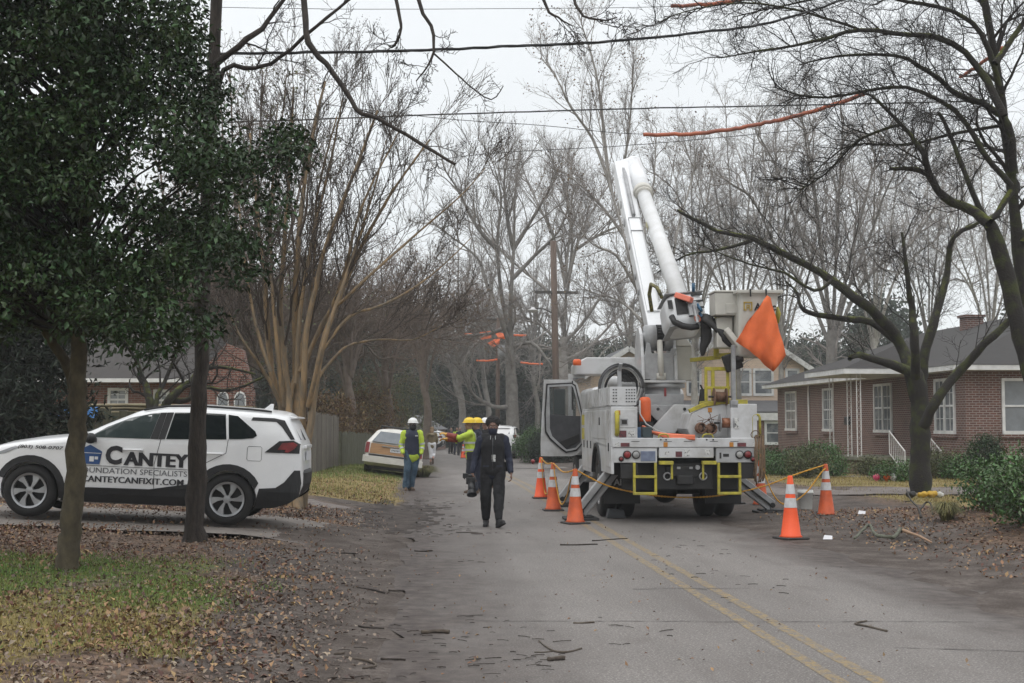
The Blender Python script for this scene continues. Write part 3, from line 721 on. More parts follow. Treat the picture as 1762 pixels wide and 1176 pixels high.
for a in (3.82, 4.36):
    pts = [(a, 1.2)] + [(a + .19 - .19 * math.cos(k * math.pi / 8), 1.72 + .26 * math.sin(k * math.pi / 8)) for k in range(9)] + [(a + .38, 1.2)]
    mb = MB(); mb.prism(pts, lambda u, z, t: (u, -.5 - t, z), -.01, .05); wv = mb.build('arched_window', WHITE, LH)
    mb = MB(); mb.prism([(a + .19 + (p - a - .19) * .8, 1.25 + (q - 1.2) * .87) for p, q in pts], lambda u, z, t: (u, -.5 - t, z), .04, .06); mb.build('pane', SCREEN, wv)
# far house at the end of the street
FH = thing('far_house', 'small far house with grey gable roof beyond the worker in the white helmet', 'house', (P(729, 740, 104).x, 104, zroad(104)), (0, 0, R(-8)))
mb = MB(); mb.box(-1.2, .45, 0, 7, 0, 1.75); mb.build('wall', mat('pink_brick', (.22, .14, .115), .85, (.16, .1, .085), 8), FH)
mb = MB(); mb.add([(-1.6, -.4, 1.7), (.65, -.4, 1.7), (-1.6, 7.4, 1.7), (.65, 7.4, 1.7), (-1.2, 2, 2.9), (-1.2, 5.4, 2.9)], [(0, 1, 4), (1, 3, 5, 4), (3, 2, 5), (2, 0, 4, 5), (0, 2, 3, 1)]); mb.build('roof', SHINGG, FH)
# ------------------------------------------------------------------ fences and the pile of poles
FW2 = mat('mossy_wood', (0.10, 0.10, 0.07), .9, (0.055, 0.055, 0.035), 3, .3, 30, stretch=(6, 6, 1))
FW = mat('fence_wood', (0.15, 0.128, 0.108), .85, (0.075, 0.068, 0.054), 3, .3, 30, island=.25, stretch=(6, 6, 1))
def fence(name, label, a, b, h, m, bw=.14):
    a, b = Vector(a), Vector(b); L = (b - a).length; d = (b - a) / L; nrm_ = Vector((-d.y, d.x, 0))
    root = thing(name, label, 'fence', (a.x, a.y, gz(a.x, a.y))); rnd = random.Random(int(L * 100)); mb = MB(); n = int(L / bw)
    for k in range(n):
        p = d * (k * bw + bw / 2); zz = gz(a.x + p.x, a.y + p.y) - gz(a.x, a.y); M = Matrix.Translation((p.x, p.y, zz)) @ Matrix.Rotation(math.atan2(d.y, d.x), 4, 'Z')
        mb.box(-bw * .47, bw * .47, -.011 + rnd.uniform(-.006, .006), .011, .02, h + rnd.uniform(-.05, .05), M)
    mb.build('board_panel', m, root); mb = MB()
    for k in range(int(L / 2.4) + 1):
        p = d * min(L, k * 2.4) + nrm_ * .07; zz = gz(a.x + p.x, a.y + p.y) - gz(a.x, a.y); mb = MB(); mb.box(p.x - .05, p.x + .05, p.y - .05, p.y + .05, zz - .1, zz + h + .04); mb.build('fence_post', m, root)
    return root
p0, p1 = P(536, 800, 37), P(582, 800, 45); fence('wooden_fence', 'weathered grey board fence at the verge behind the tan multi-stemmed tree', (p0.x, 37, 0), (p1.x, 45, 0), 1.75, FW)
fence('wooden_fence', 'lower plank fence running on behind the brown station wagon', (p1.x + .1, 45.2, 0), (p1.x + .6, 52, 0), 1.2, FW2)
fence('wooden_fence', 'dark mossy board fence behind the white car', (-12.5, 29.6, 0), (-5.4, 29.6, 0), 1.55, FW2, .18)
POLE = mat('bamboo', (0.23, 0.19, 0.11), .6, (0.13, 0.11, 0.06), 4, stretch=(1, 6, 6))
for k in range(9):
    x0 = -10.8 + .25 * (k % 3); z = 1.93 + (k // 3) * .085 + .01 * (k % 2); y = 30.3 + (k % 3) * .09
    mb = MB(); mb.tube([(0, 0, 0), (1.7, 0, .02), (4.2 - .3 * (k % 4), .05, -.03)], [.04, .036, .028], 7)
    o = mb.build('bamboo_pole', POLE, None, True); o.location = (x0, y, z)
    setp(o, 'long tan pole lying in the pile behind the mossy fence', 'pole', 'poles piled behind the mossy fence')
mb = MB()
for x in (-10.4, -8.6, -7.4): mb.box(x - .05, x + .05, 30.15, 30.6, .3, 1.86)
mb.box(-10.9, -6.9, 30.2, 30.55, 1.862, 1.89); o = mb.build('pole_rack', FW2); setp(o, 'rough timber rack carrying tan poles behind the mossy fence', 'rack')
rnd = random.Random(3); V = []; 
for i in range(25):
    for j in range(8): V.append((-10.6 + i * .045, 29.45 - .01 * j + rnd.uniform(-.01, .01), 2.06 - j * .024 + rnd.uniform(-.02, .02) - .1 * math.sin(i * .35) ** 2 * (j > 5)))
F = [(i * 8 + j, i * 8 + j + 1, i * 8 + 9 + j, i * 8 + 8 + j) for i in range(24) for j in range(7)]
o = mobj('tarpaulin', bake(mesh_np('tarp', V, F, True), [('SOLIDIFY', dict(thickness=.006))], 'tarpaulin'), mat('blue_tarp', (.03, .16, .42), .5)); setp(o, 'blue tarpaulin hanging off the rack of poles behind the white car', 'tarpaulin')
# ------------------------------------------------------------------ vehicles
PAINT = mat('white_paint', (0.78, 0.785, 0.79), .3, (0.73, 0.735, 0.74), 3, coat=.6, spec=.5)
CLAD = mat('black_cladding', (0.011, 0.0115, 0.0125), .6, (0.018, 0.018, 0.019), 5, .1, 60)
TYRE = mat('tyre_rubber', (0.010, 0.010, 0.0105), .85, (0.017, 0.016, 0.015), 6, .2, 50)
RIM = mat('wheel_silver', (0.42, 0.43, 0.44), .32, (0.3, 0.3, 0.31), 6, metal=.7)
DARK = mat('dark_plastic', (0.015, 0.015, 0.016), .6)
CGLASS = mat('car_glass', (0.012, 0.016, 0.017), .06, spec=.9)
CGLASS2 = mat('car_glass_front', (0.035, 0.05, 0.05), .06, (0.06, 0.075, 0.075), 4, spec=.9)
RGLASS = mat('rear_glass', (0.30, 0.32, 0.34), .12, (0.22, 0.24, 0.26), 5, spec=.9)  # pale base colour stands in for a whitish reflection in the glass
RED = mat('red_lens', (0.24, 0.009, 0.009), .3, (0.12, 0.006, 0.008), 8, spec=.7)
CHROME = mat('bright_metal', (0.5, 0.5, 0.5), .25, metal=.9)
BLUEL = mat('logo_blue', (0.022, 0.075, 0.22), .5)
INK = mat('logo_black', (0.018, 0.018, 0.022), .5)
INKG = mat('logo_grey', (0.09, 0.09, 0.1), .5)
PLATE = mat('plate_white', (0.55, 0.56, 0.58), .5)
def itp(tab, x): return float(np.interp(x, [a for a, _ in tab], [b for _, b in tab]))
class Car:
    def __init__(s, top, bot, plan, belt, tumble=.28, crown=.05, rnd=.10, low=.55):
        s.top, s.bot, s.plan, s.belt, s.tumble, s.crown, s.r, s.low = top, bot, plan, belt, tumble, crown, rnd, low
    def hw(s, x, z):
        w = itp(s.plan, x); zt = itp(s.top, x); b = itp(s.belt, x)
        if z > b: w -= (z - b) * s.tumble
        if z < s.low: w -= .9 * (s.low - z) ** 2
        h = max(0.0, zt - z); r = s.r
        if h < r: w -= (r - math.sqrt(max(0, r * r - (r - h) ** 2))) * 1.2
        return max(.05, w)
    def mesh(s, name, xs, wheels=(), wr=.40, ww=.32):
        mb = MB(); K = 16; T = 8; ring = []
        for x in xs:
            zb, zt = itp(s.bot, x), itp(s.top, x); pts = [(0.0, zb), (s.hw(x, zb) * .9, zb)]
            for k in range(K + 1):
                f = k / K; f = 1 - (1 - f) ** 1.35; z = zb + .03 + (zt - zb - .03) * f; pts.append((s.hw(x, z), z))
            yt = pts[-1][0]
            for k in range(1, T + 1): y = yt * (1 - k / T); pts.append((y, zt + s.crown * (1 - (y / yt) ** 2) * min(1, (zt - zb) / .4)))
            ring.append([(x, y, z) for y, z in pts] + [(x, -y, z) for y, z in pts[-2:0:-1]])
        n = len(ring[0]); vs = [v for r_ in ring for v in r_]
        fs = [(i * n + j, i * n + (j + 1) % n, (i + 1) * n + (j + 1) % n, (i + 1) * n + j) for i in range(len(xs) - 1) for j in range(n)]
        fs += [tuple(range(n))[::-1], tuple(range((len(xs) - 1) * n, len(xs) * n))]
        mb.add(vs, fs); me = mb.mesh(name)
        if wheels:
            cut = MB()
            for (x, z) in wheels:
                for sy in (-1, 1):
                    w = itp(s.plan, x); cut.tube([(x, sy * (w - ww), z), (x, sy * (w + .3), z)], wr, 32, ref=(1, 0, 0))
            co = bpy.data.objects.new('cut', cut.mesh('cut')); COL.objects.link(co)
            me = bake(me, [('BOOLEAN', dict(operation='DIFFERENCE', object=co, solver='EXACT'))], name, True)
            bpy.data.objects.remove(co)
        me.polygons.foreach_set('use_smooth', [True] * len(me.polygons)); me.set_sharp_from_angle(angle=R(32)); return me
    def panel(s, name, poly, m, parent, off=.005, thick=.02, side=1, step=.12, label=None):
        b = bmesh.new(); vs = [b.verts.new((x, 0, z)) for x, z in poly]; b.faces.new(vs)
        bmesh.ops.triangulate(b, faces=b.faces[:])
        x0, x1 = min(p[0] for p in poly), max(p[0] for p in poly); z0, z1 = min(p[1] for p in poly), max(p[1] for p in poly)
        for k in range(1, int((x1 - x0) / step) + 1): bmesh.ops.bisect_plane(b, geom=b.verts[:] + b.edges[:] + b.faces[:], plane_co=(x0 + k * step, 0, 0), plane_no=(1, 0, 0))
        for k in range(1, int((z1 - z0) / step) + 1): bmesh.ops.bisect_plane(b, geom=b.verts[:] + b.edges[:] + b.faces[:], plane_co=(0, 0, z0 + k * step), plane_no=(0, 0, 1))
        for v in b.verts: v.co.y = side * (s.hw(v.co.x, v.co.z) + off)
        e = [q for q in b.edges if q.is_boundary]; r_ = bmesh.ops.extrude_edge_only(b, edges=e)
        for v in [g for g in r_['geom'] if isinstance(g, bmesh.types.BMVert)]: v.co.y -= side * thick
        bmesh.ops.recalc_face_normals(b, faces=b.faces[:])
        up = [f for f in b.faces if abs(f.normal.y) > .5]
        if up and sum(f.normal.y for f in up) * side < 0: bmesh.ops.reverse_faces(b, faces=b.faces[:])
        me = bpy.data.meshes.new(name); b.to_mesh(me); b.free(); o = mobj(name, me, m, parent)
        if label: o['label'] = label
        return o
def wheel(parent, x, y, z, rt, rw, side, rim_r, spokes=6, mrim=RIM, tw=.8, axx=False):
    mb = MB(); M = Matrix.Translation((x, y, z)) @ (Matrix.Rotation(side * R(90), 4, 'Y') if axx else Matrix.Rotation(-side * R(90), 4, 'X'))       # lathe axis -> outward
    h = rw / 2
    prof = [(rim_r, -h), (rim_r + .02, -h), (rt - .05, -h + .005), (rt - .015, -h + .03), (rt, -h + .06), (rt, h - .06), (rt - .015, h - .03), (rt - .05, h - .005), (rim_r + .02, h), (rim_r, h - .015), (rim_r - .005, h - .06), (rim_r - .005, -h)]
    mb.lathe(prof, 40, M, False); w = mb.build('wheel', TYRE, parent, True)
    mb = MB(); mb.lathe([(.001, h - .10), (rim_r - .004, h - .10)], 32, M, False); mb.build('wheel_back', DARK, w)
    mb = MB(); mb.lathe([(rim_r - .001, h - .02), (rim_r - .004, h - .002), (rim_r - .03, h - .008), (rim_r - .036, h - .05)], 40, M, False)
    mb.lathe([(.001, h - .015), (.05, h - .018), (.058, h - .05)], 20, M, False)
    for k in range(spokes):
        a = 2 * math.pi * k / spokes; p = []
        for (r_, w0, sk) in ((.04, .5, -.1), (rim_r * .55, .50, .02), (rim_r - .015, .72, .14)):
            p.append((r_, a + sk - w0 / 2 * (.13 / max(r_, .05)) ** .35 * tw, a + sk + w0 / 2 * (.13 / max(r_, .05)) ** .35 * tw))
        L_ = [(r_ * math.cos(t0), r_ * math.sin(t0)) for r_, t0, t1 in p]; Rr = [(r_ * math.cos(t1), r_ * math.sin(t1)) for r_, t0, t1 in p]
        mb.prism(L_ + Rr[::-1], lambda a_, b_, t: M @ Vector((a_, b_, t - .25 * max(0, .12 - math.hypot(a_, b_)) * 0)), h - .06, h - .018)
    mb.build('rim', mrim, w); return w
def arc(cx, cz, r, a0, a1, n=14): return [(cx + r * math.cos(R(a0 + (a1 - a0) * k / n)), cz + r * math.sin(R(a0 + (a1 - a0) * k / n))) for k in range(n + 1)]
SUV = Car(top=[(-1.15, .72), (-1.13, .98), (-1.09, 1.18), (-1.05, 1.24), (-.93, 1.42), (-.84, 1.545), (-.70, 1.575), (-.25, 1.60), (.5, 1.615), (.95, 1.59), (1.35, 1.50), (1.75, 1.315), (2.02, 1.175), (2.25, 1.12), (2.7, 1.06), (3.1, .98), (3.35, .90), (3.5, .78), (3.58, .62)],
          bot=[(-1.15, .58), (-1.08, .44), (-.95, .36), (-.6, .27), (0, .23), (3.0, .22), (3.35, .24), (3.5, .32), (3.58, .42)],
          plan=[(-1.15, .70), (-1.10, .78), (-1.0, .85), (-.8, .895), (-.4, .92), (1, .925), (2.6, .925), (3.0, .90), (3.3, .82), (3.48, .68), (3.58, .52)],
          belt=[(-1.2, 1.22), (-.3, 1.22), (1.0, 1.14), (2.0, 1.08), (2.3, 2), (3.6, 2)])
SXS = list(np.concatenate([np.arange(-1.15, -.8, .03), np.arange(-.8, 1.2, .08), np.arange(1.2, 2.4, .06), np.arange(2.4, 3.2, .08), np.arange(3.2, 3.59, .038)]))
suv_me = SUV.mesh('body', SXS, ((0, .36), (2.69, .36)), .405)
def suv_parts(root, full=True):
    C = SUV
    body = mobj('body', suv_me, PAINT, root)
    gw = []
    fw = [(1.93, 1.135), (1.70, 1.285), (1.40, 1.425), (1.1, 1.50), (1.0, 1.515), (1.10, 1.148)]
    rw = [(.88, 1.155), (.80, 1.528), (.45, 1.542), (.10, 1.538), (.055, 1.19)]
    qw = [(.02, 1.195), (.06, 1.534), (-.07, 1.52), (-.33, 1.32), (-.36, 1.26), (-.31, 1.225), (-.15, 1.205)]
    pil = [(.985, 1.147), (.905, 1.522), (.815, 1.528), (.895, 1.153)]
    pil2 = [(1.095, 1.148), (.995, 1.515), (.91, 1.522), (.99, 1.147)]
    for sd in ((1, -1) if full else (1,)):
        C.panel('window', fw, CGLASS2, root, .006, .02, sd, label='clear front side window')
        C.panel('window', rw, CGLASS, root, .006, .02, sd, label='dark rear door window')
        C.panel('quarter_window', qw, CGLASS, root, .006, .02, sd)
        C.panel('door_pillar', pil, CLAD, root, .007, .02, sd); C.panel('door_pillar', pil2, CLAD, root, .0075, .02, sd)
        C.panel('quarter_trim', [(-.26, 1.47), (-.28, 1.515), (-.62, 1.515), (-.80, 1.49), (-1.0, 1.23), (-.93, 1.225), (-.76, 1.40), (-.66, 1.465)], CLAD, root, .006, .02, sd)
        C.panel('taillight', [(-.50, 1.035), (-.74, 1.20), (-.98, 1.215), (-1.09, 1.17), (-1.085, 1.035)], DARK, root, .010, .03, sd, .05)
        t = C.panel('taillight_lens', [(-.72, 1.08), (-.79, 1.175), (-.98, 1.19), (-1.05, 1.16), (-1.0, 1.10), (-.90, 1.045), (-.84, 1.05), (-.86, 1.085)], RED, root, .016, .02, sd, .05)
        C.panel('arch_cladding', arc(0, .36, .49, 150, -12) + arc(0, .36, .40, -14, 158)[0:15], CLAD, root, .012, .05, sd)
        C.panel('arch_cladding', arc(2.69, .36, .49, 192, 22) + arc(2.69, .36, .40, 24, 192), CLAD, root, .012, .05, sd)
        C.panel('sill_cladding', [(.45, .24), (2.28, .24), (2.22, .42), (1.9, .445), (1.0, .455), (.75, .50), (.47, .56), (.43, .45)], CLAD, root, .012, .05, sd)
        C.panel('bumper_cladding', [(-.36, .25), (-.44, .53), (-.72, .55), (-.86, .63), (-1.02, .80), (-1.11, .80), (-1.14, .62), (-1.11, .43), (-.96, .34), (-.7, .265)], CLAD, root, .012, .04, sd)
        for x in (1.32, .22):
            mb = MB(); pts = [(x - .13, 0, .985), (x - .11, .03, .988), (x, .036, .985), (x + .11, .03, .982), (x + .13, 0, .98)]
            mb.tube([(a, sd * (C.hw(a, c) + b), c) for a, b, c in pts], .017, 6); mb.build('door_handle', PAINT, root, True)
        mb = MB(); mb.ell((1.88, sd * 1.03, 1.12), .08, .10, .075); mb.box(1.82, 1.9, sd * .90 if sd > 0 else -1.0, sd * 1.0 if sd > 0 else -.90, 1.07, 1.12); mb.build('wing_mirror', CLAD, root, True)
        mb = MB(); mb.tube([(a, sd * (C.hw(a, itp(C.top, a)) + .02 - .0), itp(C.top, a) + .02) for a in np.linspace(-.55, 1.25, 12)], .018, 6); mb.build('roof_rail', CLAD, root, True)
        for (x, y) in ((0, .805), (2.69, .805)): wheel(root, x, sd * y, .362, .362, .225, sd, .245)
    # door and hatch gaps as thin dark grooves
    SE = mat('panel_gap', (.08, .08, .085), .7)
    for ln in ([(2.0, .46), (2.02, .8), (1.95, 1.13)], [(1.005, .46), (1.02, .8), (.95, 1.15)], [(.34, .84), (.05, 1.0), (.03, 1.19)], [(.24, .455 + .3), (.05, .98)][:0]):
        if ln:
            mb = MB(); q = []
            for i in range(len(ln) - 1):
                for k in range(8): f = k / 8; q.append((ln[i][0] * (1 - f) + ln[i + 1][0] * f, ln[i][1] * (1 - f) + ln[i + 1][1] * f))
            q.append(ln[-1]); mb.tube([(x, C.hw(x, z) + .0005, z) for x, z in q], .0045, 4); mb.build('door_gap', SE, root)
    mb = MB(); q = [(-.24, .93), (-.24, 1.09), (-.26, 1.11), (-.43, 1.11), (-.45, 1.09), (-.45, .93), (-.43, .91), (-.26, .91), (-.24, .93)]
    mb.tube([(x, C.hw(x, z) + .001, z) for x, z in q], .0035, 4); mb.build('fuel_flap', SE, root)
    # back: bumper, glass, plate
    mb = MB(); prof = [(-1.17, .80), (-1.205, .76), (-1.20, .60), (-1.15, .50), (-1.06, .42), (-.9, .42), (-.9, .80)]
    mb.prism(prof, lambda a, b, t: (a + .11 * (t / .8) ** 2 * 1.0, t, b), -.74, .74); 
    mb = MB(); n_ = 12
    for k in range(n_):
        y0, y1 = -.80 + 1.6 * k / n_, -.80 + 1.6 * (k + 1) / n_
        f = lambda a, b, t: (a + .13 * abs(t / .8) ** 3, t, b)
        mb.prism(prof, f, y0, y1)
    mb.build('bumper', CLAD, root)
    mb = MB(); mb.add([(-1.075, -.62, 1.225), (-1.075, .62, 1.225), (-.885, .53, 1.50), (-.885, -.53, 1.50), (-1.04, -.62, 1.215), (-1.04, .62, 1.215), (-.85, .53, 1.49), (-.85, -.53, 1.49)], [(0, 1, 2, 3), (7, 6, 5, 4), (0, 4, 5, 1), (1, 5, 6, 2), (2, 6, 7, 3), (3, 7, 4, 0)]); mb.build('rear_glass', RGLASS, root)
    mb = MB(); mb.prism([(-.80, 1.56), (-.97, 1.545), (-.985, 1.525), (-.80, 1.50)], lambda a, b, t: (a, t, b), -.6, .6); mb.build('spoiler', PAINT, root, bevel=.01)
    mb = MB(); mb.tube([(-.985, .1, 1.37), (-1.10, .3, 1.245), (-1.115, .33, 1.23)], .012, 5); mb.build('rear_wiper', DARK, root)
    mb = MB(); mb.box(-1.165, -1.14, -.27, .27, .93, 1.06); mb.build('number_plate', PLATE, root)
    mb = MB(); mb.box(-1.16, -1.1, -.4, .4, 1.10, 1.15); mb.build('plate_lamp_bar', PAINT, root, bevel=.01)
    mb = MB(); mb.prism([(-.30, 1.62), (-.46, 1.61), (-.47, 1.72), (-.42, 1.72)], lambda a, b, t: (a, t, b), -.03, .03); mb.build('roof_antenna', PAINT, root, bevel=.008)
    C.panel('headlight', [(3.18, .86), (2.92, .965), (2.85, .955), (3.05, .86), (3.3, .80)], mat('lamp_clear', (.25, .26, .27), .1, spec=.8), root, .006, .02, 1, .05)
    mb = MB(); mb.box(3.52, 3.6, -.5, .5, .4, .72); mb.build('grille', DARK, root, bevel=.02)
    for o in root.children_recursive:
        if o.data is None or o.data.get('short') or o.name.startswith(('wheel', 'rim')): continue
        for v in o.data.vertices:
            if v.co.x < -.4: v.co.x = -.4 + (v.co.x + .4) * .80
        o.data['short'] = 1
    return body
XR = (382.4 - CXP) / 123.8
suv = thing('parked_car', 'white crossover on the left drive with lettering and a blue house logo on its doors', 'car', (XR, 17.8 + .93, gz(XR, 18.7) + .04), (0, 0, 0))
suv.rotation_euler = (Matrix.Rotation(R(180 + 3.6), 4, 'Z') @ Matrix.Rotation(R(-2.8), 4, 'Y')).to_euler()
suv_parts(suv)
def on(u0, z0, off=.009):
    return lambda u, v: (u0 - u, SUV.hw(u0 - u, z0 + v) + off, z0 + v)
mb = MB(); text_fit('C', .262, .225, on(1.685, .77), mb, bold=.05); mb.build('lettering', INK, suv); mb = MB()
for k in range(-2, 3): text_fit('ANTEY', .185, .865, on(1.425 + .0055 * k, .77, .009 + .0004 * k), mb, bold=.018)
mb.build('lettering', INK, suv)
mb = MB(); text_fit('FOUNDATION SPECIALISTS', .074, 1.485, on(2.045, .647), mb, bold=.002); mb.build('lettering', INKG, suv)
mb = MB(); [text_fit('CANTEYCANFIXIT.COM', .085, 1.38, on(1.985 + .004 * k, .522, .009 + .0004 * k), mb, bold=.004) for k in (-1, 0, 1)]; mb.build('lettering', INK, suv)
mb = MB(); text_fit('(803) 508-0707', .058, .62, on(2.88, .928), mb, shear=.18, bold=.018); mb.build('lettering', INK, suv)
SUV.panel('logo_line', [(2.02, .742), (.56, .742), (.56, .749), (2.02, .749)], INKG, suv, .009, .004)
hl = SUV.panel('house_logo', [(1.99, .765), (1.76, .765), (1.76, .925), (1.735, .925), (1.74, .945), (1.90, 1.03), (2.06, .945), (2.06, .925), (1.99, .925)], BLUEL, suv, .009, .004, 1, .05)
for q in ([(1.90, .80), (1.84, .80), (1.84, .87), (1.90, .87)], [(1.83, .83), (1.785, .83), (1.785, .87), (1.83, .87)]): SUV.panel('house_logo_window', q, PAINT, suv, .011, .004, 1, .05)
SUV.panel('house_logo_line', [(2.05, .913), (1.75, .913), (1.75, .920), (2.05, .920)], PAINT, suv, .011, .004, 1, .05)

# ---- wood panelled station wagon seen from behind
WAG = Car(top=[(-1.42, .62), (-1.40, .80), (-1.36, 1.06), (-1.02, 1.46), (-.9, 1.50), (.6, 1.50), (1.4, 1.44), (2.1, 1.05), (3.6, .92), (3.75, .7)],
          bot=[(-1.42, .40), (-1.2, .30), (3.5, .25), (3.75, .35)], plan=[(-1.42, .88), (-1.38, .94), (-1.0, .98), (3.0, .97), (3.6, .88), (3.75, .7)],
          belt=[(-1.5, 1.02), (1.9, .95), (2.2, 2), (4, 2)], tumble=.78, rnd=.08)
wm = WAG.mesh('body', list(np.concatenate([np.arange(-1.42, -.9, .035), np.arange(-.9, 3.4, .12), np.arange(3.4, 3.76, .05)])), ((0, .34), (2.94, .34)), .38)
wx = P(673, 800, 42).x
WOOD = mat('wood_panel', (0.36, 0.205, 0.095), .45, (0.27, 0.145, 0.065), 3, stretch=(1, 1, 12))
wg = thing('station_wagon', 'white station wagon with brown wood panelled tailgate parked tilted on the left verge', 'car', (wx, 42, -.02), (0, 0, 0))
wg.rotation_euler = (Matrix.Rotation(R(90 + 4.5), 4, 'Z') @ Matrix.Rotation(R(7.2), 4, 'X')).to_euler()
WPT = mat('wagon_paint', (.60, .585, .55), .4, (.5, .48, .44), 3, coat=.4); wg.scale = (.95, .95, .98); mobj('body', wm, WPT, wg)
def rear(poly, off, t, tab):                                        # panel on the sloping back
    mb = MB(); mb.prism(poly, lambda y, z, d: (float(np.interp(z, [.4, .62, .80, 1.06, 1.46], [-1.42, -1.42, -1.40, -1.36, -1.02])) - d, y, z), -t, off); return mb
rear([(-.80, .70), (.80, .70), (.78, 1.03), (-.78, 1.03)], .012, .02, 0).build('tailgate_panel', WOOD, wg)
mb = MB(); f = lambda y, z, d: (float(np.interp(z, [1.06, 1.46], [-1.36, -1.02])) - d, y, z); mb.prism([(-.76, 1.085), (.76, 1.085), (.52, 1.43), (-.52, 1.43)], f, -.02, .075); mb.build('rear_window', mat('wagon_glass', (.07, .085, .10), .08, (.11, .125, .14), 3, spec=.9), wg)
for sd in (-1, 1):
    rear([(sd * .83, .71), (sd * .955, .71), (sd * .94, 1.05), (sd * .82, 1.05)], .02, .04, 0).build('taillight', RED, wg)
    mb = MB(); mb.tube([(-.95, sd * .52, 1.60), (.6, sd * .54, 1.60)], .028, 6)
    for x in (-.9, -.1, .55): mb.tube([(x, sd * .53, 1.5), (x, sd * .53, 1.57)], .018, 5)
    mb.build('roof_rack', DARK, wg)
    for x in (0, 2.94): wheel(wg, x, sd * .84, .34, .34, .23, sd, .2, 5)
mb = MB(); mb.tube([(-.85, -.52, 1.60), (-.85, .52, 1.60)], .028, 6); mb.tube([(-.2, -.52, 1.60), (-.2, .52, 1.60)], .028, 6); mb.build('roof_rack', DARK, wg)
mb = MB()
for k in range(10):
    y0, y1 = -1.0 + .2 * k, -.8 + .2 * k; mb.prism([(-1.55, .42), (-1.55, .60), (-1.38, .62), (-1.38, .42)], lambda a, b, t: (a + .09 * abs(t) ** 4, t, b), y0, y1)
mb.build('bumper', WPT, wg, bevel=.0)
mb = MB(); mb.box(-1.445, -1.405, -.82, .82, .635, .68); mb.build('bumper_trim', DARK, wg)
mb = MB(); mb.box(-1.425, -1.40, -.22, .12, .80, .92); pq = mb.build('number_plate', PLATE, wg)
mb = MB()
for k in range(6): mb.box(-1.429, -1.424, .08 - .047 * k - .03, .08 - .047 * k, .83 + .01 * (k % 2), .89)
mb.build('plate_marks', INKG, pq)
mb = MB(); mb.box(-1.43, -1.38, -.30, .42, .945, .975); mb.build('tailgate_trim', CHROME, wg)
mb = MB(); mb.box(-1.2, 3.2, -.7, .7, .2, .34); mb.build('underbody', DARK, wg)
# ---- far cars
for (px, Y, rz, lab, gy__) in ((744, 106, 175, 'white crossover crossing the far end of the street, seen from its side', 'car'), (861, 72, 84, 'silver sport utility car seen from behind, beyond the walking man', 'car'), (722, 98, 188, 'grey car half hidden behind the worker in the white helmet', 'car')):
    p = P(px, 775, Y); t = thing('parked_car', lab, 'car', (p.x, Y, zroad(Y)), (0, 0, R(rz)))
    suv_parts(t)
    if Y < 80: t.scale = (1.08, 1.05, 1.12)
    if Y == 98:
        for o in t.children:
            if o.name.startswith('body'):
                o.data = o.data.copy(); o.data.materials[0] = mat('grey_paint', (.2, .21, .22), .3, coat=.5)
# ------------------------------------------------------------------ bucket truck; local x across, y forward from the tail, z up
TRX, TRY = 2.90, 21.6
TRK = thing('bucket_truck', 'white utility bucket truck with raised boom and open cab door, standing on its outriggers', 'truck', (TRX, TRY, .0), (0, 0, R(3.2)))
TMI = (Matrix.Translation((TRX, TRY, 0)) @ Matrix.Rotation(R(3.2), 4, 'Z')).inverted()
def tp(px, py, d):                                                  # truck-local point seen at a pixel, d metres ahead of the tail
    Y = TRY + d; v = None
    for _ in range(3):
        v = TMI @ P(px, py, Y); Y += (d - v.y)
    return v
TBW = mat('boom_white', (0.66, 0.67, 0.68), .4, (0.56, 0.56, 0.56), 2.2, .03, 20, lo=.5, hi=.8, coat=.25)
TW = mat('truck_white', (0.52, 0.525, 0.53), .42, (0.30, 0.29, 0.27), 2.2, .03, 20, lo=.45, hi=.75, coat=.25)
TG = mat('truck_grey', (0.34, 0.345, 0.35), .5, (0.22, 0.22, 0.22), 4, .05, 20, lo=.42, hi=.75)
TC = mat('truck_cream', (0.52, 0.50, 0.45), .5, (0.42, 0.41, 0.37), 3)
YEL = mat('safety_yellow', (0.46, 0.39, 0.03), .55, (0.27, 0.235, 0.045), 9)
STEEL = mat('galvanised', (0.34, 0.345, 0.35), .45, (0.24, 0.24, 0.245), 8, metal=.4)
AMB = mat('amber_lens', (0.42, 0.17, 0.02), .3); BLK = mat('black_paint', (0.009, 0.009, 0.0095), .6, (0.018, 0.017, 0.016), 6)
ORG = mat('orange_plastic', (0.75, 0.13, 0.03), .5, (0.62, 0.11, 0.03), 6)
ORGF = mat('orange_flag', (0.80, 0.17, 0.05), .75, (0.70, 0.14, 0.04), 5)
LAMP = mat('clear_lens', (0.3, 0.3, 0.29), .15, (0.18, 0.18, 0.18), 14, spec=.8)
REDS = mat('sticker_red', (0.16, 0.03, 0.035), .5, (0.05, 0.02, 0.025), 30)
STK = mat('sticker_white', (0.55, 0.55, 0.53), .5, (0.1, 0.1, 0.1), 45, lo=.52, hi=.6)
PLB = mat('plate_blue', (0.17, 0.20, 0.27), .4, (0.11, 0.13, 0.2), 12)
def bx(name, m, *boxes, parent=None, bevel=.012, label=None):
    mb = MB()
    for b in boxes: mb.box(*b)
    return mb.build(name, m, parent or TRK, bevel=bevel, label=label)
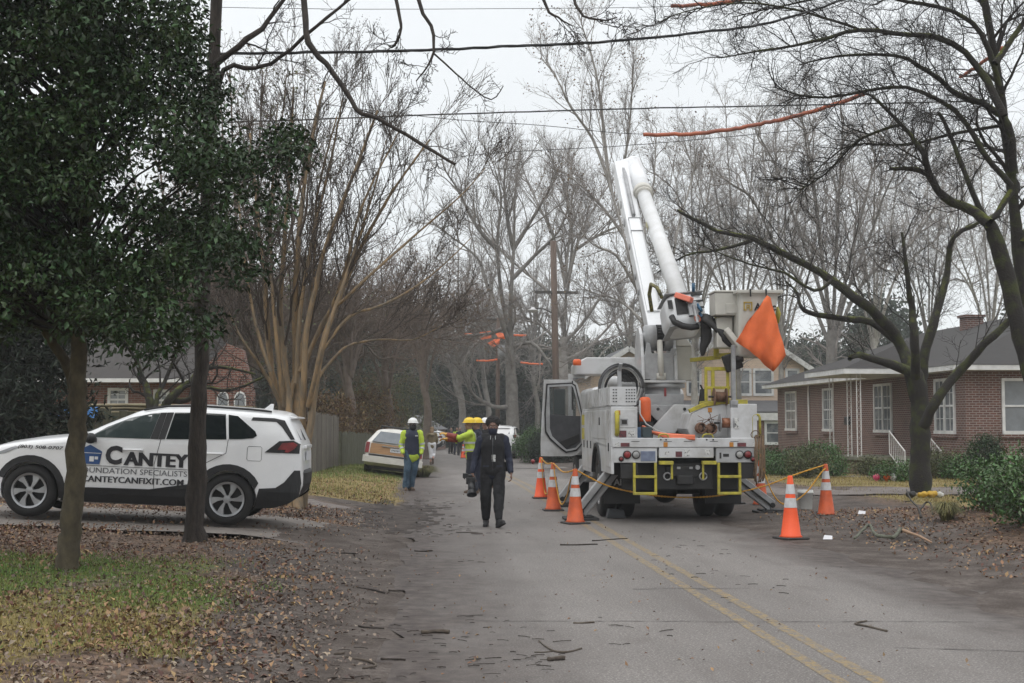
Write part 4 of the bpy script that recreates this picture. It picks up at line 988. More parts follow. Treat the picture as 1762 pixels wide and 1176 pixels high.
# chassis and running gear; black blocks also fill in the shade underneath
bx('chassis', BLK, (-.42, -.34, .3, 8.6, .62, .86), (.34, .42, .3, 8.6, .62, .86), (-.5, .5, 2.4, 2.9, .6, .95), (-1.0, 1.0, .42, .46, .55, 1.02), (-.9, .9, 4.3, 5.0, .45, 1.0))
mb = MB(); mb.tube([(-.9, 1.9, .5), (.9, 1.9, .5)], .1, 12); mb.ell((0, 1.9, .48), .24, .22, .24); mb.tube([(-.9, 7.0, .48), (.9, 7.0, .48)], .07, 10); mb.tube([(0, 1.9, .5), (0, 6.5, .75)], .05, 8); mb.build('axle', BLK, TRK, True)
bx('deck', TG, (-1.2, 1.2, .11, 4.3, 1.14, 1.285))
bx('cross_member', BLK, (-.48, .5, .12, .22, .58, 1.02), (-1.15, 1.15, .6, .66, .8, 1.13))
for sd in (-1, 1):
    for x in (1.07, .74): wheel(TRK, sd * x, 1.95, .50, .50, .29, sd, .28, 8, TG, axx=True)
    wheel(TRK, sd * .98, 7.0, .50, .50, .28, sd, .28, 8, TG, axx=True)
    mb = MB(); mb.prism([(sd * .56 - .32, .30), (sd * .56 + .32, .30), (sd * .56 + .32, .86), (sd * .56 - .32, .86)] if False else [(sd * .90 - .32, .28), (sd * .90 + .32, .28), (sd * .90 + .32, .80), (sd * .90 - .32, .80)], lambda a, b, t: (a, t, b), 1.10, 1.125)
    fl = mb.build('mud_flap', BLK, TRK); FPM = mat('flap_print', (.32, .32, .32), .6)
    mb = MB(); text_fit('Altec', .115, .33, lambda u, v: (sd * .90 - .15 + u, 1.092, .60 + v), mb, bold=.03); mb.build('lettering', FPM, fl); mb = MB()
    for (a0, a1, b0, b1) in ((-.29, -.19, .60, .612), (-.29, -.19, .703, .715), (-.29, -.278, .60, .715), (-.265, -.19, .655, .667), (-.202, -.19, .60, .715), (-.265, -.253, .62, .70)): mb.box(sd * .90 + a0, sd * .90 + a1, 1.088, 1.096, b0, b1)
    mb.build('logo_mark', FPM, fl)
# tail: beam, light panels, lamps
TB = bx('tail_beam', TW, (-1.22, 1.25, -.02, .10, 1.288, 1.447))
for x in (-.83, -.28, .06, .5, .85): bx('beam_slot', BLK, (x - .07, x + .07, -.024, .02, 1.385, 1.393), parent=TB, bevel=0)
for x in (-.32, .80): bx('reflector', AMB, (x - .035, x + .035, -.028, 0, 1.295, 1.375), parent=TB, bevel=.004)
for x in (-1.02, .96): bx('sticker', REDS, (x - .06, x + .09, -.024, 0, 1.30, 1.365), parent=TB, bevel=0)
bx('sticker', STK, (-1.17, -1.10, -.024, 0, 1.30, 1.37), (1.17, 1.22, -.024, 0, 1.30, 1.37), parent=TB, bevel=0)
for x in (-.40, -.31, .38, .49): bx('bolt', BLK, (x - .012, x + .012, -.026, 0, 1.405, 1.43), parent=TB, bevel=0)
LP1 = bx('light_panel', TW, (-1.22, -.46, .0, .09, 1.03, 1.284)); LP2 = bx('light_panel', TG, (.54, 1.2, .0, .09, 1.03, 1.284))
CPN = bx('centre_panel', TW, (-.43, .50, -.01, .08, 1.11, 1.285))
bx('sticker', STK, (.0, .09, -.016, 0, 1.14, 1.25), (-.34, -.26, -.016, 0, 1.17, 1.22), (.35, .43, -.016, 0, 1.17, 1.25), parent=CPN, bevel=0)
bx('sticker', REDS, (-.15, -.04, -.016, 0, 1.13, 1.22), parent=CPN, bevel=0)
def lamp(x, z, r, m, par):
    mb = MB(); mb.tube([(x, .0, z), (x, -.022, z)], r + .016, 20); l = mb.build('lamp', BLK, par, True)
    mb = MB(); mb.tube([(x, -.01, z), (x, -.03, z), (x, -.038, z)], [r, r, r * .7], 20); mb.build('lens', m, l, True)
lamp(-.97, 1.165, .055, RED, LP1); lamp(-.82, 1.165, .055, LAMP, LP1); lamp(-1.07, 1.095, .028, RED, LP1)
lamp(.94, 1.165, .055, LAMP, LP2); lamp(1.08, 1.165, .055, RED, LP2); lamp(1.165, 1.09, .028, RED, LP2)
bx('number_plate', PLB, (-.74, -.49, -.012, 0, 1.06, 1.225), parent=LP1, bevel=.004)
bx('sticker', BLK, (.66, .76, -.004, .01, 1.13, 1.18), (.60, .63, -.004, .01, 1.1, 1.2), parent=LP2, bevel=0)
for x in (-.93, 1.06): bx('step_plate', BLK, (x - .15, x + .15, .02, .07, .76, 1.02))
# yellow ladders, steps and grab bars
for x in (-.67, .76):
    mb = MB()
    for dx in (-.18, .18): mb.box(x + dx - .022, x + dx + .022, -.03, .02, .50, 1.03)
    mb.box(x - .2, x + .2, -.05, .04, .775, .82); mb.box(x - .2, x + .2, -.05, .04, .495, .54); mb.build('ladder', YEL, TRK, bevel=.008)
for x, q in ((-.31, .10), (.42, -.10)):
    mb = MB(); mb.box(x - .12, x + .12, -.05, .07, 1.0, 1.06); mb.box(x + q - .018, x + q + .018, 0, .03, .75, 1.0); mb.build('step', YEL, TRK, bevel=.006)
def bail(x0, x1, z0, z1, y, r=.018, name='grab_handle'):
    mb = MB(); k = .05; mb.tube([(x0, y, z0), (x0, y, z1 - k), (x0 + k * .3, y, z1 - k * .3), (x0 + k, y, z1), (x1 - k, y, z1), (x1 - k * .3, y, z1 - k * .3), (x1, y, z1 - k), (x1, y, z0)], r, 8); return mb.build(name, YEL, TRK, True)
bail(-.43, -.26, 1.447, 1.51, .03, .012); bail(.32, .50, 1.447, 1.51, .03, .012)
mb = MB(); mb.tube([(-1.14, -.0, 1.50), (-1.14, -.05, 1.54), (-1.14, -.05, 1.84), (-1.14, 0, 1.88)], .04, 8); mb.build('grab_handle', YEL, TRK, True)
bail(1.17, 1.30, 1.447, 1.84, .02, .022)
# towing gear under the tail
mb = MB(); mb.box(-.3, .35, .1, .2, .78, .98); mb.box(-.12, .16, .0, .12, .66, .82); mb.build('hitch', BLK, TRK, bevel=.02)
for x in (-.28, .33): mb = MB(); mb.tube([(x + .06 * math.cos(a), .06, .80 + .06 * math.sin(a)) for a in np.linspace(0, 6.28, 13)], .014, 6); mb.build('tow_ring', STEEL, TRK, True)
mb = MB()
for x in (-.08, .13): mb.box(x - .03, x + .03, .08, .13, .92, .96)
mb.tube([(.24, .05, .95), (.24, .12, .95)], .04, 12); mb.build('trailer_socket', STEEL, TRK, bevel=.004)
# side boxes with wheel arch
def sidebox(name, x0, x1, ztop):
    inner = x0 + .05 if x0 < 0 else x1 - .05
    poly = [(0, .84), (1.28, .84)] + [(1.95 + .66 * math.cos(R(a)), .62 + .72 * math.sin(R(a))) for a in range(162, 17, -12)] + [(2.62, .76), (4.35, .76), (4.35, 1.30), (0, 1.30)]
    mb = MB(); mb.prism(poly, lambda a, b, t: (t, a, b), *((x0, inner) if x0 < 0 else (inner, x1))); mb.box(x0, x1, 0, 4.35, 1.301, ztop); return mb.build(name, TW, TRK, bevel=.01)
SB1 = sidebox('side_box', -1.24, -.79, 1.97); SB2 = sidebox('side_box', .80, 1.25, 2.02)
for k, (y0, y1, z0, z1) in enumerate(((.10, .50, .95, 1.92), (.56, 2.55, 1.42, 1.92), (2.66, 3.18, .84, 1.92), (3.22, 3.74, .84, 1.92), (3.78, 4.3, .84, 1.92))):
    dr = bx('box_door', TW, (-1.254, -1.236, y0, y1, z0, z1), parent=SB1, bevel=.008)
    ym = y0 + .06 if k != 1 else 1.4
    bx('latch', BLK, (-1.268, -1.25, ym, ym + .06, 1.22 if k != 1 else 1.66, 1.36 if k != 1 else 1.80), parent=dr, bevel=.004)
bx('warning_sticker', YEL, (-1.262, -1.25, 3.84, 4.24, 1.66, 1.86), (-1.262, -1.25, 3.84, 4.24, 1.38, 1.60), parent=SB1, bevel=0)
mb = MB(); mb.prism([(1.95 + .66 * math.cos(R(a)), .62 + .72 * math.sin(R(a))) for a in range(165, 14, -10)] + [(1.95 + .60 * math.cos(R(a)), .62 + .66 * math.sin(R(a))) for a in range(14, 166, 10)], lambda a, b, t: (t, a, b), -1.27, -1.20); mb.build('arch_trim', CLAD, SB1)
# rear face of the left box
bx('reflector', AMB, (-1.15, -1.08, -.012, .01, 1.83, 1.91), parent=SB1, bevel=.004)
bx('latch', STEEL, (-1.08, -.95, -.014, .01, 1.66, 1.77), parent=SB1, bevel=.006); bx('latch_recess', BLK, (-1.06, -.97, -.018, 0, 1.68, 1.75), parent=SB1, bevel=0)
bx('drawer_front', TW, (-1.17, -.82, -.008, .01, 1.62, 1.93), parent=SB1, bevel=.006)
bx('sticker', REDS, (-1.1, -.98, -.012, .01, 1.46, 1.57), parent=SB1, bevel=0); bx('sticker', STK, (-.95, -.84, -.012, .01, 1.47, 1.57), parent=SB1, bevel=0)
# ribbed basket on the left box
mb = MB(); mb.box(-1.25, -.80, .04, .065, 2.0, 2.31); mb.box(-1.25, -1.225, .066, 3.3, 2.0, 2.31); mb.box(-.825, -.80, .066, 3.3, 2.0, 2.31); mb.box(-1.22, -.83, 3.28, 3.3, 2.0, 2.31); mb.box(-1.22, -.83, .07, 3.27, 1.972, 1.99)
for k in range(13): mb.box(-1.268, -1.249, .12 + k * .25, .17 + k * .25, 2.005, 2.305)
bk = mb.build('basket', TW, TRK)
mb = MB()
for a in range(6):
    for b in range(5):
        if a < 2: mb.box(-1.20 + a * .045, -1.175 + a * .045, .034, .05, 2.05 + b * .05, 2.067 + b * .05)
        else: mb.box(-1.07 + a * .045, -1.045 + a * .045, .034, .05, 2.05 + b * .05, 2.067 + b * .05)
mb.build('perforation', BLK, bk)
mb = MB(); mb.box(-1.04, -.97, .6, .64, 2.0, 2.62); mb.bar((-1.0, .62, 2.6), (-1.0, .45, 2.72), .06, .03); mb.build('hose_bracket', TG, TRK, bevel=.006)
# right bin with curved yellow lip, pole, guard frame
mb = MB(); mb.prism([(.18, 1.45), (1.16, 1.45), (1.16, 2.02), (.72, 2.02), (.42, 1.97), (.2, 1.86), (.12, 1.6)], lambda a, b, t: (a, t, b), .34, 1.9); bn = mb.build('bin', TW, TRK, bevel=.015)
mb = MB(); mb.prism([(1.17, 2.022), (1.17, 2.10), (.72, 2.10), (.40, 2.045), (.15, 1.93), (.17, 1.87), (.42, 1.972), (.72, 2.022)], lambda a, b, t: (a, t, b), .32, .42); mb.build('bin_lip', YEL, bn, bevel=.008)
bx('reflector', AMB, (.48, .55, .328, .35, 1.88, 1.96), parent=bn, bevel=.004); bx('latch', BLK, (.98, 1.02, .325, .35, 1.72, 1.86), parent=bn, bevel=.005)
mb = MB(); mb.box(.83, .90, .02, .09, 1.447, 3.02); mb.box(.8, .93, .0, .1, 1.95, 2.08); mb.build('pole', STEEL, TRK, bevel=.008)
bx('bracket', STK, (.86, .93, -.01, .02, 1.6, 1.78), bevel=.004)
mb = MB(); y = .45
for (x, w) in ((.48, .05), (.60, .06), (.86, .05), (.98, .05)): mb.box(x - w / 2, x + w / 2, y, y + .05, 2.03, 2.66)
mb.box(.455, 1.005, y - .002, y + .052, 2.60, 2.665); mb.box(.455, .9, y - .002, y + .052, 2.28, 2.33); mb.box(.455, 1.005, y - .003, y + .5, 2.03, 2.08)
mb.build('guard_frame', YEL, TRK, bevel=.008)
# pedestal, braces and turntable
PY = 2.0
mb = MB(); mb.box(-.48, .36, PY - .45, PY + .45, 1.29, 1.90); mb.build('pedestal_base', BLK, TRK, bevel=.02)  # base kept black, putting the shade of the brace gap into its colour
mb = MB(); mb.prism([(-.62, 2.02), (.46, 2.02), (.40, 1.95), (.22, 1.84), (-.40, 1.84), (-.60, 1.95)], lambda a, b, t: (a, t, b), PY - .52, PY - .48); mb.box(-.42, .3, PY - .44, PY + .4, 1.905, 2.22); mb.build('pedestal', TG, TRK, bevel=.01)
mb = MB(); mb.bar((-.46, PY - .62, 1.40), (.12, PY - .60, 2.02), .10, .24, up=(0, 1, 0), w2=.10, h2=.22)
mb = MB(); mb.prism([(-.52, 1.40), (.08, 2.03), (.46, 2.02), (.36, 1.90), (-.02, 1.36), (-.2, 1.32)], lambda a, b, t: (a, t, b), PY - .70, PY - .58); mb.build('brace', TW, TRK, bevel=.012)
mb = MB(); mb.prism([(-.50, 2.0), (-.22, 2.03), (.0, 1.82), (-.12, 1.66)], lambda a, b, t: (a, t, b), PY - .575, PY - .53); mb.build('brace', TG, TRK, bevel=.01)
mb = MB()
for (x, z) in ((-.40, 1.96), (-.22, 1.975), (.26, 1.975), (.38, 1.96)): mb.tube([(x, PY - .70, z - .03), (x, PY - .72, z - .03)], .028, 12)
mb.build('bolt', BLK, TRK)
mb = MB(); mb.lathe([(.40, 2.13), (.42, 2.15), (.42, 2.20), (.36, 2.22), (.36, 2.34), (.44, 2.345), (.44, 2.42)], 32, Matrix.Translation((-.04, PY, 0))); mb.build('turntable', TG, TRK, True)
bx('marker', RED, (-.06, -.02, PY - .45, PY - .42, 2.18, 2.33), bevel=0)
bx('turret_plate', TW, (-.52, .34, PY - .46, PY + .5, 2.425, 2.47))
# turret cheeks seen from the tail
def cheek(x0, x1):
    poly = [(PY - .42, 2.47), (PY + .48, 2.47), (PY + .42, 3.1), (PY + .25, 3.42), (PY - .02, 3.46), (PY - .2, 3.32), (PY - .36, 2.9)]
    mb = MB(); mb.prism(poly, lambda a, b, t: (t, a, b), x0, x1); return mb.build('turret_cheek', TW, TRK, bevel=.015)
cheek(-.46, -.40); cheek(.14, .20)
mb = MB(); mb.prism([(-.40, 2.472), (.14, 2.472), (.12, 2.9), (.2, 3.05), (.1, 3.06), (.06, 2.96), (-.27, 2.96), (-.3, 3.14), (-.36, 3.16), (-.40, 2.9)], lambda a, b, t: (a, t, b), PY - .38, PY - .34); mb.build('turret_web', TG, TRK, bevel=.01)
mb = MB(); mb.tube([(-.11, PY - .44, 2.55), (-.11, PY - .30, 3.2)], .055, 14); mb.box(-.19, -.03, PY - .46, PY - .36, 2.475, 2.60); mb.build('lift_cylinder', TC, TRK, True)
mb = MB(); mb.tube([(-.36, PY - .1, 3.26), (-.16, PY - .1, 3.26)], .24, 28); mb.tube([(-.02, PY - .1, 3.26), (.14, PY - .1, 3.26)], .24, 28); mb.tube([(-.4, PY - .1, 3.26), (.22, PY - .1, 3.26)], .1, 20); mb.build('hinge_drum', TG, TRK, True)
mb = MB()
for k in range(26): a = k * 2 * math.pi / 26; mb.box(-.14, -.03, -.018, .018, .225, .245, Matrix.Translation((0, PY - .1, 3.26)) @ Matrix.Rotation(a, 4, 'X'))
mb.tube([(-.15, PY - .1, 3.26), (-.03, PY - .1, 3.26)], .222, 24); mb.build('chain_wheel', BLK, TRK)
# valve block and hoses on the left of the turret
rnd = random.Random(8); mb = MB(); mb.box(-.80, -.5, PY - .3, PY + .1, 2.46, 2.66)
for k in range(14):
    x = -.88 + k * .03; mb.tube([(x, PY - .32, 2.5 + rnd.random() * .1), (x - .05, PY - .40, 2.52 + rnd.random() * .1), (x + .1, PY - .42, 2.44), (x + .2, PY - .36, 2.5)], .012, 5)
mb.build('valve_block', BLK, TRK, bevel=.006)
mb = MB(); mb.box(.20, .50, PY - .25, PY + .3, 2.47, 3.10); mb.frus((.35, PY, 3.10), .15, .27, (.28, PY, 3.34), .08, .2); mb.build('hydraulic_tank', TC, TRK, bevel=.02)
# lower boom, elbow, upper boom, boom tip
pv = Vector((-.13, PY - .1, 3.26)); el = tp(1069, 292, 9.4)
lo_w0, lo_w1 = .30, .40
def boom_box(name, a, b, w0, h0, w1, h1, m, par=TRK, holes=()):
    mb = MB(); mb.bar(a, b, w0, h0, (0, 0, 1), w1, h1); return mb.build(name, m, par, bevel=.03)
d = (el - pv).normalized()
LB = boom_box('lower_boom', pv + d * .1, el, .30, .34, .36, .46, TBW)
side = d.cross(Vector((0, 0, 1))).normalized(); upv = side.cross(d).normalized()
LEN_B = (el - pv).length
mb = MB()
for f in (.22, .30, .47, .62, .74): c = pv + d * (LEN_B * f) - side * .175; mb.tube([c + side * .01, c - side * .012], .07 + .03 * (f > .6), 16, sx=1, sy=1)
mb.build('boom_hole', TG, LB)
mb = MB(); mb.bar(pv + d * LEN_B * .08 + upv * .19, pv + d * LEN_B * .58 + upv * .23, .24, .05); mb.build('boom_cover', TBW, LB, bevel=.01)
mb = MB(); mb.bar(pv + d * LEN_B * .60 + upv * .20, pv + d * LEN_B * .94 + upv * .22, .06, .06); mb.tube([pv + d * LEN_B * .60 + upv * .26, pv + d * LEN_B * .90 + upv * .27], .045, 10); mb.build('compensation_link', STEEL, LB, True)
mb = MB()
for f in (.5, .58): c = pv + d * LEN_B * f + upv * .24; mb.bar(c - side * .13, c + side * .13, .03, .06)
mb.build('boom_band', STEEL, LB)
tipc = tp(1181, 545, .9)
el2 = tp(1090, 285, 9.4)
mb = MB(); mb.bar(el - d * .25, el2.lerp(el, .2) + Vector((.05, 0, .02)), .5, .5); 
mb = MB(); ax = (el2 - el).normalized(); mb.tube([el - ax * .18, el2 + ax * .1], .22, 24); mb.build('elbow', TBW, TRK, True)
du = (tipc - el2).normalized(); LU = (tipc - el2).length
mb = MB(); mb.tube([el2 - du * .10, el2 + du * LU * .24], [.215, .20], 20); mb.build('upper_boom_base', TBW, TRK, True)
mb = MB(); mb.tube([el2 + du * LU * .225, el2 + du * LU * .25], [.225, .225], 24); mb.tube([el2 + du * LU * .252, el2 + du * LU * .262], [.205, .205], 24); mb.build('boom_collar', TC, TRK, True)
UB = MB(); UB.tube([el2 + du * LU * .25, el2 + du * (LU - .35)], [.158, .165], 28); UB = UB.build('upper_boom', mat('fibreglass_white', (.62, .625, .63), .38, (.54, .54, .53), 3), TRK, True)
mb = MB(); q = el2 + du * LU * .47; mb.bar(q + upv * .02 - side * .175, q + du * .35 + upv * .02 - side * .175, .01, .09); mb.build('sticker', mat('boom_sticker', (.5, .46, .2), .5, (.05, .05, .05), 30), UB)
# tip housing
hm = MB(); hm.box(-.36, .34, -.42, .42, -.33, .33)
TIPM = Matrix.Translation(tipc + Vector((-.03, .15, .02))) @ Matrix.Rotation(R(-14), 4, 'X') @ Matrix.Rotation(R(-6), 4, 'Y')
TIP = mobj('boom_tip', bake(hm.mesh('t'), [('BEVEL', dict(width=.20, segments=6))], 'boom_tip'), TBW, TRK); TIP.matrix_local = TIPM
mb = MB(); mb.box(-.20, .0, -.44, -.41, -.10, .20); mb.build('tip_recess', BLK, TIP)
mb = MB(); mb.bar((-.16, -.42, .26), (.06, -.58, .09), .14, .10); mb.build('orange_block', mat('orange_pad', (.75, .2, .13), .5), TIP, bevel=.015)
mb = MB(); mb.box(.0, .16, -.50, -.41, -.16, .10); mb.tube([(.10, -.5, .02), (.11, -.52, -.32)], .035, 8); mb.build('tip_valve', STEEL, TIP, bevel=.01)
mb = MB()
for a, b in (((.16, -.40, .30), (.17, -.46, .44)), ((.18, -.44, .05), (.22, -.5, -.1)), ((.2, -.42, -.1), (.24, -.46, -.25))): mb.tube([a, b], .03, 8)
mb.build('blue_fitting', mat('fitting_blue', (.02, .09, .17), .4), TIP, True)
mb = MB(); mb.tube([(-.30, -.42, -.12), (-.28, -.47, -.24), (-.15, -.5, -.34), (0, -.5, -.38), (.12, -.46, -.36)], .055, 8); mb.build('hose_sleeve', BLK, TIP, True)
mb = MB()
for z in (-.02, .10, .22): mb.box(.10, .30, -.428, -.412, z, z + .035)
mb.box(-.33, -.25, -.428, -.412, .02, .18); mb.build('tip_slot', BLK, TIP)
mb = MB()
for z in (-.30, .29): mb.box(-.345, .325, -.40, .40, z, z + .014, Matrix.Scale(1.028, 4))
mb.build('tip_seam', TG, TIP)
mb = MB(); mb.tube([(-.36, -.2, .3), (-.44, -.25, .5), (-.5, -.1, .62), (-.52, .1, .5), (-.5, .2, .2)], .035, 8); mb.build('tip_hose', mat('hose_striped', (.25, .22, .06), .6, (.03, .03, .03), 30), TIP, True)
for (a, b, c, e_) in ((-.30, -.16, .332, .336), ): bx('tip_vent', BLK, (-.22, .0, -.1, -.05, .328, .334), (.12, .25, -.1, -.05, .328, .334), parent=TIP, bevel=0)
mb = MB(); mb.tube([(.13, -.47, -.16 - .03 * k) if False else (.12 + .05 * math.cos(a), -.53, -.24 + .06 * math.sin(a)) for k, a in enumerate(np.linspace(0, 6.28, 11))], .012, 6); mb.build('shackle', mat('shackle_red', (.3, .07, .03), .5), TIP, True)
# bucket and its mount
bt = tp(1298, 506, .35); bb = tp(1290, 616, .35)
mb = MB(); mb.frus((bb.x + .02, bb.y, bb.z), .28, .27, (bt.x, bt.y, bt.z), .345, .33); BK = mb.build('bucket', TC, TRK, bevel=.05, segs=3)
mb = MB()
for a, b, c, e_ in ((-.40, .40, -.40, -.345), (-.40, .40, .335, .39), (-.40, -.355, -.345, .335), (.355, .40, -.345, .335)): mb.box(bt.x + a, bt.x + b, bt.y + c, bt.y + e_, bt.z - .03, bt.z + .03)
mb.build('bucket_rim', TC, BK, bevel=.012)
fy = lambda z: bt.y - .33 + (bt.z - z) / (bt.z - bb.z) * .06 - .012
mb = MB(); zb = bt.z - .32; text_fit('Altec', .13, .38, lambda u, v: (bt.x - .09 + u, fy(zb + v), zb + v), mb, bold=.03); mb.build('lettering', INK, BK)
mb = MB(); x0 = bt.x - .27
for (a0, a1, b0, b1) in ((0, .15, .13, .15), (0, .02, 0, .13), (0, .05, 0, .02), (.13, .15, 0, .13), (.10, .13, 0, .02), (.05, .105, .085, .10), (.05, .065, .02, .085), (.09, .105, .02, .085), (.05, .105, .045, .06)): mb.add([(x0 + p, fy(zb + q) - r_, zb + q) for r_ in (0, .008) for p, q in ((a0, b0), (a1, b0), (a1, b1), (a0, b1))], [(0, 1, 2, 3), (7, 6, 5, 4), (0, 4, 5, 1), (1, 5, 6, 2), (2, 6, 7, 3), (3, 7, 4, 0)])
mb.build('logo_mark', mat('logo_gold', (.38, .26, .03), .5), BK)
t0 = tp(1245, 525, .5); mb = MB(); mb.box(t0.x - .20, t0.x + .19, t0.y - .25, t0.y + .25, t0.z - .20, t0.z + .19); mb.box(t0.x - .22, t0.x + .19, t0.y - .27, t0.y + .27, t0.z + .19, t0.z + .23); tb = mb.build('tool_tray', TC, TRK, bevel=.02)
mb = MB(); mb.box(t0.x - .02, t0.x + .17, t0.y - .265, t0.y - .25, t0.z - .17, t0.z + .0); mb.build('tray_lid', TC, tb, bevel=.008)
t1 = tp(1247, 575, .5); mb = MB(); mb.box(t1.x - .16, t1.x + .12, t1.y - .1, t1.y + .2, t1.z - .25, t1.z + .28); mb.bar((t1.x - .02, t1.y - .15, t1.z + .05), (t1.x + .22, t1.y - .25, t1.z - .28), .10, .3, up=(0, 1, 0)); mb.build('bucket_mount', TC, TRK, bevel=.02)
t2 = tp(1262, 622, .35); mb = MB(); mb.bar((t2.x - .16, t2.y, t2.z - .06), (t2.x + .12, t2.y, t2.z + .04), .3, .12, up=(0, 1, 0)); mb.tube([(t2.x + .0, t2.y - .18, t2.z + .01), (t2.x + .12, t2.y - .18, t2.z + .05)], .07, 10); mb.build('bucket_rest', BLK, TRK, bevel=.02)
a0 = tp(1188, 620, 1.1); a1 = tp(1240, 615, .8); a2 = tp(1222, 545, .9); mb = MB(); mb.bar(a0, a1, .07, .07); mb.bar((a1.x, a1.y, a1.z + .03), (a1.x + .25, a1.y - .3, a1.z + .03), .2, .07); mb.bar((a1.x - .08, a1.y, a1.z), (a2.x + .1, a1.y, a2.z), .09, .06); mb.build('boom_rest', YEL, TRK, bevel=.008)
# black covers hanging from the tip
def drape(name, pts, rs, lab):
    me = MB().tube([tp(*p) for p in pts], rs, 12, sx=1, sy=.6).mesh('x'); m_ = bake(me, [('SUBSURF', dict(levels=2)), ('DISPLACE', dict(strength=.05, texture=CLOUD))], name)
    return mobj(name, m_, BLK, TRK)
CLOUD = bpy.data.textures.new('folds', 'CLOUDS'); CLOUD.noise_scale = .12
drape('hose_cover', [(1208, 545, .6), (1216, 548, .55), (1235, 562, .5), (1252, 582, .45), (1262, 597, .45)], [.10, .12, .11, .14, .12], '')
drape('hose_cover', [(1210, 540, .6), (1214, 560, .6), (1216, 585, .62), (1210, 598, .62), (1208, 614, .62)], [.08, .11, .10, .07, .03], '')
# outriggers
def outrigger(xa, xb, y, za=1.05):
    mb = MB(); a, b = Vector((xa, y, za)), Vector((xb, y, .14)); mb.bar(a, b, .22, .20, up=(0, 1, 0)); o = mb.build('outrigger', TG, TRK, bevel=.015)
    mb = MB(); dd = (b - a).normalized(); mb.bar(a + dd * .1 + Vector((0, -.115, 0)), b + Vector((0, -.115, 0)), .02, .08, up=(0, 1, 0)); mb.tube([b + Vector((0, -.13, .02)), b + Vector((0, .13, .02))], .05, 12); mb.build('outrigger_pin', BLK, o)
    mb = MB(); mb.box(xb - .3, xb + .3, y - .28, y + .28, .005, .05); mb.box(xb - .22, xb + .22, y - .2, y + .2, .051, .08); mb.build('outrigger_pad', mat('pad_black', (.03, .03, .03), .8), o, bevel=.01)
outrigger(-.95, -1.64, 1.1, 1.0); outrigger(-.95, -1.62, 4.7, 1.0); outrigger(1.0, 2.12, 2.5, 1.0); outrigger(1.0, 1.9, 4.7, 1.0)
# cab, rest frame over the cab, open door
mb = MB(); mb.box(-.98, .98, 5.0, 7.25, .95, 2.45); CAB = mb.build('cab', TW, TRK, bevel=.14, segs=4)
bx('rear_window', CGLASS, (-.6, .6, 4.98, 5.02, 1.95, 2.3), parent=CAB, bevel=.01)
bx('side_window', CGLASS2, (.96, .99, 5.7, 6.9, 1.7, 2.3), parent=CAB, bevel=.01)
mb = MB(); mb.box(-.7, .7, 7.2, 8.9, .85, 1.75); mb.build('bonnet', TW, TRK, bevel=.15, segs=4)
for sd in (-1, 1): mb = MB(); mb.box(sd * 1.1 - .14, sd * 1.1 + .14, 6.3, 7.7, 1.0, 1.25); mb.build('fender', TW, TRK, bevel=.1, segs=4)
bx('cab_step', TG, (-1.08, -.8, 5.6, 6.5, .45, .92), bevel=.03)
bx('side_skirt', TW, (-1.05, -.8, 4.4, 5.55, .6, 1.6), bevel=.03)
mb = MB(); c0 = tp(987, 646, 6.8); c1 = tp(1136, 618, 6.8)
mb.prism([(c0.x, c0.z), (c1.x, c0.z), (c1.x, c1.z), (c0.x + .22, c1.z), (c0.x, c1.z - .14)], lambda a, b, t: (a, t, b), 6.2, 7.4); CR_ = mb.build('cab_rack', TW, TRK, bevel=.02)
mb = MB(); mb.box(c0.x - .12, c0.x - .02, 6.75, 6.85, 1.2, c0.z + .03); mb.box(c0.x - .12, c0.x + .25, 6.76, 6.84, c0.z - .06, c0.z - .002); mb.build('rack_post', TW, TRK); mb = MB(); mb.box(c1.x - .1, c1.x, 6.75, 6.85, 2.4, c0.z - .002); mb.build('rack_post', TW, TRK)
bc = tp(993, 621, 6.0); mb = MB(); mb.tube([(bc.x, 6.0, bc.z - .10), (bc.x, 6.0, bc.z - .0), (bc.x, 6.0, bc.z + .03)], [.09, .09, .06], 16); mb.build('beacon', ORG, TRK, True)
mb = MB(); tA, tB = tp(1046, 657, 4.6), tp(1130, 657, 4.6); mb.tube([tA, tB], .11, 20); mb.build('storage_tube', TW, TRK, True)
mb = MB()
for q in (1120, 1158): a = tp(q - 9, 618, 6.6); b = tp(q, 600, 6.6); c = tp(q + 8, 617, 6.6); mb.bar(a, b, .05, .05); mb.bar(b, c, .05, .05)
mb.build('rack_hook', BLK, TRK)
def dpt(zx, zy): return (920 + zx / 4.525, 640 + zy / 4.525)
DD = 5.9
def dprism(name, poly, t0, t1, m, par):
    pts = [tp(*dpt(a, b), DD) for a, b in poly]; y0 = DD
    mb = MB(); mb.prism([(p.x, p.z) for p in pts], lambda a, b, t: (a, y0 + t + .18 * (a + 1.0), b), t0, t1); return mb.build(name, m, par, bevel=.008)
def ringp(name, outer, inner, t0, t1, m, par):
    O = [tp(*dpt(a, b), DD) for a, b in outer]; I = [tp(*dpt(a, b), DD) for a, b in inner]; n = len(O); mb = MB()
    f = lambda p, t: (p.x, DD + t + .18 * (p.x + 1.0), p.z)
    vs = [f(p, t) for t in (t0, t1) for p in O] + [f(p, t) for t in (t0, t1) for p in I]; fs = []
    for i in range(n):
        j = (i + 1) % n; fs += [(i, j, 2 * n + j, 2 * n + i), (n + i, 3 * n + i, 3 * n + j, n + j), (i, n + i, n + j, j), (2 * n + i, 2 * n + j, 3 * n + j, 3 * n + i)]
    mb.add(vs, fs); return mb.build(name, m, par)
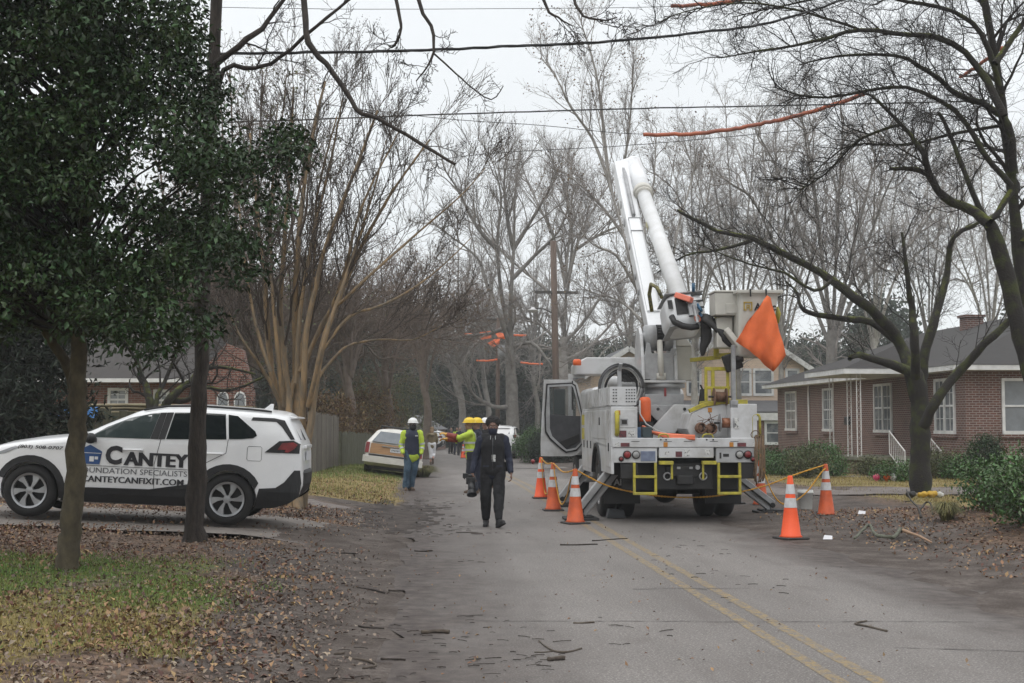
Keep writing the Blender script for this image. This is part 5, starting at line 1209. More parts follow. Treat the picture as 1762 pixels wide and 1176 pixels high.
# rings with matching vertex counts: outer skin, seal, inner frame around the window
outer = [(42, 560), (52, 330), (68, 62), (290, 62), (332, 95), (368, 235), (388, 360), (388, 575), (330, 645), (285, 657), (110, 657), (44, 655)]
wins = [(112, 322), (112, 250), (112, 112), (285, 112), (318, 135), (342, 235), (358, 345), (300, 342), (240, 338), (200, 335), (160, 330), (130, 325)]
seal = [(75, 470), (70, 330), (85, 95), (285, 85), (318, 105), (352, 240), (376, 360), (376, 560), (325, 615), (240, 632), (195, 600), (110, 525)]
seal2 = [(86, 462), (81, 330), (96, 106), (283, 96), (308, 115), (341, 242), (366, 362), (366, 555), (320, 605), (242, 620), (203, 592), (118, 516)]
inner = [(112, 440), (112, 330), (108, 120), (283, 112), (298, 128), (330, 245), (356, 345), (356, 550), (315, 592), (245, 605), (215, 580), (130, 500)]
DO = ringp('cab_door', outer, inner, 0, .05, TW, TRK); DO['label'] = 'open cab door seen from inside'
ringp('door_seal', seal, seal2, -.03, .0, BLK, DO); ringp('door_frame', seal2, inner, -.055, -.002, TG, DO)
dprism('door_lining', [(108, 328), (200, 338), (358, 345), (360, 552), (316, 596), (245, 609), (213, 584), (112, 506)], -.02, .04, mat('door_lining', (.035, .036, .04), .6, (.055, .055, .06), 7), DO)
gm_ = mat('door_glass', (.10, .12, .12), .05, alpha=.28, spec=.7); dprism('door_window', [(110, 328), (110, 114), (284, 108), (312, 128), (338, 238), (357, 344)], .0, .008, gm_, DO)
bx('window_divider', BLK, (-1.295, -1.27, DD - .1, DD + .0, 1.98, 2.6), parent=DO, bevel=.005)
mp_ = tp(*dpt(195, 245), DD + .45); mb = MB(); mb.box(mp_.x - .13, mp_.x + .13, mp_.y, mp_.y + .1, mp_.z - .42, mp_.z + .32); mb.build('wing_mirror', BLK, TRK, bevel=.04)
dprism('door_pocket', [(190, 545), (345, 480), (350, 540), (240, 600)], -.035, -.018, BLK, DO)
mk = tp(*dpt(82, 597), DD - .02); mb = MB(); mb.tube([(mk.x, mk.y - .01, mk.z), (mk.x, mk.y + .03, mk.z)], .035, 14); mb.build('door_reflector', RED, DO)
mb = MB(); rh_ = random.Random(12)
for k in range(16): x = rh_.uniform(0, .4); mb.tube([(x, 1.1, 1.32), (x + rh_.uniform(-.1, .1), .9 + rh_.uniform(-.2, .1), 1.42 + rh_.uniform(0, .1)), (x + rh_.uniform(-.2, .2), 1.0, 1.40), (x + rh_.uniform(-.2, .2), 1.2, 1.31)], .018, 6)
mb.box(-.15, .3, 1.05, 1.35, 1.29, 1.52); mb.build('hydraulic_hoses', BLK, TRK)
mb = MB(); mb.box(-.72, -.56, .9, 1.2, 1.29, 1.62); mb.build('deck_box', mat('deck_blue', (.06, .12, .22), .5), TRK, bevel=.02)
for (x0, x1, z0, z1) in ((-1.22, -1.0, 1.09, 1.11),): pass
# ---- loose things on the truck
def world_of(o, name): o.matrix_world = TRK.matrix_basis @ o.matrix_world
def loose(mb_, name, m, label, cat, group=None, smooth=False, bevel=0):
    o = mb_.build(name, m, None, smooth, bevel); o.location = TRK.location; o.rotation_euler = TRK.rotation_euler; return setp(o, label, cat, group)
rnd = random.Random(4)
cc = tp(1070, 668, 1.6); t = thing('cable_coil', 'large coil of grey and black cable hanging above the left box of the truck', 'cable', TRK.location, TRK.rotation_euler)
for k, (col, name) in enumerate((((.06, .06, .062), 'black_cable'), ((.34, .34, .34), 'grey_cable'), ((.52, .52, .50), 'pale_cable'), ((.05, .05, .05), 'black_cable'))):
    mb = MB()
    for q in range(4):
        r_ = .40 - .03 * k + rnd.uniform(-.02, .02); dx, dz = rnd.uniform(-.03, .03), rnd.uniform(-.03, .03); dy = (k - 1.5) * .05 + rnd.uniform(-.03, .03)
        mb.tube([(cc.x + dx + r_ * math.cos(a), cc.y + dy + .03 * math.sin(2 * a + q), cc.z + dz + r_ * 1.06 * math.sin(a)) for a in np.linspace(0, 6.2832, 41)], .017, 7)
    mb.build(name, mat('cable_%d' % k, col, .5), t, True)
COP = mat('copper', (0.30, 0.12, 0.06), .45, (0.2, 0.09, 0.05), 40, metal=.3, stretch=(6, 1, 1)); RUST = mat('rust', (0.11, 0.062, 0.04), .8, (0.2, 0.11, 0.07), 12, .3)
for (px, py, d_, lab, m) in ((1239, 683, .30, 'brown wire reel on the upper rail of the yellow frame', RUST), (1249, 728, .12, 'copper wire reel in front of the grey bin on the truck tail', COP)):
    c = tp(px, py, d_); t = thing('wire_reel', lab, 'wire reel', TRK.matrix_basis @ c, TRK.rotation_euler, 'wire reels on the truck')
    mb = MB(); mb.tube([(-.085, 0, 0), (.085, 0, 0)], .085, 20); mb.build('wire', m, t, True)
    for x in (-.11, .10):
        mb = MB(); mb.tube([(x, 0, 0), (x + .012, 0, 0)], .15, 24); mb.build('flange', STEEL if m is COP else RUST, t)
    mb = MB(); mb.tube([(-.2, 0, 0), (.24, 0, 0)], .018, 8); mb.build('spindle', BLK, t)
for (px, py, lab) in ((1207, 737, 'rusty wire bundle lying left of the other on the truck tail'), (1225, 738, 'dark brown wire bundle beside the copper reel')):
    c = tp(px, py, .14); mb = MB()
    for k in range(9):
        a = rnd.uniform(-.5, .5); mb.tube([(c.x + .085 * math.cos(q) * math.cos(a), c.y + .085 * math.cos(q) * math.sin(a) + k * .012, c.z + .085 * math.sin(q)) for q in np.linspace(0, 6.28, 17)], .014, 5)
    mb.tube([(c.x - .05, c.y, c.z), (c.x - .04, c.y + .1, c.z), (c.x + .05, c.y + .1, c.z)], .07, 10)
    for k in range(5): mb.tube([(c.x, c.y - .02, c.z + .06), (c.x + rnd.uniform(-.1, .16), c.y - .08, c.z + .16), (c.x + rnd.uniform(-.1, .28), c.y - .1, c.z + rnd.uniform(.05, .28))], .005, 4)
    loose(mb, 'wire_bundle', RUST, lab, 'wire', 'wire bundles on the truck', True)
c = tp(1110, 705, 1.2); mb = MB(); mb.lathe([(.10, 1.72), (.105, 1.75), (.105, 2.08), (.09, 2.14), (.05, 2.16)], 20, Matrix.Translation((c.x, c.y, 0))); loose(mb, 'water_jug', ORG, 'orange jug standing on the truck bed by the turret', 'jug', smooth=True)
mb = MB(); mb.box(c.x - .12, c.x + .12, c.y - .12, c.y + .12, 1.29, 1.72); o = mb.build('jug_stand', BLK, TRK)
mb = MB()
for k in range(3): mb.tube([tp(1106, 734, .5), tp(1122 + 2 * k, 744 + k, .25), tp(1145, 748 + k * 2, .1), tp(1196, 751 + k * 2.2, -.04)], .025, 8)
loose(mb, 'orange_conduit', mat('conduit_orange', (.78, .2, .1), .45), 'orange line hose lying across the truck deck', 'hose', smooth=True)
mb = MB(); mb.tube([tp(1101, 690, .6), tp(1101, 712, .3), tp(1112, 730, .2), tp(1130, 741, .2), tp(1146, 746, .12)], .014, 6); loose(mb, 'hose', mat('hose_white', (.4, .4, .39), .5), 'thin white hose dropping from the left box to the deck', 'hose', smooth=True)
c = tp(1113, 740, .15); mb = MB(); mb.box(c.x - .08, c.x + .08, c.y - .05, c.y + .15, 1.452, 1.63); loose(mb, 'control_box', mat('box_teal', (.03, .045, .05), .5), 'small dark box standing on the deck beside the orange hose', 'box', bevel=.01)
mb = MB(); rn2 = random.Random(6); c = tp(1304, 752, 0)
for k in range(13): x = 1.24 + rn2.uniform(-.04, .14); mb.tube([(x - .02, .0, 1.44), (x, -.03, 1.44 + rn2.uniform(.0, .06)), (x + rn2.uniform(-.03, .05), -.02, 1.2), (x + rn2.uniform(-.06, .06), -.02, 1.0 - rn2.uniform(0, .3)), (x + rn2.uniform(-.02, .04), .0, .78 - rn2.uniform(-.1, .12))], .013, 5)
for k in range(3): mb.tube([(1.22 + .08 * math.cos(a), .0 + .03 * k, 1.50 + .07 * math.sin(a)) for a in np.linspace(0, 6.28, 13)], .008, 5)
loose(mb, 'rope', mat('rope_brown', (.12, .075, .045), .9, (.19, .13, .08), 30), 'brown rope hanks hanging off the right rear corner of the truck', 'rope', smooth=True)
c = tp(1209, 687, 1.4); mb = MB(); mb.frus((c.x, c.y, c.z - .2), .08, .08, (c.x + .02, c.y, c.z + .18), .055, .06); mb.tube([(c.x, c.y, c.z + .17), (c.x - .04, c.y, c.z + .26)], .02, 6); loose(mb, 'tool_bag', BLK, 'black tool bag hanging between the beige tank and the yellow frame', 'bag', bevel=.03)
# orange flag hung on the bucket rim
PTS = [(1319, 509), (1325, 513), (1339, 565), (1352, 612), (1331, 640), (1306, 616), (1265, 588), (1290, 552)]
b = bmesh.new(); vs = []
for (x, y) in PTS: v = tp(x, y, -.12); vs.append(b.verts.new(v))
b.faces.new(vs); bmesh.ops.triangulate(b, faces=b.faces[:]); bmesh.ops.subdivide_edges(b, edges=b.edges[:], cuts=5, use_grid_fill=True)
for v in b.verts: v.co.y += .06 * math.sin(8 * v.co.x + 3.5 * v.co.z) + .035 * math.sin(6 * v.co.z + v.co.x * 17) + .02 * math.sin(23 * v.co.x - 9 * v.co.z)
me = bpy.data.meshes.new('flag'); b.to_mesh(me); b.free()
o = mobj('flag', bake(me, [('SOLIDIFY', dict(thickness=.004))], 'flag'), ORGF); o.location = TRK.location; o.rotation_euler = TRK.rotation_euler; setp(o, 'large plain orange flag hanging from the bucket rim of the truck', 'flag')
mb = MB(); a = tp(1319, 512, -.1); a2 = tp(1292, 512, -.1)
for q in (a, a2): mb.tube([(q.x, bt.y - .40, bt.z + .03), (q.x, bt.y - .43, bt.z + .03), (q.x, bt.y - .43, bt.z - .09)], .014, 6)
mb.build('rim_hook', BLK, BK)
c = tp(1337, 540, .5); mb = MB(); mb.tube([(c.x, c.y, c.z - .17), (c.x + .02, c.y, c.z), (c.x, c.y, c.z + .12)], [.05, .08, .04], 10, sx=.6, sy=1); loose(mb, 'hard_hat', YEL, 'yellow gear hung on the right side of the bucket', 'gear', smooth=True)
mb = MB(); c = tp(1058, 879, 1.5); mb.prism([(-.16, 0), (.18, 0), (.14, .14), (-.12, .16)], lambda a, b, t: (c.x + a, 1.35 + t, .01 + b), 0, .25); loose(mb, 'wheel_chock', mat('chock_grey', (.07, .075, .08), .7), 'grey wheel chock wedged at the left rear tyres of the truck', 'chock', bevel=.01)
# ------------------------------------------------------------------ cones, rope, bucket
CO1 = mat('cone_fresh', (0.85, 0.10, 0.02), .5, (0.80, 0.09, 0.02), 5); CO2 = mat('cone_worn', (0.62, 0.105, 0.025), .6, (0.42, 0.075, 0.025), 6, .05)
BAND = mat('cone_band', (0.55, 0.55, 0.56), .4, (0.42, 0.41, 0.40), 12, lo=.45, hi=.7); BASE = mat('cone_base', (0.025, 0.024, 0.024), .8, (0.05, 0.045, 0.04), 12)
def cone(px, py, hgt, m, label, nb=2):
    Y = 3740 / (py - 728) if hgt < 2 else hgt; X = P(px, py, Y).x; t = thing('traffic_cone', label, 'cone', (X, Y, max(0, gz(X, Y) * .7)), (0, 0, R(4 + (px % 7) * 6)), 'orange traffic cones round the truck')
    rb, rt_ = .145, .036; H = .91; rad = lambda z: rb + (rt_ - rb) * (z - .04) / (H - .04)
    mb = MB(); mb.box(-.20, .20, -.20, .20, .0, .035); mb.build('cone_base', BASE, t, bevel=.02)
    mb = MB(); mb.lathe([(rb + .03, .034), (rb, .06), (rad(.4), .4), (rt_, H), (rt_ * .9, H + .012), (rt_ * .5, H + .015)], 28); mb.build('cone_body', m, t, True)
    for z0, z1 in ((.46, .60), (.66, .80)): mb = MB(); mb.lathe([(rad(z0) + .004, z0), (rad(z1) + .004, z1)], 28, None, False); mb.build('reflective_band', BAND, t, True)
    return t
C1 = cone(931, 857, 1, CO1, 'bright clean cone farthest from the camera of the three left of the truck')
C2 = cone(952, 878, 1, CO2, 'dull worn cone in the middle of the three left of the truck')
C3 = cone(990, 900, 1, CO2, 'dull worn cone nearest of the three left of the truck, in front of the outrigger')
C4 = cone(1361, 926, 1, CO1, 'bright fluorescent cone standing alone on the asphalt, without a rope')
C5 = cone(1422, 891, 1, CO2, 'worn cone on the dirt shoulder right of the white pail, yellow rope on top')
C6 = cone(1309, 872, 1, CO2, 'worn cone half hidden behind the right outrigger of the truck')
ROPE = mat('yellow_rope', (0.60, 0.30, 0.02), .7, (0.45, 0.22, 0.03), 60)
def rope(pts, name='rope', label='', r=.014):
    mb = MB(); q = []
    pts = [Vector(p) for p in pts]
    T_ = Tree(1); T_.knob = 0; T_.limb(pts, 1, 1, sub=10); q = [Vector(p) for p in T_.paths[0][0]]
    for ph in (0, math.pi):
        L = 0; w = []
        for i, p in enumerate(q):
            if i: L += (p - q[i - 1]).length
            w.append(p + Vector((0, math.cos(L * 60 + ph), math.sin(L * 60 + ph))) * r * .6)
        mb.tube(w, r * .75, 5)
    return setp(mb.build(name, ROPE, None, True), label, 'rope')
def top(c, dz=.91): return Vector(c.location) + Vector((0, 0, dz))
rope([top(C1), (top(C1) + top(C2)) / 2 + Vector((0, 0, -.06)), top(C2), (top(C2) + top(C3)) / 2 + Vector((0, 0, -.1)), top(C3) + Vector((0, -.04, 0))], label='yellow rope linking the tops of the three cones left of the truck')
a, b_ = top(C3), top(C5); rope([a] + [a.lerp(b_, f) + Vector((0, 0, -.52 * (1 - (2 * f - .92) ** 2 / 1.0) if 0 < f < 1 else 0)) for f in (.12, .25, .37, .5, .62, .75, .88)] + [b_], label='yellow rope sagging across the back of the truck between two cones')
rope([P(1300, 735, 22.8), P(1312, 800, 22.8), P(1330, 850, 22.6), P(1352, 868, 22.6), P(1385, 850, 22.7), P(1412, 815, 22.8), top(C5) + Vector((.02, 0, -.05))], label='slack yellow rope loop between the truck corner and the worn right cone')
rope([top(C2), P(959, 845, 24.6), P(966, 868, 24.2), P(975, 855, 23), P(982, 825, 22), top(C3) + Vector((.0, .03, -.03))], label='loose yellow rope hanging between the two worn left cones')
rope([top(C1) + Vector((0, -.05, 0)), P(933, 810, 28.6), P(937, 846, 28.6), P(942, 848, 28), P(947, 820, 25.5), top(C2) + Vector((0, .05, 0))], label='loose yellow rope hanging between the bright far cone and the middle cone')
X, Y = P(1386, 865, 24.6).x, 24.6; t = thing('white_pail', 'white plastic pail on the dirt between the two right cones', 'bucket', (X, Y, gz(X, Y)))
mb = MB(); mb.lathe([(.12, 0), (.125, .01), (.14, .30), (.152, .302), (.152, .33), (.145, .33), (.145, .36), (.138, .36), (.12, .02)], 28, None, False); mb.add([(.12 * math.cos(k * .2244), .12 * math.sin(k * .2244), .004) for k in range(28)], [tuple(range(28))]); mb.build('pail_body', mat('pail_white', (.6, .6, .58), .45, (.5, .5, .47), 5), t, True)
mb = MB(); mb.tube([(.15 * math.cos(a), .15 * math.sin(a) * .4 - .13, .30 - .16 * math.sin(a)) for a in np.linspace(0, math.pi, 13)], .004, 5); mb.build('handle', STEEL, t, True)
# ------------------------------------------------------------------ people; local frame: facing -y, x to the right of the picture
def chain(mb, pts, rs, n=14, sx=1.0, sy=1.0, ref=(1, 0, 0)):
    for i in range(len(pts) - 1): mb.cap(pts[i], pts[i + 1], rs[i], rs[i + 1], n, sx, sy, ref)
def remesh(mb, name, vox, smooth=3, folds=0.0, fsize=.12):
    mods = [('REMESH', dict(mode='VOXEL', voxel_size=vox)), ('SMOOTH', dict(iterations=smooth, factor=.5))]
    if folds:
        tx = bpy.data.textures.get('cl%g' % fsize) or bpy.data.textures.new('cl%g' % fsize, 'CLOUDS'); tx.noise_scale = fsize; tx.noise_depth = 2
        mods.append(('DISPLACE', dict(strength=folds, texture=tx, mid_level=.5, texture_coords='LOCAL')))
    return bake(mb.mesh('x', fix=False), mods, name)
def hand(mb, w, d, palm, side, curl=.6, s=1.0):
    """wrist w, pointing direction d, palm normal, thumb side vector"""
    w, d, palm, side = Vector(w), Vector(d).normalized(), Vector(palm).normalized(), Vector(side).normalized()
    k = w + d * .085 * s
    for j in (-1, -.33, .33, 1): mb.cap(w + side * j * .018 * s, k + side * j * .029 * s, .014 * s, .0125 * s, 8)
    for j, L in ((-1, .058), (-.33, .072), (.33, .078), (1, .07)):
        a = k + side * j * .029 * s; d1 = (d + palm * curl * .6).normalized(); d2 = (d + palm * curl * 1.7).normalized(); d3 = (d * .5 + palm * curl * 2.4).normalized()
        b_ = a + d1 * L * .5 * s; c = b_ + d2 * L * .33 * s; e_ = c + d3 * L * .25 * s
        mb.cap(a, b_, .0098 * s, .009 * s, 8); mb.cap(b_, c, .009 * s, .0083 * s, 8); mb.cap(c, e_, .0083 * s, .007 * s, 8)
    a = w + d * .025 * s + side * .022 * s; b_ = a + (side * .7 + d * .75 + palm * .3).normalized() * .04 * s; c = b_ + (d + side * .15 + palm * .35).normalized() * .03 * s
    mb.cap(a, b_, .0135 * s, .011 * s, 8); mb.cap(b_, c, .011 * s, .0085 * s, 8)
SKIN = {}
def skin(name, c): return mat('skin_' + name, c, .55, tuple(v * .85 for v in c), 9)
def head_mb(mb, c, yaw=0, pitch=0, s=1.0):
    M = Matrix.Translation(c) @ Matrix.Rotation(yaw, 4, 'Z') @ Matrix.Rotation(pitch, 4, 'X') @ Matrix.Scale(s, 4); h = MB()
    h.ell((0, .012, .025), .076, .095, .100, 20, 14); h.ell((0, -.012, -.05), .058, .074, .075, 18, 12)
    h.cap((0, -.082, .012), (0, -.104, -.022), .009, .013, 10); h.cap((-.012, -.092, -.028), (.012, -.092, -.028), .009, .009, 8)   # nose
    h.cap((-.03, -.078, .032), (.03, -.078, .032), .014, .014, 8); h.cap((-.02, -.083, -.062), (.02, -.083, -.062), .008, .008, 8); h.cap((-.016, -.08, -.074), (.016, -.08, -.074), .009, .009, 8)
    h.ell((0, -.07, -.102), .02, .016, .016)
    for sd in (-1, 1): h.ell((sd * .078, .012, -.01), .009, .021, .034); h.ell((sd * .043, -.07, -.022), .02, .016, .02)
    mb.add([M @ Vector(v) for v in h.v], h.f); return M
def eyes(M, parent):
    EW = mat('eye_white', (.5, .48, .46), .3); EI = mat('eye_dark', (.02, .012, .01), .2)
    for sd in (-1, 1):
        mb = MB(); mb.ell(M @ Vector((sd * .031, -.0795, .006)), .0125, .008, .0075); o = mb.build('eye', EW, parent, True)
        mb = MB(); mb.ell(M @ Vector((sd * .031, -.0865, .006)), .006, .003, .006); mb.build('iris', EI, o, True)
def person(label, loc, rz, J, sk, top_, bot, shoes, name='person', vox=.009, top_r=1.0, bot_r=1.0, folds=.02, hem=.86, yaw=0, hp=0, group=None, tname='jacket', bname='trousers', hands=True, gather=True, sock=None, bot_hem=.12):
    t = thing(name, label, 'person', loc, (0, 0, rz), group)
    V_ = {k: Vector(v) for k, v in J.items() if hasattr(v, '__len__')}
    sl, sr, el, er, wl, wr, hl, hr, kl, kr, al, ar, pe, ch, nk, hd = (V_[k] for k in 'sl sr el er wl wr hl hr kl kr al ar pe ch nk hd'.split())
    B = MB()
    chain(B, [pe, (pe + ch) / 2, ch], [.135, .125, .145], 16, 1.1, .72); B.cap(sl, sr, .06, .06)
    chain(B, [ch + Vector((0, .01, .05)), nk, hd + Vector((0, .015, -.04))], [.075, .056, .052])
    for s_, e_, w_ in ((sl, el, wl), (sr, er, wr)): chain(B, [s_, e_, w_], [.055, .042, .027])
    for h_, k_, a_ in ((hl, kl, al), (hr, kr, ar)): chain(B, [h_, k_, k_.lerp(a_, .35), a_], [.085, .056, .055, .038])
    for tag_, w_, e_ in (('l', wl, el), ('r', wr, er)):
        d = J.get('hd' + tag_) or (w_ - e_); pal = J.get('pm' + tag_) or ((1, 0, 0) if tag_ == 'l' else (-1, 0, 0)); th = J.get('th' + tag_) or (0, -1, .0)
        if hands: hand(B, w_, d, pal, th, J.get('cu' + tag_, .6))
    for tag_, a_ in (('l', al), ('r', ar)):
        fd = Vector(J.get('f' + tag_, (0, -1, -.12))).normalized(); B.cap(a_ + fd * -.03 + Vector((0, 0, -.045)), a_ + fd * .15 + Vector((0, 0, -.055)), .034, .026)
    M = head_mb(B, hd, yaw, hp)
    body = mobj('body', remesh(B, 'body', vox, 2), sk, t); eyes(M, body)
    if top_:
        g = MB(); chain(g, [pe + Vector((0, 0, hem - pe.z)), (pe + ch) / 2, ch], [.158 * top_r, .150 * top_r, .168 * top_r], 18, 1.12, .78); g.cap(sl + Vector((0, 0, -.0)), sr, .075, .075)
        g.cap(ch + Vector((0, .01, .06)), nk + Vector((0, .01, -.02)), .09, .07)
        for s_, e_, w_ in ((sl, el, wl), (sr, er, wr)): chain(g, [s_, e_, w_.lerp(e_, .12)], [.076 * top_r, .062 * top_r, .047 * top_r])
        mobj(tname, remesh(g, tname, vox * 1.2, 3, folds), top_, t)
    if bot:
        g = MB(); g.cap(hl + Vector((.01, 0, .03)), hr + Vector((-.01, 0, .03)), .115 * bot_r, .115 * bot_r, 16, 1, .95)
        for h_, k_, a_ in ((hl, kl, al), (hr, kr, ar)):
            lo = a_ + (k_ - a_) * bot_hem; chain(g, [h_, k_, k_.lerp(lo, .5), lo], [.108 * bot_r, .082 * bot_r, .078 * bot_r, (.062 if gather else .082) * bot_r])
        mobj(bname, remesh(g, bname, vox * 1.2, 3, folds), bot, t)
    if shoes:
        for tag_, a_ in (('l', al), ('r', ar)):
            fd = Vector(J.get('f' + tag_, (0, -1, -.12))).normalized(); sd_ = fd.cross(Vector((0, 0, 1))).normalized(); up_ = sd_.cross(fd).normalized(); g = MB()
            g.cap(a_ + fd * -.045 - up_ * .045, a_ + fd * .16 - up_ * .052, .046, .042, 12, 1.0, .85); g.cap(a_ + up_ * .02, a_ - up_ * .03, .052, .052); g.cap(a_ + fd * .02 - up_ * .01, a_ + fd * .12 - up_ * .05, .045, .036)
            g.prism([(-.095, -.042), (.20, -.042), (.21, .0), (.15, .045), (-.08, .04)], lambda a, b, h: a_ + fd * a + sd_ * b - up_ * (.075 + h), 0, .022)
            mobj('shoe', remesh(g, 'shoe', .008, 2), shoes, t)
    t['_M'] = [0]; del t['_M']; return t, M, body, V_
def helmet(parent, M, m, brim=True):
    h = MB(); n = 24; vs = []
    prof = [(.128, .045), (.126, .065), (.118, .10), (.098, .138), (.06, .163), (.001, .172)]
    h.lathe([(r_ * 1.0, z) for r_, z in prof] + [(.001, .165), (.09, .13), (.12, .045)], 26, None, False)
    h.lathe([(.155 if brim else .137, .042), (.156 if brim else .138, .048), (.124, .062), (.12, .05)], 26, None, False)
    for a in (-.03, 0, .03): h.tube([(a, -.105, .105), (a, -.06, .158), (a, 0, .176), (a, .06, .16), (a, .11, .10)], .008, 6)
    me = MB(); me.add([M @ Vector((v[0], v[1] * 1.16 + .008, v[2])) for v in h.v], h.f); return me.build('hard_hat', m, parent, True)
def hair_mb(M, r=(.10, .11, .085), c=(0, .02, .055), rough=.02, seed=1, n=26):
    h = MB(); h.ell(c, *r, n, 16); me = MB(); me.add([M @ Vector(v) for v in h.v], h.f)
    tx = bpy.data.textures.get('curl') or bpy.data.textures.new('curl', 'CLOUDS'); tx.noise_scale = .022
    return bake(me.mesh('h'), [('SUBSURF', dict(levels=2)), ('DISPLACE', dict(strength=rough, texture=tx, mid_level=.4))], 'hair')
def facemask(M, parent, m):
    mb = MB(); vs = []; n = 9
    for j in range(6):
        z = -.022 - j * .021
        for i in range(n):
            a = (i / (n - 1) - .5) * 2; x = a * (.072 - .012 * max(0, j - 2) * .5); bul = (1 - a * a); nose = math.exp(-(a * 3) ** 2) * (.028 if j < 3 else .016)
            y = -.045 - .042 * bul - nose + (.012 * abs(j - 2.5) if j > 3 else 0); vs.append(M @ Vector((x, y, z)))
    fs = [(j * n + i, j * n + i + 1, (j + 1) * n + i + 1, (j + 1) * n + i) for j in range(5) for i in range(n - 1)]; mb.add(vs, fs)
    o = mobj('face_mask', bake(mb.mesh('m'), [('SOLIDIFY', dict(thickness=.004, offset=1)), ('SUBSURF', dict(levels=1))], 'face_mask'), m, parent)
    mb = MB()
    for sd in (-1, 1): mb.tube([M @ Vector((sd * .07, -.04, -.03)), M @ Vector((sd * .083, .012, -.005)), M @ Vector((sd * .08, .02, -.03)), M @ Vector((sd * .066, -.03, -.10))], .0025, 5)
    mb.build('ear_loop', m, o); return o
NAVY = mat('navy_cloth', (.010, .013, .028), .85, (.016, .02, .04), 14, .2, 90); BLKC = mat('black_cloth', (.0075, .0075, .009), .9, (.013, .013, .015), 14, .2, 90)
HIVIS = mat('hivis_cloth', (.48, .62, .06), .75, (.36, .48, .05), 9, .15, 60); DENIM = mat('denim', (.030, .062, .10), .85, (.068, .115, .165), 9, .2, 80, lo=.4, hi=.65)
BOOT = mat('boot_leather', (.12, .08, .055), .7, (.08, .055, .04), 12); SHOEB = mat('black_shoe', (.012, .012, .013), .6); TAPE = mat('reflective_tape', (.42, .44, .45), .4)
HATY = mat('hat_yellow', (.72, .50, .012), .35, (.66, .45, .012), 4); HATW = mat('hat_white', (.68, .68, .67), .35)
SKD, SKDD, SKL = skin('deep', (.15, .078, .054)), skin('deeper', (.055, .030, .022)), skin('light', (.27, .16, .12))
HAIRB = mat('hair_black', (.008, .007, .007), .8, (.014, .012, .012), 40, .4, 120); HAIRBL = mat('hair_blond', (.24, .155, .08), .6, (.15, .095, .05), 30, stretch=(3, 3, .4))
# ---- man in black walking towards the camera with a camera in his hand
WX, WY = P(848, 905, 21.1).x, 21.1
J = dict(pe=(0, 0, .95), ch=(0, 0, 1.32), nk=(0, .0, 1.50), hd=(.0, -.02, 1.635), sl=(-.19, .02, 1.42), sr=(.19, .02, 1.42), el=(-.285, .06, 1.14), er=(.262, .03, 1.13), wl=(-.335, -.06, .87), wr=(.30, -.10, .88),
         hl=(-.095, 0, .92), hr=(.095, 0, .92), kl=(-.115, -.03, .50), kr=(.10, -.12, .52), al=(-.115, .10, .10), ar=(.10, -.24, .115), fl=(-.05, -1, -.10), fr=(.42, -1, .32),
         hdl=(-.05, -.35, -.9), thl=(.5, -.8, .1), pml=(.8, .3, 0), cul=1.2, hdr=(.1, -.25, -.95), cur=.9)
wk, M, body, V_ = person('man in black with a dark face mask walking towards us, camera in hand', (WX, WY, 0), 0, J, SKD, NAVY, BLKC, SHOEB, vox=.007, top_r=1.06, bot_r=1.08, folds=.03, hem=.90, tname='hooded_jacket')
mobj('hair', hair_mb(M, (.116, .115, .10), (0, .047, .078), .035), HAIRB, wk); facemask(M, wk, NAVY)
g = MB(); chain(g, [(0, 0, .95), (0, 0, 1.15), (0, 0, 1.33)], [.186, .178, .190], 18, 1.07, .82); g.cap((-.135, .02, 1.44), (.135, .02, 1.44), .088, .088); mobj('vest', remesh(g, 'vest', .009, 3, .02), BLKC, wk)
g = MB(); g.tube([(.10 * math.cos(a), .055 + .085 * math.sin(a), 1.485 + .03 * math.sin(a)) for a in np.linspace(-2.6, 5.5, 5)][:1] + [(.098 * math.cos(a), .03 + .088 * math.sin(a), 1.475 + .035 * math.sin(a)) for a in np.linspace(-1.3, 4.4, 16)], .034, 10); mobj('hood', remesh(g, 'hood', .009, 3, .012), mat('hood_blue', (.02, .028, .05), .85), wk)
mb = MB(); mb.tube([(-.06, -.135, 1.42), (-.015, -.158, 1.28), (.012, -.165, 1.20)], .005, 5); mb.tube([(.06, -.135, 1.42), (.03, -.158, 1.28), (.012, -.165, 1.20)], .005, 5); ln = mb.build('lanyard', BLKC, wk)
mb = MB(); mb.box(-.015, .045, -.178, -.172, 1.07, 1.18); mb.build('badge', STK if 'truck_white' in MATS else TAPE, ln, bevel=.003)
mb = MB(); mb.ell((.20, .06, 1.0), .07, .09, .10, 14, 10); mb.tube([(-.17, -.07, 1.42), (-.05, -.165, 1.2), (.12, -.13, 1.02)], .016, 6); 
mb = MB(); mb.box(.16, .28, .02, .14, .90, 1.06); mb.build('camera_pouch', BLKC, wk, bevel=.03)
mb = MB(); mb.tube([(.0, -.172, 1.45), (0, -.19, 1.3), (0, -.187, 1.1), (0, -.18, .93)], .006, 6); mb.build('zip', mat('zip_grey', (.04, .04, .045), .4), wk, True)
for x in (-.035, .04): mb = MB(); mb.tube([(x, -.10, 1.49), (x * 1.1, -.168, 1.43)], .004, 5); mb.build('drawstring', TAPE, wk, True)
for x in (-.11, .11): mb = MB(); mb.box(x - .05, x + .05, -.190, -.17, .99, 1.005); mb.build('pocket_seam', NAVY, wk)
ct = thing('camera', 'black camera with a large lens hood hanging from the walking man\'s hand', 'camera', (WX - .36, WY - .12, .0))
CB = mat('camera_black', (.011, .011, .012), .4)
mb = MB(); mb.box(-.075, .075, -.04, .045, .70, .82); mb.box(-.045, .03, -.05, .04, .815, .86); mb.build('camera_body', CB, ct, bevel=.015)
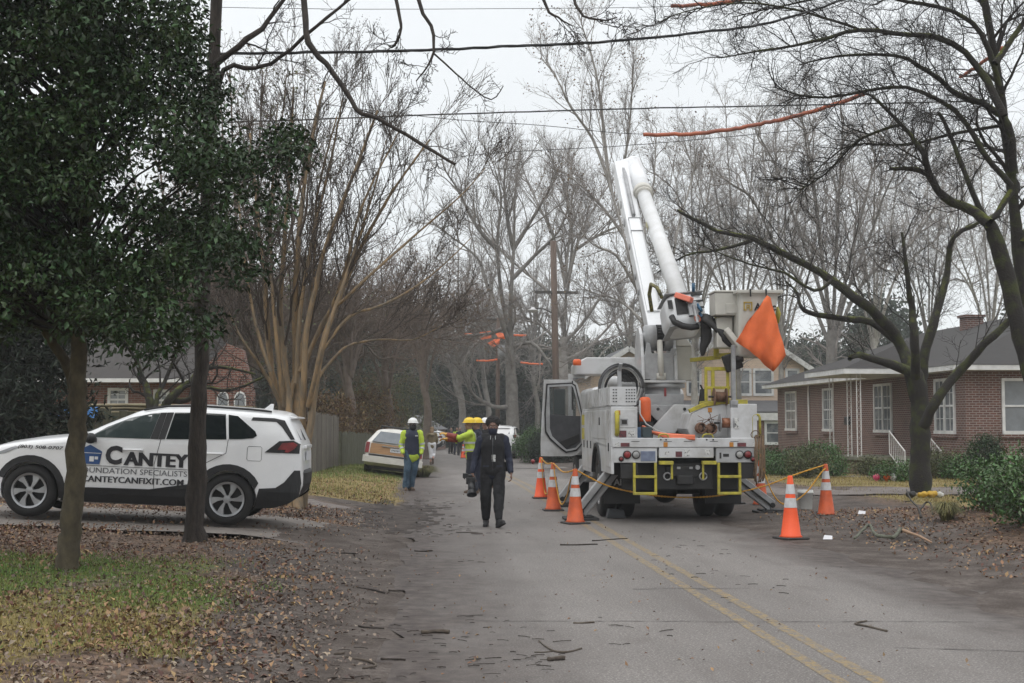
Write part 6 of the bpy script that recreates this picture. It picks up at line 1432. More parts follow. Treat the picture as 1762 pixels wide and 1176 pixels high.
mb = MB(); mb.box(-.13, -.045, -.03, .04, .80, .88); mb.box(-.11, -.09, -.02, .02, .78, .81); mb.build('flash', CB, ct, bevel=.008)
mb = MB(); mb.tube([(.01, -.02, .74), (.015, -.06, .66), (.02, -.10, .585)], [.052, .058, .058], 20); l_ = mb.build('lens', CB, ct, True)
mb = MB(); mb.tube([(.02, -.095, .60), (.024, -.135, .535)], [.062, .085], 20, False); mb.tube([(.0205, -.098, .595), (.0245, -.136, .5335)], [.058, .081], 20, False); mb.build('lens_hood', CB, l_, True)
# ---- worker in white helmet
X = P(708, 843, 32.3).x
J = dict(pe=(.02, 0, .97), ch=(.01, 0, 1.34), nk=(.01, .0, 1.52), hd=(.03, -.02, 1.655), sl=(-.195, .01, 1.44), sr=(.205, .01, 1.44), el=(-.265, .03, 1.12), er=(.27, .03, 1.13), wl=(-.20, -.12, .93), wr=(.245, -.10, .92),
         hl=(-.08, 0, .93), hr=(.11, .02, .93), kl=(-.10, -.08, .50), kr=(.06, .05, .50), al=(-.14, -.03, .10), ar=(-.03, .10, .10), fl=(.1, -1, -.1), fr=(.65, -1, -.12), hdl=(.4, -.2, -.8), hdr=(-.3, -.2, -.9))
w1, M, body, V_ = person('worker in white helmet, navy vest, bright yellow shirt and jeans standing by the wagon', (X, 32.3, zroad(32)), 0, J, SKDD, HIVIS, DENIM, BOOT, top_r=1.05, bot_r=1.08, folds=.03, hem=.86, yaw=.25, tname='shirt', bname='jeans', gather=False, bot_hem=.05)
helmet(w1, M, HATW, False); mb = MB(); mb.add([M @ Vector(v) for v in MB().ell((0, -.02, -.06), .088, .095, .09).v], MB().ell((0, 0, 0), 1, 1, 1).f); mb.build('face_covering', BLKC, w1, True)
g = MB(); chain(g, [(.02, 0, .98), (.01, 0, 1.16), (.01, 0, 1.36)], [.180, .172, .182], 18, 1.06, .82); g.cap((-.135, .015, 1.44), (.15, .015, 1.44), .078, .078); g.cap((.01, 0, 1.44), (.01, .01, 1.53), .095, .08); vv = mobj('vest', remesh(g, 'vest', .01, 3, .015), mat('vest_navy', (.014, .019, .042), .8, (.02, .026, .05), 12), w1)
mb = MB(); mb.box(.10, .17, -.178, -.165, 1.36, 1.39); mb.build('vest_print', TAPE, vv, bevel=.002)
def band(parent, a, b, r, m=TAPE, w=.022):
    a, b = Vector(a), Vector(b); d = (b - a).normalized(); mb = MB(); mb.tube([a, a + d * w * 2], [r, r], 18, False); mb.build('reflective_band', m, parent, True)
for e_, s_ in ((V_['el'], V_['sl']), (V_['er'], V_['sr'])): band(w1, e_ + (s_ - e_) * .08, s_, .073)
band(w1, V_['el'].lerp(V_['wl'], .3), V_['wl'], .066); band(w1, V_['er'].lerp(V_['wr'], .3), V_['wr'], .064)
# ---- lineman with yellow helmet pointing left, his colleague behind, a third in a white helmet
X = P(809, 845, 31.0).x
J = dict(pe=(0, .02, .97), ch=(0, .0, 1.34), nk=(0, -.01, 1.52), hd=(0, -.03, 1.66), sl=(-.20, .0, 1.44), sr=(.20, .0, 1.44), el=(-.23, -.26, 1.30), er=(.20, -.26, 1.34), wl=(-.17, -.50, 1.30), wr=(.14, -.50, 1.40),
         hl=(-.09, .02, .93), hr=(.09, .02, .93), kl=(-.10, -.02, .50), kr=(.10, .03, .50), al=(-.12, .04, .10), ar=(.12, .12, .10), fl=(0, -1, -.1), fr=(0, -1, -.1))
w2, M, body, V_ = person('lineman in yellow helmet and bright yellow shirt pointing to the left with thick orange gloves', (X, 31.0, 0), R(-88), J, SKL, HIVIS, mat('work_trousers', (.014, .017, .028), .85), BOOT, top_r=1.10, bot_r=1.05, folds=.03, hem=.92, tname='shirt', gather=False, bot_hem=.05, hands=False)
helmet(w2, M, HATY)
GLR, GLY = mat('glove_red', (.20, .028, .016), .55), mat('glove_leather', (.55, .30, .045), .6, (.42, .22, .04), 10)
for tag_ in 'lr':
    e_, w_ = V_['e' + tag_], V_['w' + tag_]; d = (w_ - e_).normalized(); mb = MB(); mb.tube([e_.lerp(w_, .25), e_.lerp(w_, .5), w_ + d * .06], [.085, .078, .058], 14); gl = mb.build('glove_cuff', GLR, w2, True)
    g = MB(); hand(g, w_ + d * .03, d + Vector((0, 0, .1)), (0, 0, -1), (1 if tag_ == 'l' else -1, 0, .3), .45, 1.45); g.cap(w_ - d * .02, w_ + d * .08, .058, .05); mobj('glove', remesh(g, 'glove', .009, 2), GLY, gl)
for z in (1.03, 1.20):
    mb = MB(); mb.tube([(0, .005, z), (0, .005, z + .045)], [.205, .205], 24, False, 1.0, .78); mb.build('reflective_band', TAPE, w2, True)
for x in (-.11, .11): mb = MB(); mb.tube([(x, .155, 1.0), (x, .16, 1.2), (x * 1.1, .12, 1.44), (x * 1.1, .0, 1.515)], .02, 6, True, 1.0, .4, ref=(1, 0, 0)); mb.build('reflective_band', TAPE, w2, True)
band(w2, V_['el'].lerp(V_['sl'], .4), V_['sl'], .086)
X = P(822, 845, 31.8).x; J2 = dict(J); J2.update(el=(-.27, -.02, 1.15), er=(.26, .0, 1.15), wl=(-.2, -.2, 1.02), wr=(.2, -.2, 1.0))
w3, M, body, V_ = person('lineman in dark jacket and yellow helmet, almost hidden behind the one who points', (X, 31.9, 0), R(-100), J2, SKL, NAVY, NAVY, BOOT, folds=.02, gather=False, bot_hem=.05); helmet(w3, M, HATY)
X = P(836, 843, 33.6).x
w4, M, body, V_ = person('man in black jacket with a white helmet, mostly hidden behind the walking man in black', (X, 33.6, 0), R(-40), J2, SKL, BLKC, BLKC, BOOT, folds=.02, gather=False); helmet(w4, M, HATW)
# ---- woman walking away
X = P(743, 797, 58).x
J3 = dict(pe=(0, 0, .92), ch=(0, 0, 1.27), nk=(0, 0, 1.44), hd=(0, -.01, 1.57), sl=(-.17, .0, 1.37), sr=(.17, 0, 1.37), el=(-.24, -.02, 1.10), er=(.30, .03, 1.12), wl=(-.20, -.14, .95), wr=(.36, -.12, 1.08), hl=(-.08, 0, .9), hr=(.08, 0, .9), kl=(-.07, -.12, .50), kr=(.04, .0, .48), al=(-.06, .14, .24), ar=(.05, -.0, .09), fl=(0, -.5, -1), fr=(0, -1, -.1))
SK2 = skin('rosy', (.42, .25, .20))
w5, M, body, V_ = person('woman with long fair hair in olive coat and white shorts walking away down the street', (X, 58, zroad(58)), R(180), J3, SK2, mat('coat_olive', (.17, .135, .07), .85, (.13, .10, .055), 9), mat('shorts_white', (.6, .6, .62), .8), BOOT, folds=.02, hem=.86, tname='coat', bname='shorts', bot_hem=.62, bot_r=1.12, gather=False)
mobj('hair', hair_mb(M, (.10, .115, .11), (0, .02, .035), .012), HAIRBL, w5); mb = MB(); mb.tube([M @ Vector((0, .09, .02)), M @ Vector((0, .12, -.1)), M @ Vector((.0, .13, -.22))], [.085, .09, .05], 12, True, 1.0, .5, ref=(1, 0, 0)); mb.build('hair', HAIRBL, w5, True)
mb = MB(); mb.tube([(-.12, .12, 1.36), (0, .17, 1.36), (.12, .12, 1.36)], [.05, .07, .05], 10); mb.build('hood', mat('coat_lining', (.24, .20, .13), .9), w5, True)
# ---- three small figures at the far cars
for (px, Y, rz, lab, tp_, bt) in ((776, 88, 30, 'distant person in dark clothes standing beside the white car at the end of the street', NAVY, BLKC), (786, 84, 160, 'distant person in a bright green vest beside the far cars', HIVIS, NAVY), (791.5, 82, 200, 'distant person in dark jacket next to the pair of far cones', NAVY, BLKC)):
    person(lab, (P(px, 775, Y).x, Y, zroad(Y)), R(rz), J2, SKL, tp_, bt, SHOEB, vox=.014, folds=0, gather=False)
for (px, Y, lab) in ((797, 73, 'left one of two small cones far down the street'), (803, 74, 'right one of two small cones far down the street, nearest the pointing lineman')):
    c = dup(C1, (P(px, 780, Y).x, Y, zroad(Y)), None, lab); c.scale = (.95, .95, .85); c['group'] = 'far cones'
# ------------------------------------------------------------------ trees and plants
BK_DARK = mat('bark_dark', (0.026, 0.022, 0.018), .9, (0.05, 0.044, 0.036), 9, .6, 30)
BK_MOSS = mat('bark_mossy', (0.022, 0.019, 0.016), .95, (0.042, 0.048, 0.014), 3.2, .9, 30, lo=.48, hi=.64)
BK_TAN = mat('bark_tan', (0.29, 0.195, 0.10), .7, (0.15, 0.118, 0.08), 2.6, .3, 14, stretch=(4, 4, .7), lo=.36, hi=.6)
BK_GREY = mat('bark_grey', (0.14, 0.128, 0.117), .9, (0.22, 0.208, 0.19), 3, .3, 12)  # grey bark, lightened so distance haze is part of its colour
BK_PALE = mat('bark_pale', (0.36, 0.34, 0.315), .85, (0.22, 0.205, 0.185), 2.2, .2, 10)  # pale bark, raised further to carry distance haze in the colour
BK_BRN = mat('bark_brown', (0.11, 0.084, 0.067), .9, (0.16, 0.127, 0.104), 4, .4, 20)
BK_WET = mat('bark_wet', (0.018, 0.014, 0.0115), .9, (0.046, 0.036, 0.029), 8, .7, 26, stretch=(3, 3, .8))
BK_LICH = mat('bark_lichen', (0.04, 0.031, 0.02), .9, (0.085, 0.07, 0.042), 6, .5, 24, stretch=(2, 2, 1))
TW_D = mat('twig_dark', (0.024, 0.02, 0.017), .9); TW_G = mat('twig_grey', (0.29, 0.265, 0.245), .9, (0.19, 0.17, 0.155), 2); TW_B = mat('twig_brown', (0.17, 0.125, 0.095), .9, (0.11, 0.082, 0.065), 2); TW_T = mat('twig_tan', (0.075, 0.06, 0.048), .85)  # TW_G is for far trees, with haze painted into its paleness
LF_G = mat('leaf_glossy', (0.017, 0.034, 0.013), .45, (0.046, 0.078, 0.028), 1.6, island=.6, spec=.32)
LF_S = mat('leaf_shrub', (0.036, 0.082, 0.018), .42, (0.075, 0.14, 0.034), 1.5, island=.5, spec=.5)
LF_D = mat('leaf_conifer', (0.014, 0.022, 0.014), .8, (0.024, 0.034, 0.02), 1.5, island=.4)
LF_O = mat('leaf_olive', (0.065, 0.078, 0.028), .7, (0.11, 0.11, 0.045), 1.5, island=.5)
LF_B = mat('leaf_brown', (0.16, 0.095, 0.042), .85, (0.11, 0.07, 0.038), 2, island=.5)
LF_F = mat('leaf_far', (0.035, 0.05, 0.035), .9, (0.055, 0.068, 0.045), .4, island=.3)
SEED = mat('seed_dark', (0.028, 0.02, 0.016), .9)
def in_poly(x, y, poly):
    c = False; j = len(poly) - 1
    for i in range(len(poly)):
        (xi, yi), (xj, yj) = poly[i], poly[j]
        if (yi > y) != (yj > y) and x < (xj - xi) * (y - yi) / (yj - yi) + xi: c = not c
        j = i
    return c
def L3(pts, Y, seed=0, wob=0.0):                                    # limb points from pixels at a distance, wandering in depth
    r_ = random.Random(seed); o = 0; out = []
    for p in pts:
        if len(p) == 3: out.append(P(*p))
        else: out.append(P(p[0], p[1], Y + o)); o += r_.uniform(-wob, wob)
    return out
# ---- broadleaf evergreen at the left
rng = np.random.default_rng(11); rnd = random.Random(11)
SIL = [(-380, -260), (300, -260), (330, 0), (345, 60), (330, 105), (392, 150), (372, 185), (350, 215), (425, 245), (450, 240), (480, 222), (520, 228), (530, 255), (500, 320), (475, 345), (480, 375), (455, 400), (450, 470), (430, 505), (425, 540), (375, 560), (360, 585), (290, 600), (255, 622), (225, 590), (150, 575), (60, 560), (-60, 600), (-200, 590), (-420, 500)]
T = Tree(11, maxl=3)
trunkpts = L3([(113, 995), (124, 900), (131, 760), (136, 640), (138, 480), (150, 300), (160, 100), (165, -150)], 12.6)
gx0 = P(113, 990, 12.6); trunkpts[0].z = gz(gx0.x, 12.6) - .05
T.limb(trunkpts, .11, .04, 1, 12, sub=8); TP_ = T.paths[-1][0]
T.limb(L3([(134, 700), (110, 620), (60, 540), (-20, 420), (-60, 250)], 12.8), .06, .03, 1, 8)
CL, CD = [], []
while len(CL) < 2250:
    x, y = rnd.uniform(-420, 565), rnd.uniform(-262, 625)
    if not in_poly(x, y, SIL): continue
    if N1(x * .02 + 7, y * .02) * .6 + N2(x * .01, y * .014) * .5 < .355 and x > 40: continue
    if x > 390 and rnd.random() < .45: continue
    sp_ = 1.55 if x < 400 else .7
    q = P(x, y, 12.5 + rnd.uniform(-1, 1) * sp_); CL.append(q)
for q in CL[:260]:                                                  # twigs to the leaf clumps
    k = min(len(trunkpts) - 1, max(0, int((q.z - 2.0) / .9))); z = q.z - rnd.uniform(.3, .9)
    a = Vector(TP_[min(range(len(TP_)), key=lambda a_: abs(TP_[a_][2] - max(2.5, z - .45 * abs(q.x - TP_[5][0]))))])
    T.paths.append(([tuple(a.lerp(q, f) + Vector((rnd.uniform(-.06, .06), rnd.uniform(-.06, .06), .18 * math.sin(math.pi * f) - .0)) * (1 if 0 < f < 1 else 0)) for f in (0, .25, .5, .75, 1)], [.022, .016, .011, .007, .004], 4, 3))
C = np.repeat(np.array([tuple(q) for q in CL]), 46, axis=0); off = rng.normal(size=C.shape); off *= (rng.random((len(C), 1)) ** .5) * .17 / (np.linalg.norm(off, axis=1, keepdims=True) + 1e-6); off[:, 2] *= .7
LV = leaves_np(C + off * 1.3, .070, rng, up=.35, aspect=.50, D=off * 3 + np.array([0, 0, -.15]))
ev = tree_obj(T, 'evergreen_tree', 'dark glossy broadleaf evergreen with slim lichened trunk, before the white car at far left', 'tree', tuple(trunkpts[0]), BK_LICH, TW_D, None, 2, (*LV, LF_G))
# ---- slim dark tree beside the drive, limbs hanging into the top of the picture
T = Tree(21, maxl=4, nch=(0, 5, 5, 4), ang=(25, 60), ratio=.55, minr=.0035, trop=.02, wig=.13)
b0 = P(335, 935, 15.7); b0.z = gz(b0.x, 15.7) - .05
T.limb([b0 + Vector((0, 0, -.1)), b0 + Vector((0, 0, .25))] + L3([(339, 800), (343, 690), (346, 600), (356, 350), (372, 0), (384, -300), (392, -520)], 15.7), .135, .05, 1, 12, sub=4)
T.paths[-1][1][0] = .21; T.paths[-1][1][1] = .19; T.paths[-1][1][2] = .165; T.paths[-1][1][3] = .15
T.limb(L3([(371, 110), (410, 78), (450, 48), (488, 0), (520, -60)], 15.6, 1, .2), .045, .02, 1, 7, kids=4, kl=.8)
T.limb(L3([(368, 215), (385, 120), (440, 118), (480, 100), (545, 45), (600, 0), (680, -60)], 15.8, 2, .2), .035, .015, 1, 7, kids=5, kl=1.0)
T.limb(L3([(388, -450, 15.6), (450, -380, 15.0), (500, -180, 14.4), (521, 0, 14.0), (531, 74, 13.8), (560, 110, 13.7), (598, 160, 13.6), (613, 190, 13.5), (650, 205, 13.4), (700, 232, 13.3), (745, 260, 13.2), (783, 283, 13.1)], 14), .045, .014, 1, 8, kids=5, kl=.55, start=.45)
T.limb(L3([(389, -470, 15.6), (520, -420, 15), (640, -160, 14.2), (683, 10, 13.6), (690, 48, 13.5), (678, 80, 13.5), (668, 78, 13.4)], 14), .03, .008, 1, 6, kids=6, kl=.5, start=.6)
T.limb(L3([(390, -490, 15.6), (560, -430, 15), (690, -150, 14), (720, 0, 13.3), (742, 45, 13.2), (746, 90, 13.1), (735, 115, 13.1), (716, 140, 13.1)], 14), .034, .006, 1, 6, kids=7, kl=.45, start=.6)
T.limb(L3([(746, 92, 13.1), (775, 118, 13), (805, 145, 12.9), (845, 172, 12.9), (866, 148, 12.8)], 13), .011, .005, 2, 5, kids=4, kl=.3)
T.limb(L3([(391, -500, 15.7), (700, -420, 14.5), (900, -160, 13), (935, 0, 12.4), (960, 30, 12.3), (985, 45, 12.2)], 14), .03, .006, 1, 6, kids=5, kl=.5, start=.7)
T.limb(L3([(392, -505, 15.7), (760, -420, 14.5), (950, -140, 12.8), (990, 8, 12.2), (1030, 35, 12.1), (1062, 30, 12)], 14), .03, .005, 1, 6, kids=6, kl=.45, start=.7)
tree_obj(T, 'bare_tree', 'slim dark bare tree before the rear door of the white car', 'tree', tuple(b0), BK_WET, TW_D, None, 2)
def add_moss(m):
    n = m.node_tree; b = n.nodes['Principled BSDF']; L = n.links; src = b.inputs['Base Color'].links[0].from_socket
    ge = n.nodes.new('ShaderNodeNewGeometry'); sp = n.nodes.new('ShaderNodeSeparateXYZ'); L.new(ge.outputs['Normal'], sp.inputs[0])
    tcn = n.nodes.new('ShaderNodeTexCoord'); no = n.nodes.new('ShaderNodeTexNoise'); no.inputs['Scale'].default_value = 5; no.inputs['Detail'].default_value = 6; L.new(tcn.outputs['Object'], no.inputs['Vector'])
    ad = n.nodes.new('ShaderNodeMath'); ad.operation = 'MULTIPLY_ADD'; ad.inputs[1].default_value = .35; L.new(sp.outputs[2], ad.inputs[0]); L.new(no.outputs['Fac'], ad.inputs[2])
    mr_ = n.nodes.new('ShaderNodeMapRange'); mr_.inputs[1].default_value = .68; mr_.inputs[2].default_value = .86; L.new(ad.outputs[0], mr_.inputs[0])
    mi = n.nodes.new('ShaderNodeMix'); mi.data_type = 'RGBA'; mi.inputs[7].default_value = (.085, .095, .014, 1); L.new(src, mi.inputs[6]); L.new(mr_.outputs[0], mi.inputs[0]); L.new(mi.outputs[2], b.inputs['Base Color'])
add_moss(BK_MOSS)
# ---- crape myrtle
rng = np.random.default_rng(5)
T = Tree(31, maxl=4, nch=(0, 0, 7, 6), ang=(12, 34), ratio=.6, rr=.55, minr=.005, trop=.10, wig=.10, start=.2)
Y0 = 22.6
stems = [([(503, 885), (494, 800), (484, 700), (468, 640), (458, 540), (450, 430), (438, 320), (430, 230)], .085, .022), ([(508, 885), (503, 780), (496, 680), (484, 560), (487, 430), (498, 300), (505, 150)], .085, .02), ([(513, 885), (511, 760), (510, 640), (507, 520), (514, 400), (530, 270), (560, 140)], .095, .02),
         ([(520, 885), (527, 790), (540, 690), (553, 605), (580, 520), (620, 430), (675, 330), (740, 240)], .085, .014), ([(516, 885), (519, 780), (521, 660), (530, 560), (556, 440), (600, 320), (650, 190)], .08, .018), ([(553, 605), (600, 545), (660, 525), (720, 490), (770, 450), (810, 410)], .036, .007),
         ([(545, 655), (590, 600), (650, 585), (710, 585), (760, 560)], .030, .006), ([(480, 690), (455, 640), (420, 590), (395, 540)], .04, .01), ([(575, 530), (640, 470), (720, 400), (790, 340), (835, 290)], .032, .007), ([(515, 640), (555, 560), (590, 480), (620, 360), (690, 220)], .05, .012), ([(497, 690), (520, 600), (540, 480), (545, 340), (580, 200)], .05, .012), ([(466, 640), (440, 560), (420, 440), (410, 330)], .04, .012), ([(510, 660), (516, 540), (540, 400), (570, 270), (590, 170)], .05, .010), ([(490, 700), (474, 580), (466, 440), (470, 300), (478, 180)], .05, .010), ([(530, 700), (560, 580), (600, 460), (640, 340), (665, 240)], .045, .009)]
for k, (pl_, r0, r1) in enumerate(stems):
    T.limb(L3(pl_, Y0 + .25 * math.sin(k * 2.1), k, .35 if k < 5 else .5), r0, r1, 1, 9, kids=9 if k < 5 else 7, kl=1.9 if k < 5 else 1.35, start=.42 if k < 5 else .3, lift=.25)
tips = np.array([t[0] for t in T.tips]); sel = tips[(rng.random(len(tips)) < .22)]
C = np.repeat(sel, 9, axis=0) + rng.normal(size=(len(sel) * 9, 3)) * .05
bs = P(513, 885, Y0)
tree_obj(T, 'crape_myrtle', 'bare multi-stemmed tree with smooth tan bark, behind the tail of the white car', 'tree', (bs.x, Y0, gz(bs.x, Y0)), BK_TAN, TW_T, None, 1, (*leaves_np(C, .022, rng, aspect=.9), SEED, 1))
# ---- mossy tree in front of the brick house
T = Tree(41, maxl=4, nch=(0, 0, 9, 6), ang=(25, 60), ratio=.58, rr=.5, minr=.0035, trop=.07, wig=.15, start=.15)
YM = 30.0; bs = P(1584, 845, YM); bs.z = gz(bs.x, YM)
T.limb([bs + Vector((0, 0, -.15)), bs + Vector((0, 0, .2))] + L3([(1583, 780), (1583, 720), (1580, 665), (1572, 640)], YM), .27, .18, 1, 14, sub=4)
for k, (pl_, r0, r1, kd, kl) in enumerate((([(1578, 690), (1566, 640), (1548, 590), (1512, 545), (1470, 512), (1432, 482), (1400, 464), (1345, 434), (1292, 410), (1235, 398), (1165, 362)], .17, .035, 17, 2.2), ([(1566, 640), (1520, 622), (1478, 612), (1462, 618)], .12, .05, 4, .8), ([(1545, 588), (1500, 556), (1448, 548), (1402, 542), (1378, 528), (1372, 505), (1352, 484)], .10, .02, 8, 1.3),
        ([(1576, 650), (1574, 590), (1569, 530), (1560, 470), (1552, 400)], .12, .03, 9, 1.7), ([(1584, 660), (1594, 600), (1612, 540), (1628, 470), (1640, 410), (1690, 380)], .15, .04, 10, 1.8), ([(1588, 735), (1610, 692), (1650, 640), (1695, 592), (1740, 550), (1790, 480), (1840, 420)], .13, .05, 9, 1.6), ([(1300, 412), (1240, 430), (1180, 440), (1130, 470)], .05, .012, 7, 1.2), ([(1432, 482), (1400, 500), (1350, 470), (1290, 455), (1200, 420)], .045, .01, 9, 1.2))):
    T.limb(L3(pl_, YM + (.3 * k if k else 0) * (-1) ** k, 40 + k, .5), r0, r1, 1, 10, kids=kd, kl=kl, start=.25, kr=.02, lift=.55)
tree_obj(T, 'mossy_tree', 'bare tree with mossy green limbs standing in front of the brown brick house', 'tree', tuple(bs), BK_MOSS, TW_D, None, 1)
# ---- dark tree at the right edge
T = Tree(51, maxl=4, nch=(0, 0, 7, 5), ang=(26, 58), ratio=.60, rr=.5, minr=.003, trop=.03, wig=.16, start=.12)
YR = 21.5; bs = P(1800, 860, YR); bs.z = gz(bs.x, YR)
T.limb([bs + Vector((0, 0, -.1))] + L3([(1798, 740), (1782, 660), (1758, 580), (1738, 500), (1718, 420), (1702, 385)], YR), .19, .11, 1, 12)
T.limb(L3([(1790, 690), (1768, 560), (1752, 430), (1742, 320), (1728, 210), (1712, 110), (1690, -20), (1660, -160)], YR + .6), .125, .05, 1, 10, kids=16, kl=1.6, start=.35)
for k, (pl_, r0, r1, kd, kl) in enumerate((([(1702, 385), (1665, 358), (1625, 340), (1598, 300), (1588, 262), (1550, 215), (1500, 165)], .095, .02, 14, 1.3), ([(1598, 300), (1570, 292), (1530, 290)], .05, .03, 3, .5), ([(1740, 330), (1700, 380), (1660, 300), (1635, 230), (1615, 195)], .06, .03, 4, .6),
        ([(1745, 300), (1735, 215), (1700, 185), (1650, 165), (1600, 125), (1540, 95), (1440, 98), (1375, 112)], .075, .012, 16, 1.1), ([(1728, 200), (1680, 110), (1620, 66), (1560, 60), (1480, 52), (1400, 72), (1310, 88), (1240, 100)], .065, .010, 18, 1.0), ([(1720, 150), (1690, 60), (1640, 20), (1560, 2), (1470, -12), (1350, 10), (1260, 30)], .05, .008, 16, .9),
        ([(1740, 320), (1690, 260), (1640, 190), (1560, 150), (1480, 160), (1400, 168), (1330, 150)], .055, .009, 15, 1.0), ([(1760, 420), (1800, 330), (1840, 240)], .09, .04, 6, 1.2), ([(1712, 110), (1760, 40), (1800, -40)], .06, .03, 6, 1.0), ([(1480, 52), (1380, 20), (1280, 5), (1180, 20), (1120, 45)], .025, .006, 12, .7), ([(1550, 215), (1480, 240), (1420, 300), (1370, 330)], .03, .007, 9, .9), ([(1735, 215), (1640, 230), (1560, 250), (1450, 255), (1360, 350)], .035, .007, 10, .9))):
    T.limb(L3(pl_, YR + .35 * (k % 4 - 1.5), 70 + k, .35), r0, r1, 1, 9, kids=int(kd * 2.2), kl=kl * 1.2, start=.12, kr=.014)
tree_obj(T, 'bare_tree', 'large dark bare tree rising at the right edge, its limbs reaching over the street', 'tree', tuple(bs), BK_MOSS, TW_D, None, 1)
# ---- dark mossy bare tree behind the white car
T = Tree(61, maxl=4, nch=(0, 0, 5, 4), ang=(30, 70), ratio=.5, minr=.006, trop=.05, wig=.18)
YB = 27.5; bs = P(262, 740, YB); bs.z = gz(bs.x, YB)
for k, pl_ in enumerate(([(262, 745), (258, 690), (245, 650), (228, 610), (205, 575)], [(268, 745), (285, 695), (318, 665), (345, 640), (380, 632), (440, 645)], [(264, 720), (272, 680), (300, 620), (312, 560)], [(290, 690), (320, 690), (350, 668), (400, 672), (470, 640)])):
    T.limb(L3(pl_, YB, k, .5), .11 if k < 2 else .07, .02, 1, 9, kids=9, kl=1.2, start=.25)
tree_obj(T, 'bare_tree', 'low crooked dark tree between the mossy fence and the red brick house', 'tree', tuple(bs), BK_MOSS, TW_D, None, 1)
# ---- conifer at far left
def leaf_cloud(C, per, spread, size, rng, **k):
    C = np.repeat(np.array(C), per, axis=0); return leaves_np(C + rng.normal(size=C.shape) * spread, size, rng, **k)
rng = np.random.default_rng(9); rnd = random.Random(9); CL = []
bs = P(5, 760, 24.5); bs.z = gz(bs.x, 24.5); T = Tree(9); T.limb([bs, bs + Vector((0, 0, 3)), bs + Vector((.1, 0, 7))], .18, .05, 1, 9)
while len(CL) < 1100:
    h_ = rnd.random(); a = rnd.uniform(0, 6.28); r_ = (1.9 - 1.1 * h_) * rnd.random() ** .6; CL.append((bs.x + r_ * math.cos(a), 24.5 + r_ * math.sin(a) * .9, bs.z + .5 + 6.5 * h_ - .25 * r_))
for q in CL[:200]: T.paths.append(([(bs.x, 24.5, q[2] + .4), ((bs.x + q[0]) / 2, (24.5 + q[1]) / 2, q[2] + .35), q], [.03, .02, .006], 4, 3))
tree_obj(T, 'conifer', 'dark drooping conifer at the left edge behind the bonnet of the white car', 'tree', tuple(bs), BK_DARK, TW_D, None, 1, (*leaf_cloud(CL, 26, (.22, .22, .14), .16, rng, aspect=.22, up=.1), LF_D))
# ---- tall background trees, each with its own limbs
def bg(seed, label, Y, trunk, limbs, r0, kids, kl, mt, mc, name='bare_tree', lf=None, minr=.008, group=None, ang=(18, 48), trop=.09, wig=.12, nch=(0, 0, 7, 6), lr=.36):
    T = Tree(seed, maxl=4, nch=nch, ang=ang, ratio=.55, rr=.5, minr=minr, trop=trop, wig=wig, start=.15)
    tr = L3(trunk, Y, seed, 0); b0 = tr[0].copy(); b0.z = gz(b0.x, Y); tr[0] = b0 + Vector((0, 0, -.2))
    T.limb(tr, r0, r0 * .55, 1, 10, kids=max(2, kids // 2), kl=kl * .8, start=.5, kr=r0 * .2, lift=.2)
    for k, pl_ in enumerate(limbs): T.limb(L3(pl_, Y, seed * 7 + k, Y * .016), r0 * lr, r0 * .07, 1, 8, kids=kids, kl=kl, start=.2, kr=r0 * .12, lift=.25)
    leaf = None
    if lf:
        rg = np.random.default_rng(seed); tips = np.array([t[0] for t in T.tips]); s_ = tips[rg.random(len(tips)) < lf[1]]; C = np.repeat(s_, lf[2], axis=0); leaf = (*leaves_np(C + rg.normal(size=C.shape) * lf[4], lf[3], rg, aspect=.7), lf[0])
    return tree_obj(T, name, label, 'tree', tuple(b0), mt, mc, group, 1, leaf)
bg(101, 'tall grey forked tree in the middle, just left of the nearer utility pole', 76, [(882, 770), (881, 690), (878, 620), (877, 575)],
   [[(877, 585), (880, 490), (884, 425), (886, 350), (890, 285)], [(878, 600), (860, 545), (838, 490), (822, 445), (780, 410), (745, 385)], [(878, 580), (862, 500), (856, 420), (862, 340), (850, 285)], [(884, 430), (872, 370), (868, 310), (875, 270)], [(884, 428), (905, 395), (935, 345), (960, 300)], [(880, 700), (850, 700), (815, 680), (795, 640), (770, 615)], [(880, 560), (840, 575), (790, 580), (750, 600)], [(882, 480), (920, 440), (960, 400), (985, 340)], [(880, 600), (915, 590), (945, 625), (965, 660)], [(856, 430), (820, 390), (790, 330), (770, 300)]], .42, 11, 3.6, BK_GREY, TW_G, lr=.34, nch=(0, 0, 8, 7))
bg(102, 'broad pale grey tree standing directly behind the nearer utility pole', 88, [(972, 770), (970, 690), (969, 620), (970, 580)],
   [[(970, 590), (973, 530), (975, 470), (980, 400), (985, 330)], [(970, 590), (1000, 560), (1035, 510), (1075, 480), (1110, 455)], [(972, 560), (945, 505), (905, 470), (860, 430), (830, 390)], [(975, 505), (960, 430), (935, 370), (905, 310)], [(975, 505), (990, 430), (1015, 370), (1060, 300)], [(972, 620), (1010, 600), (1050, 560), (1090, 520)], [(975, 500), (985, 420), (975, 340), (985, 280)], [(970, 600), (930, 560), (890, 550)], [(990, 430), (1040, 400), (1090, 380)]], .46, 12, 4.0, BK_PALE, TW_G, lr=.30, nch=(0, 0, 8, 7))
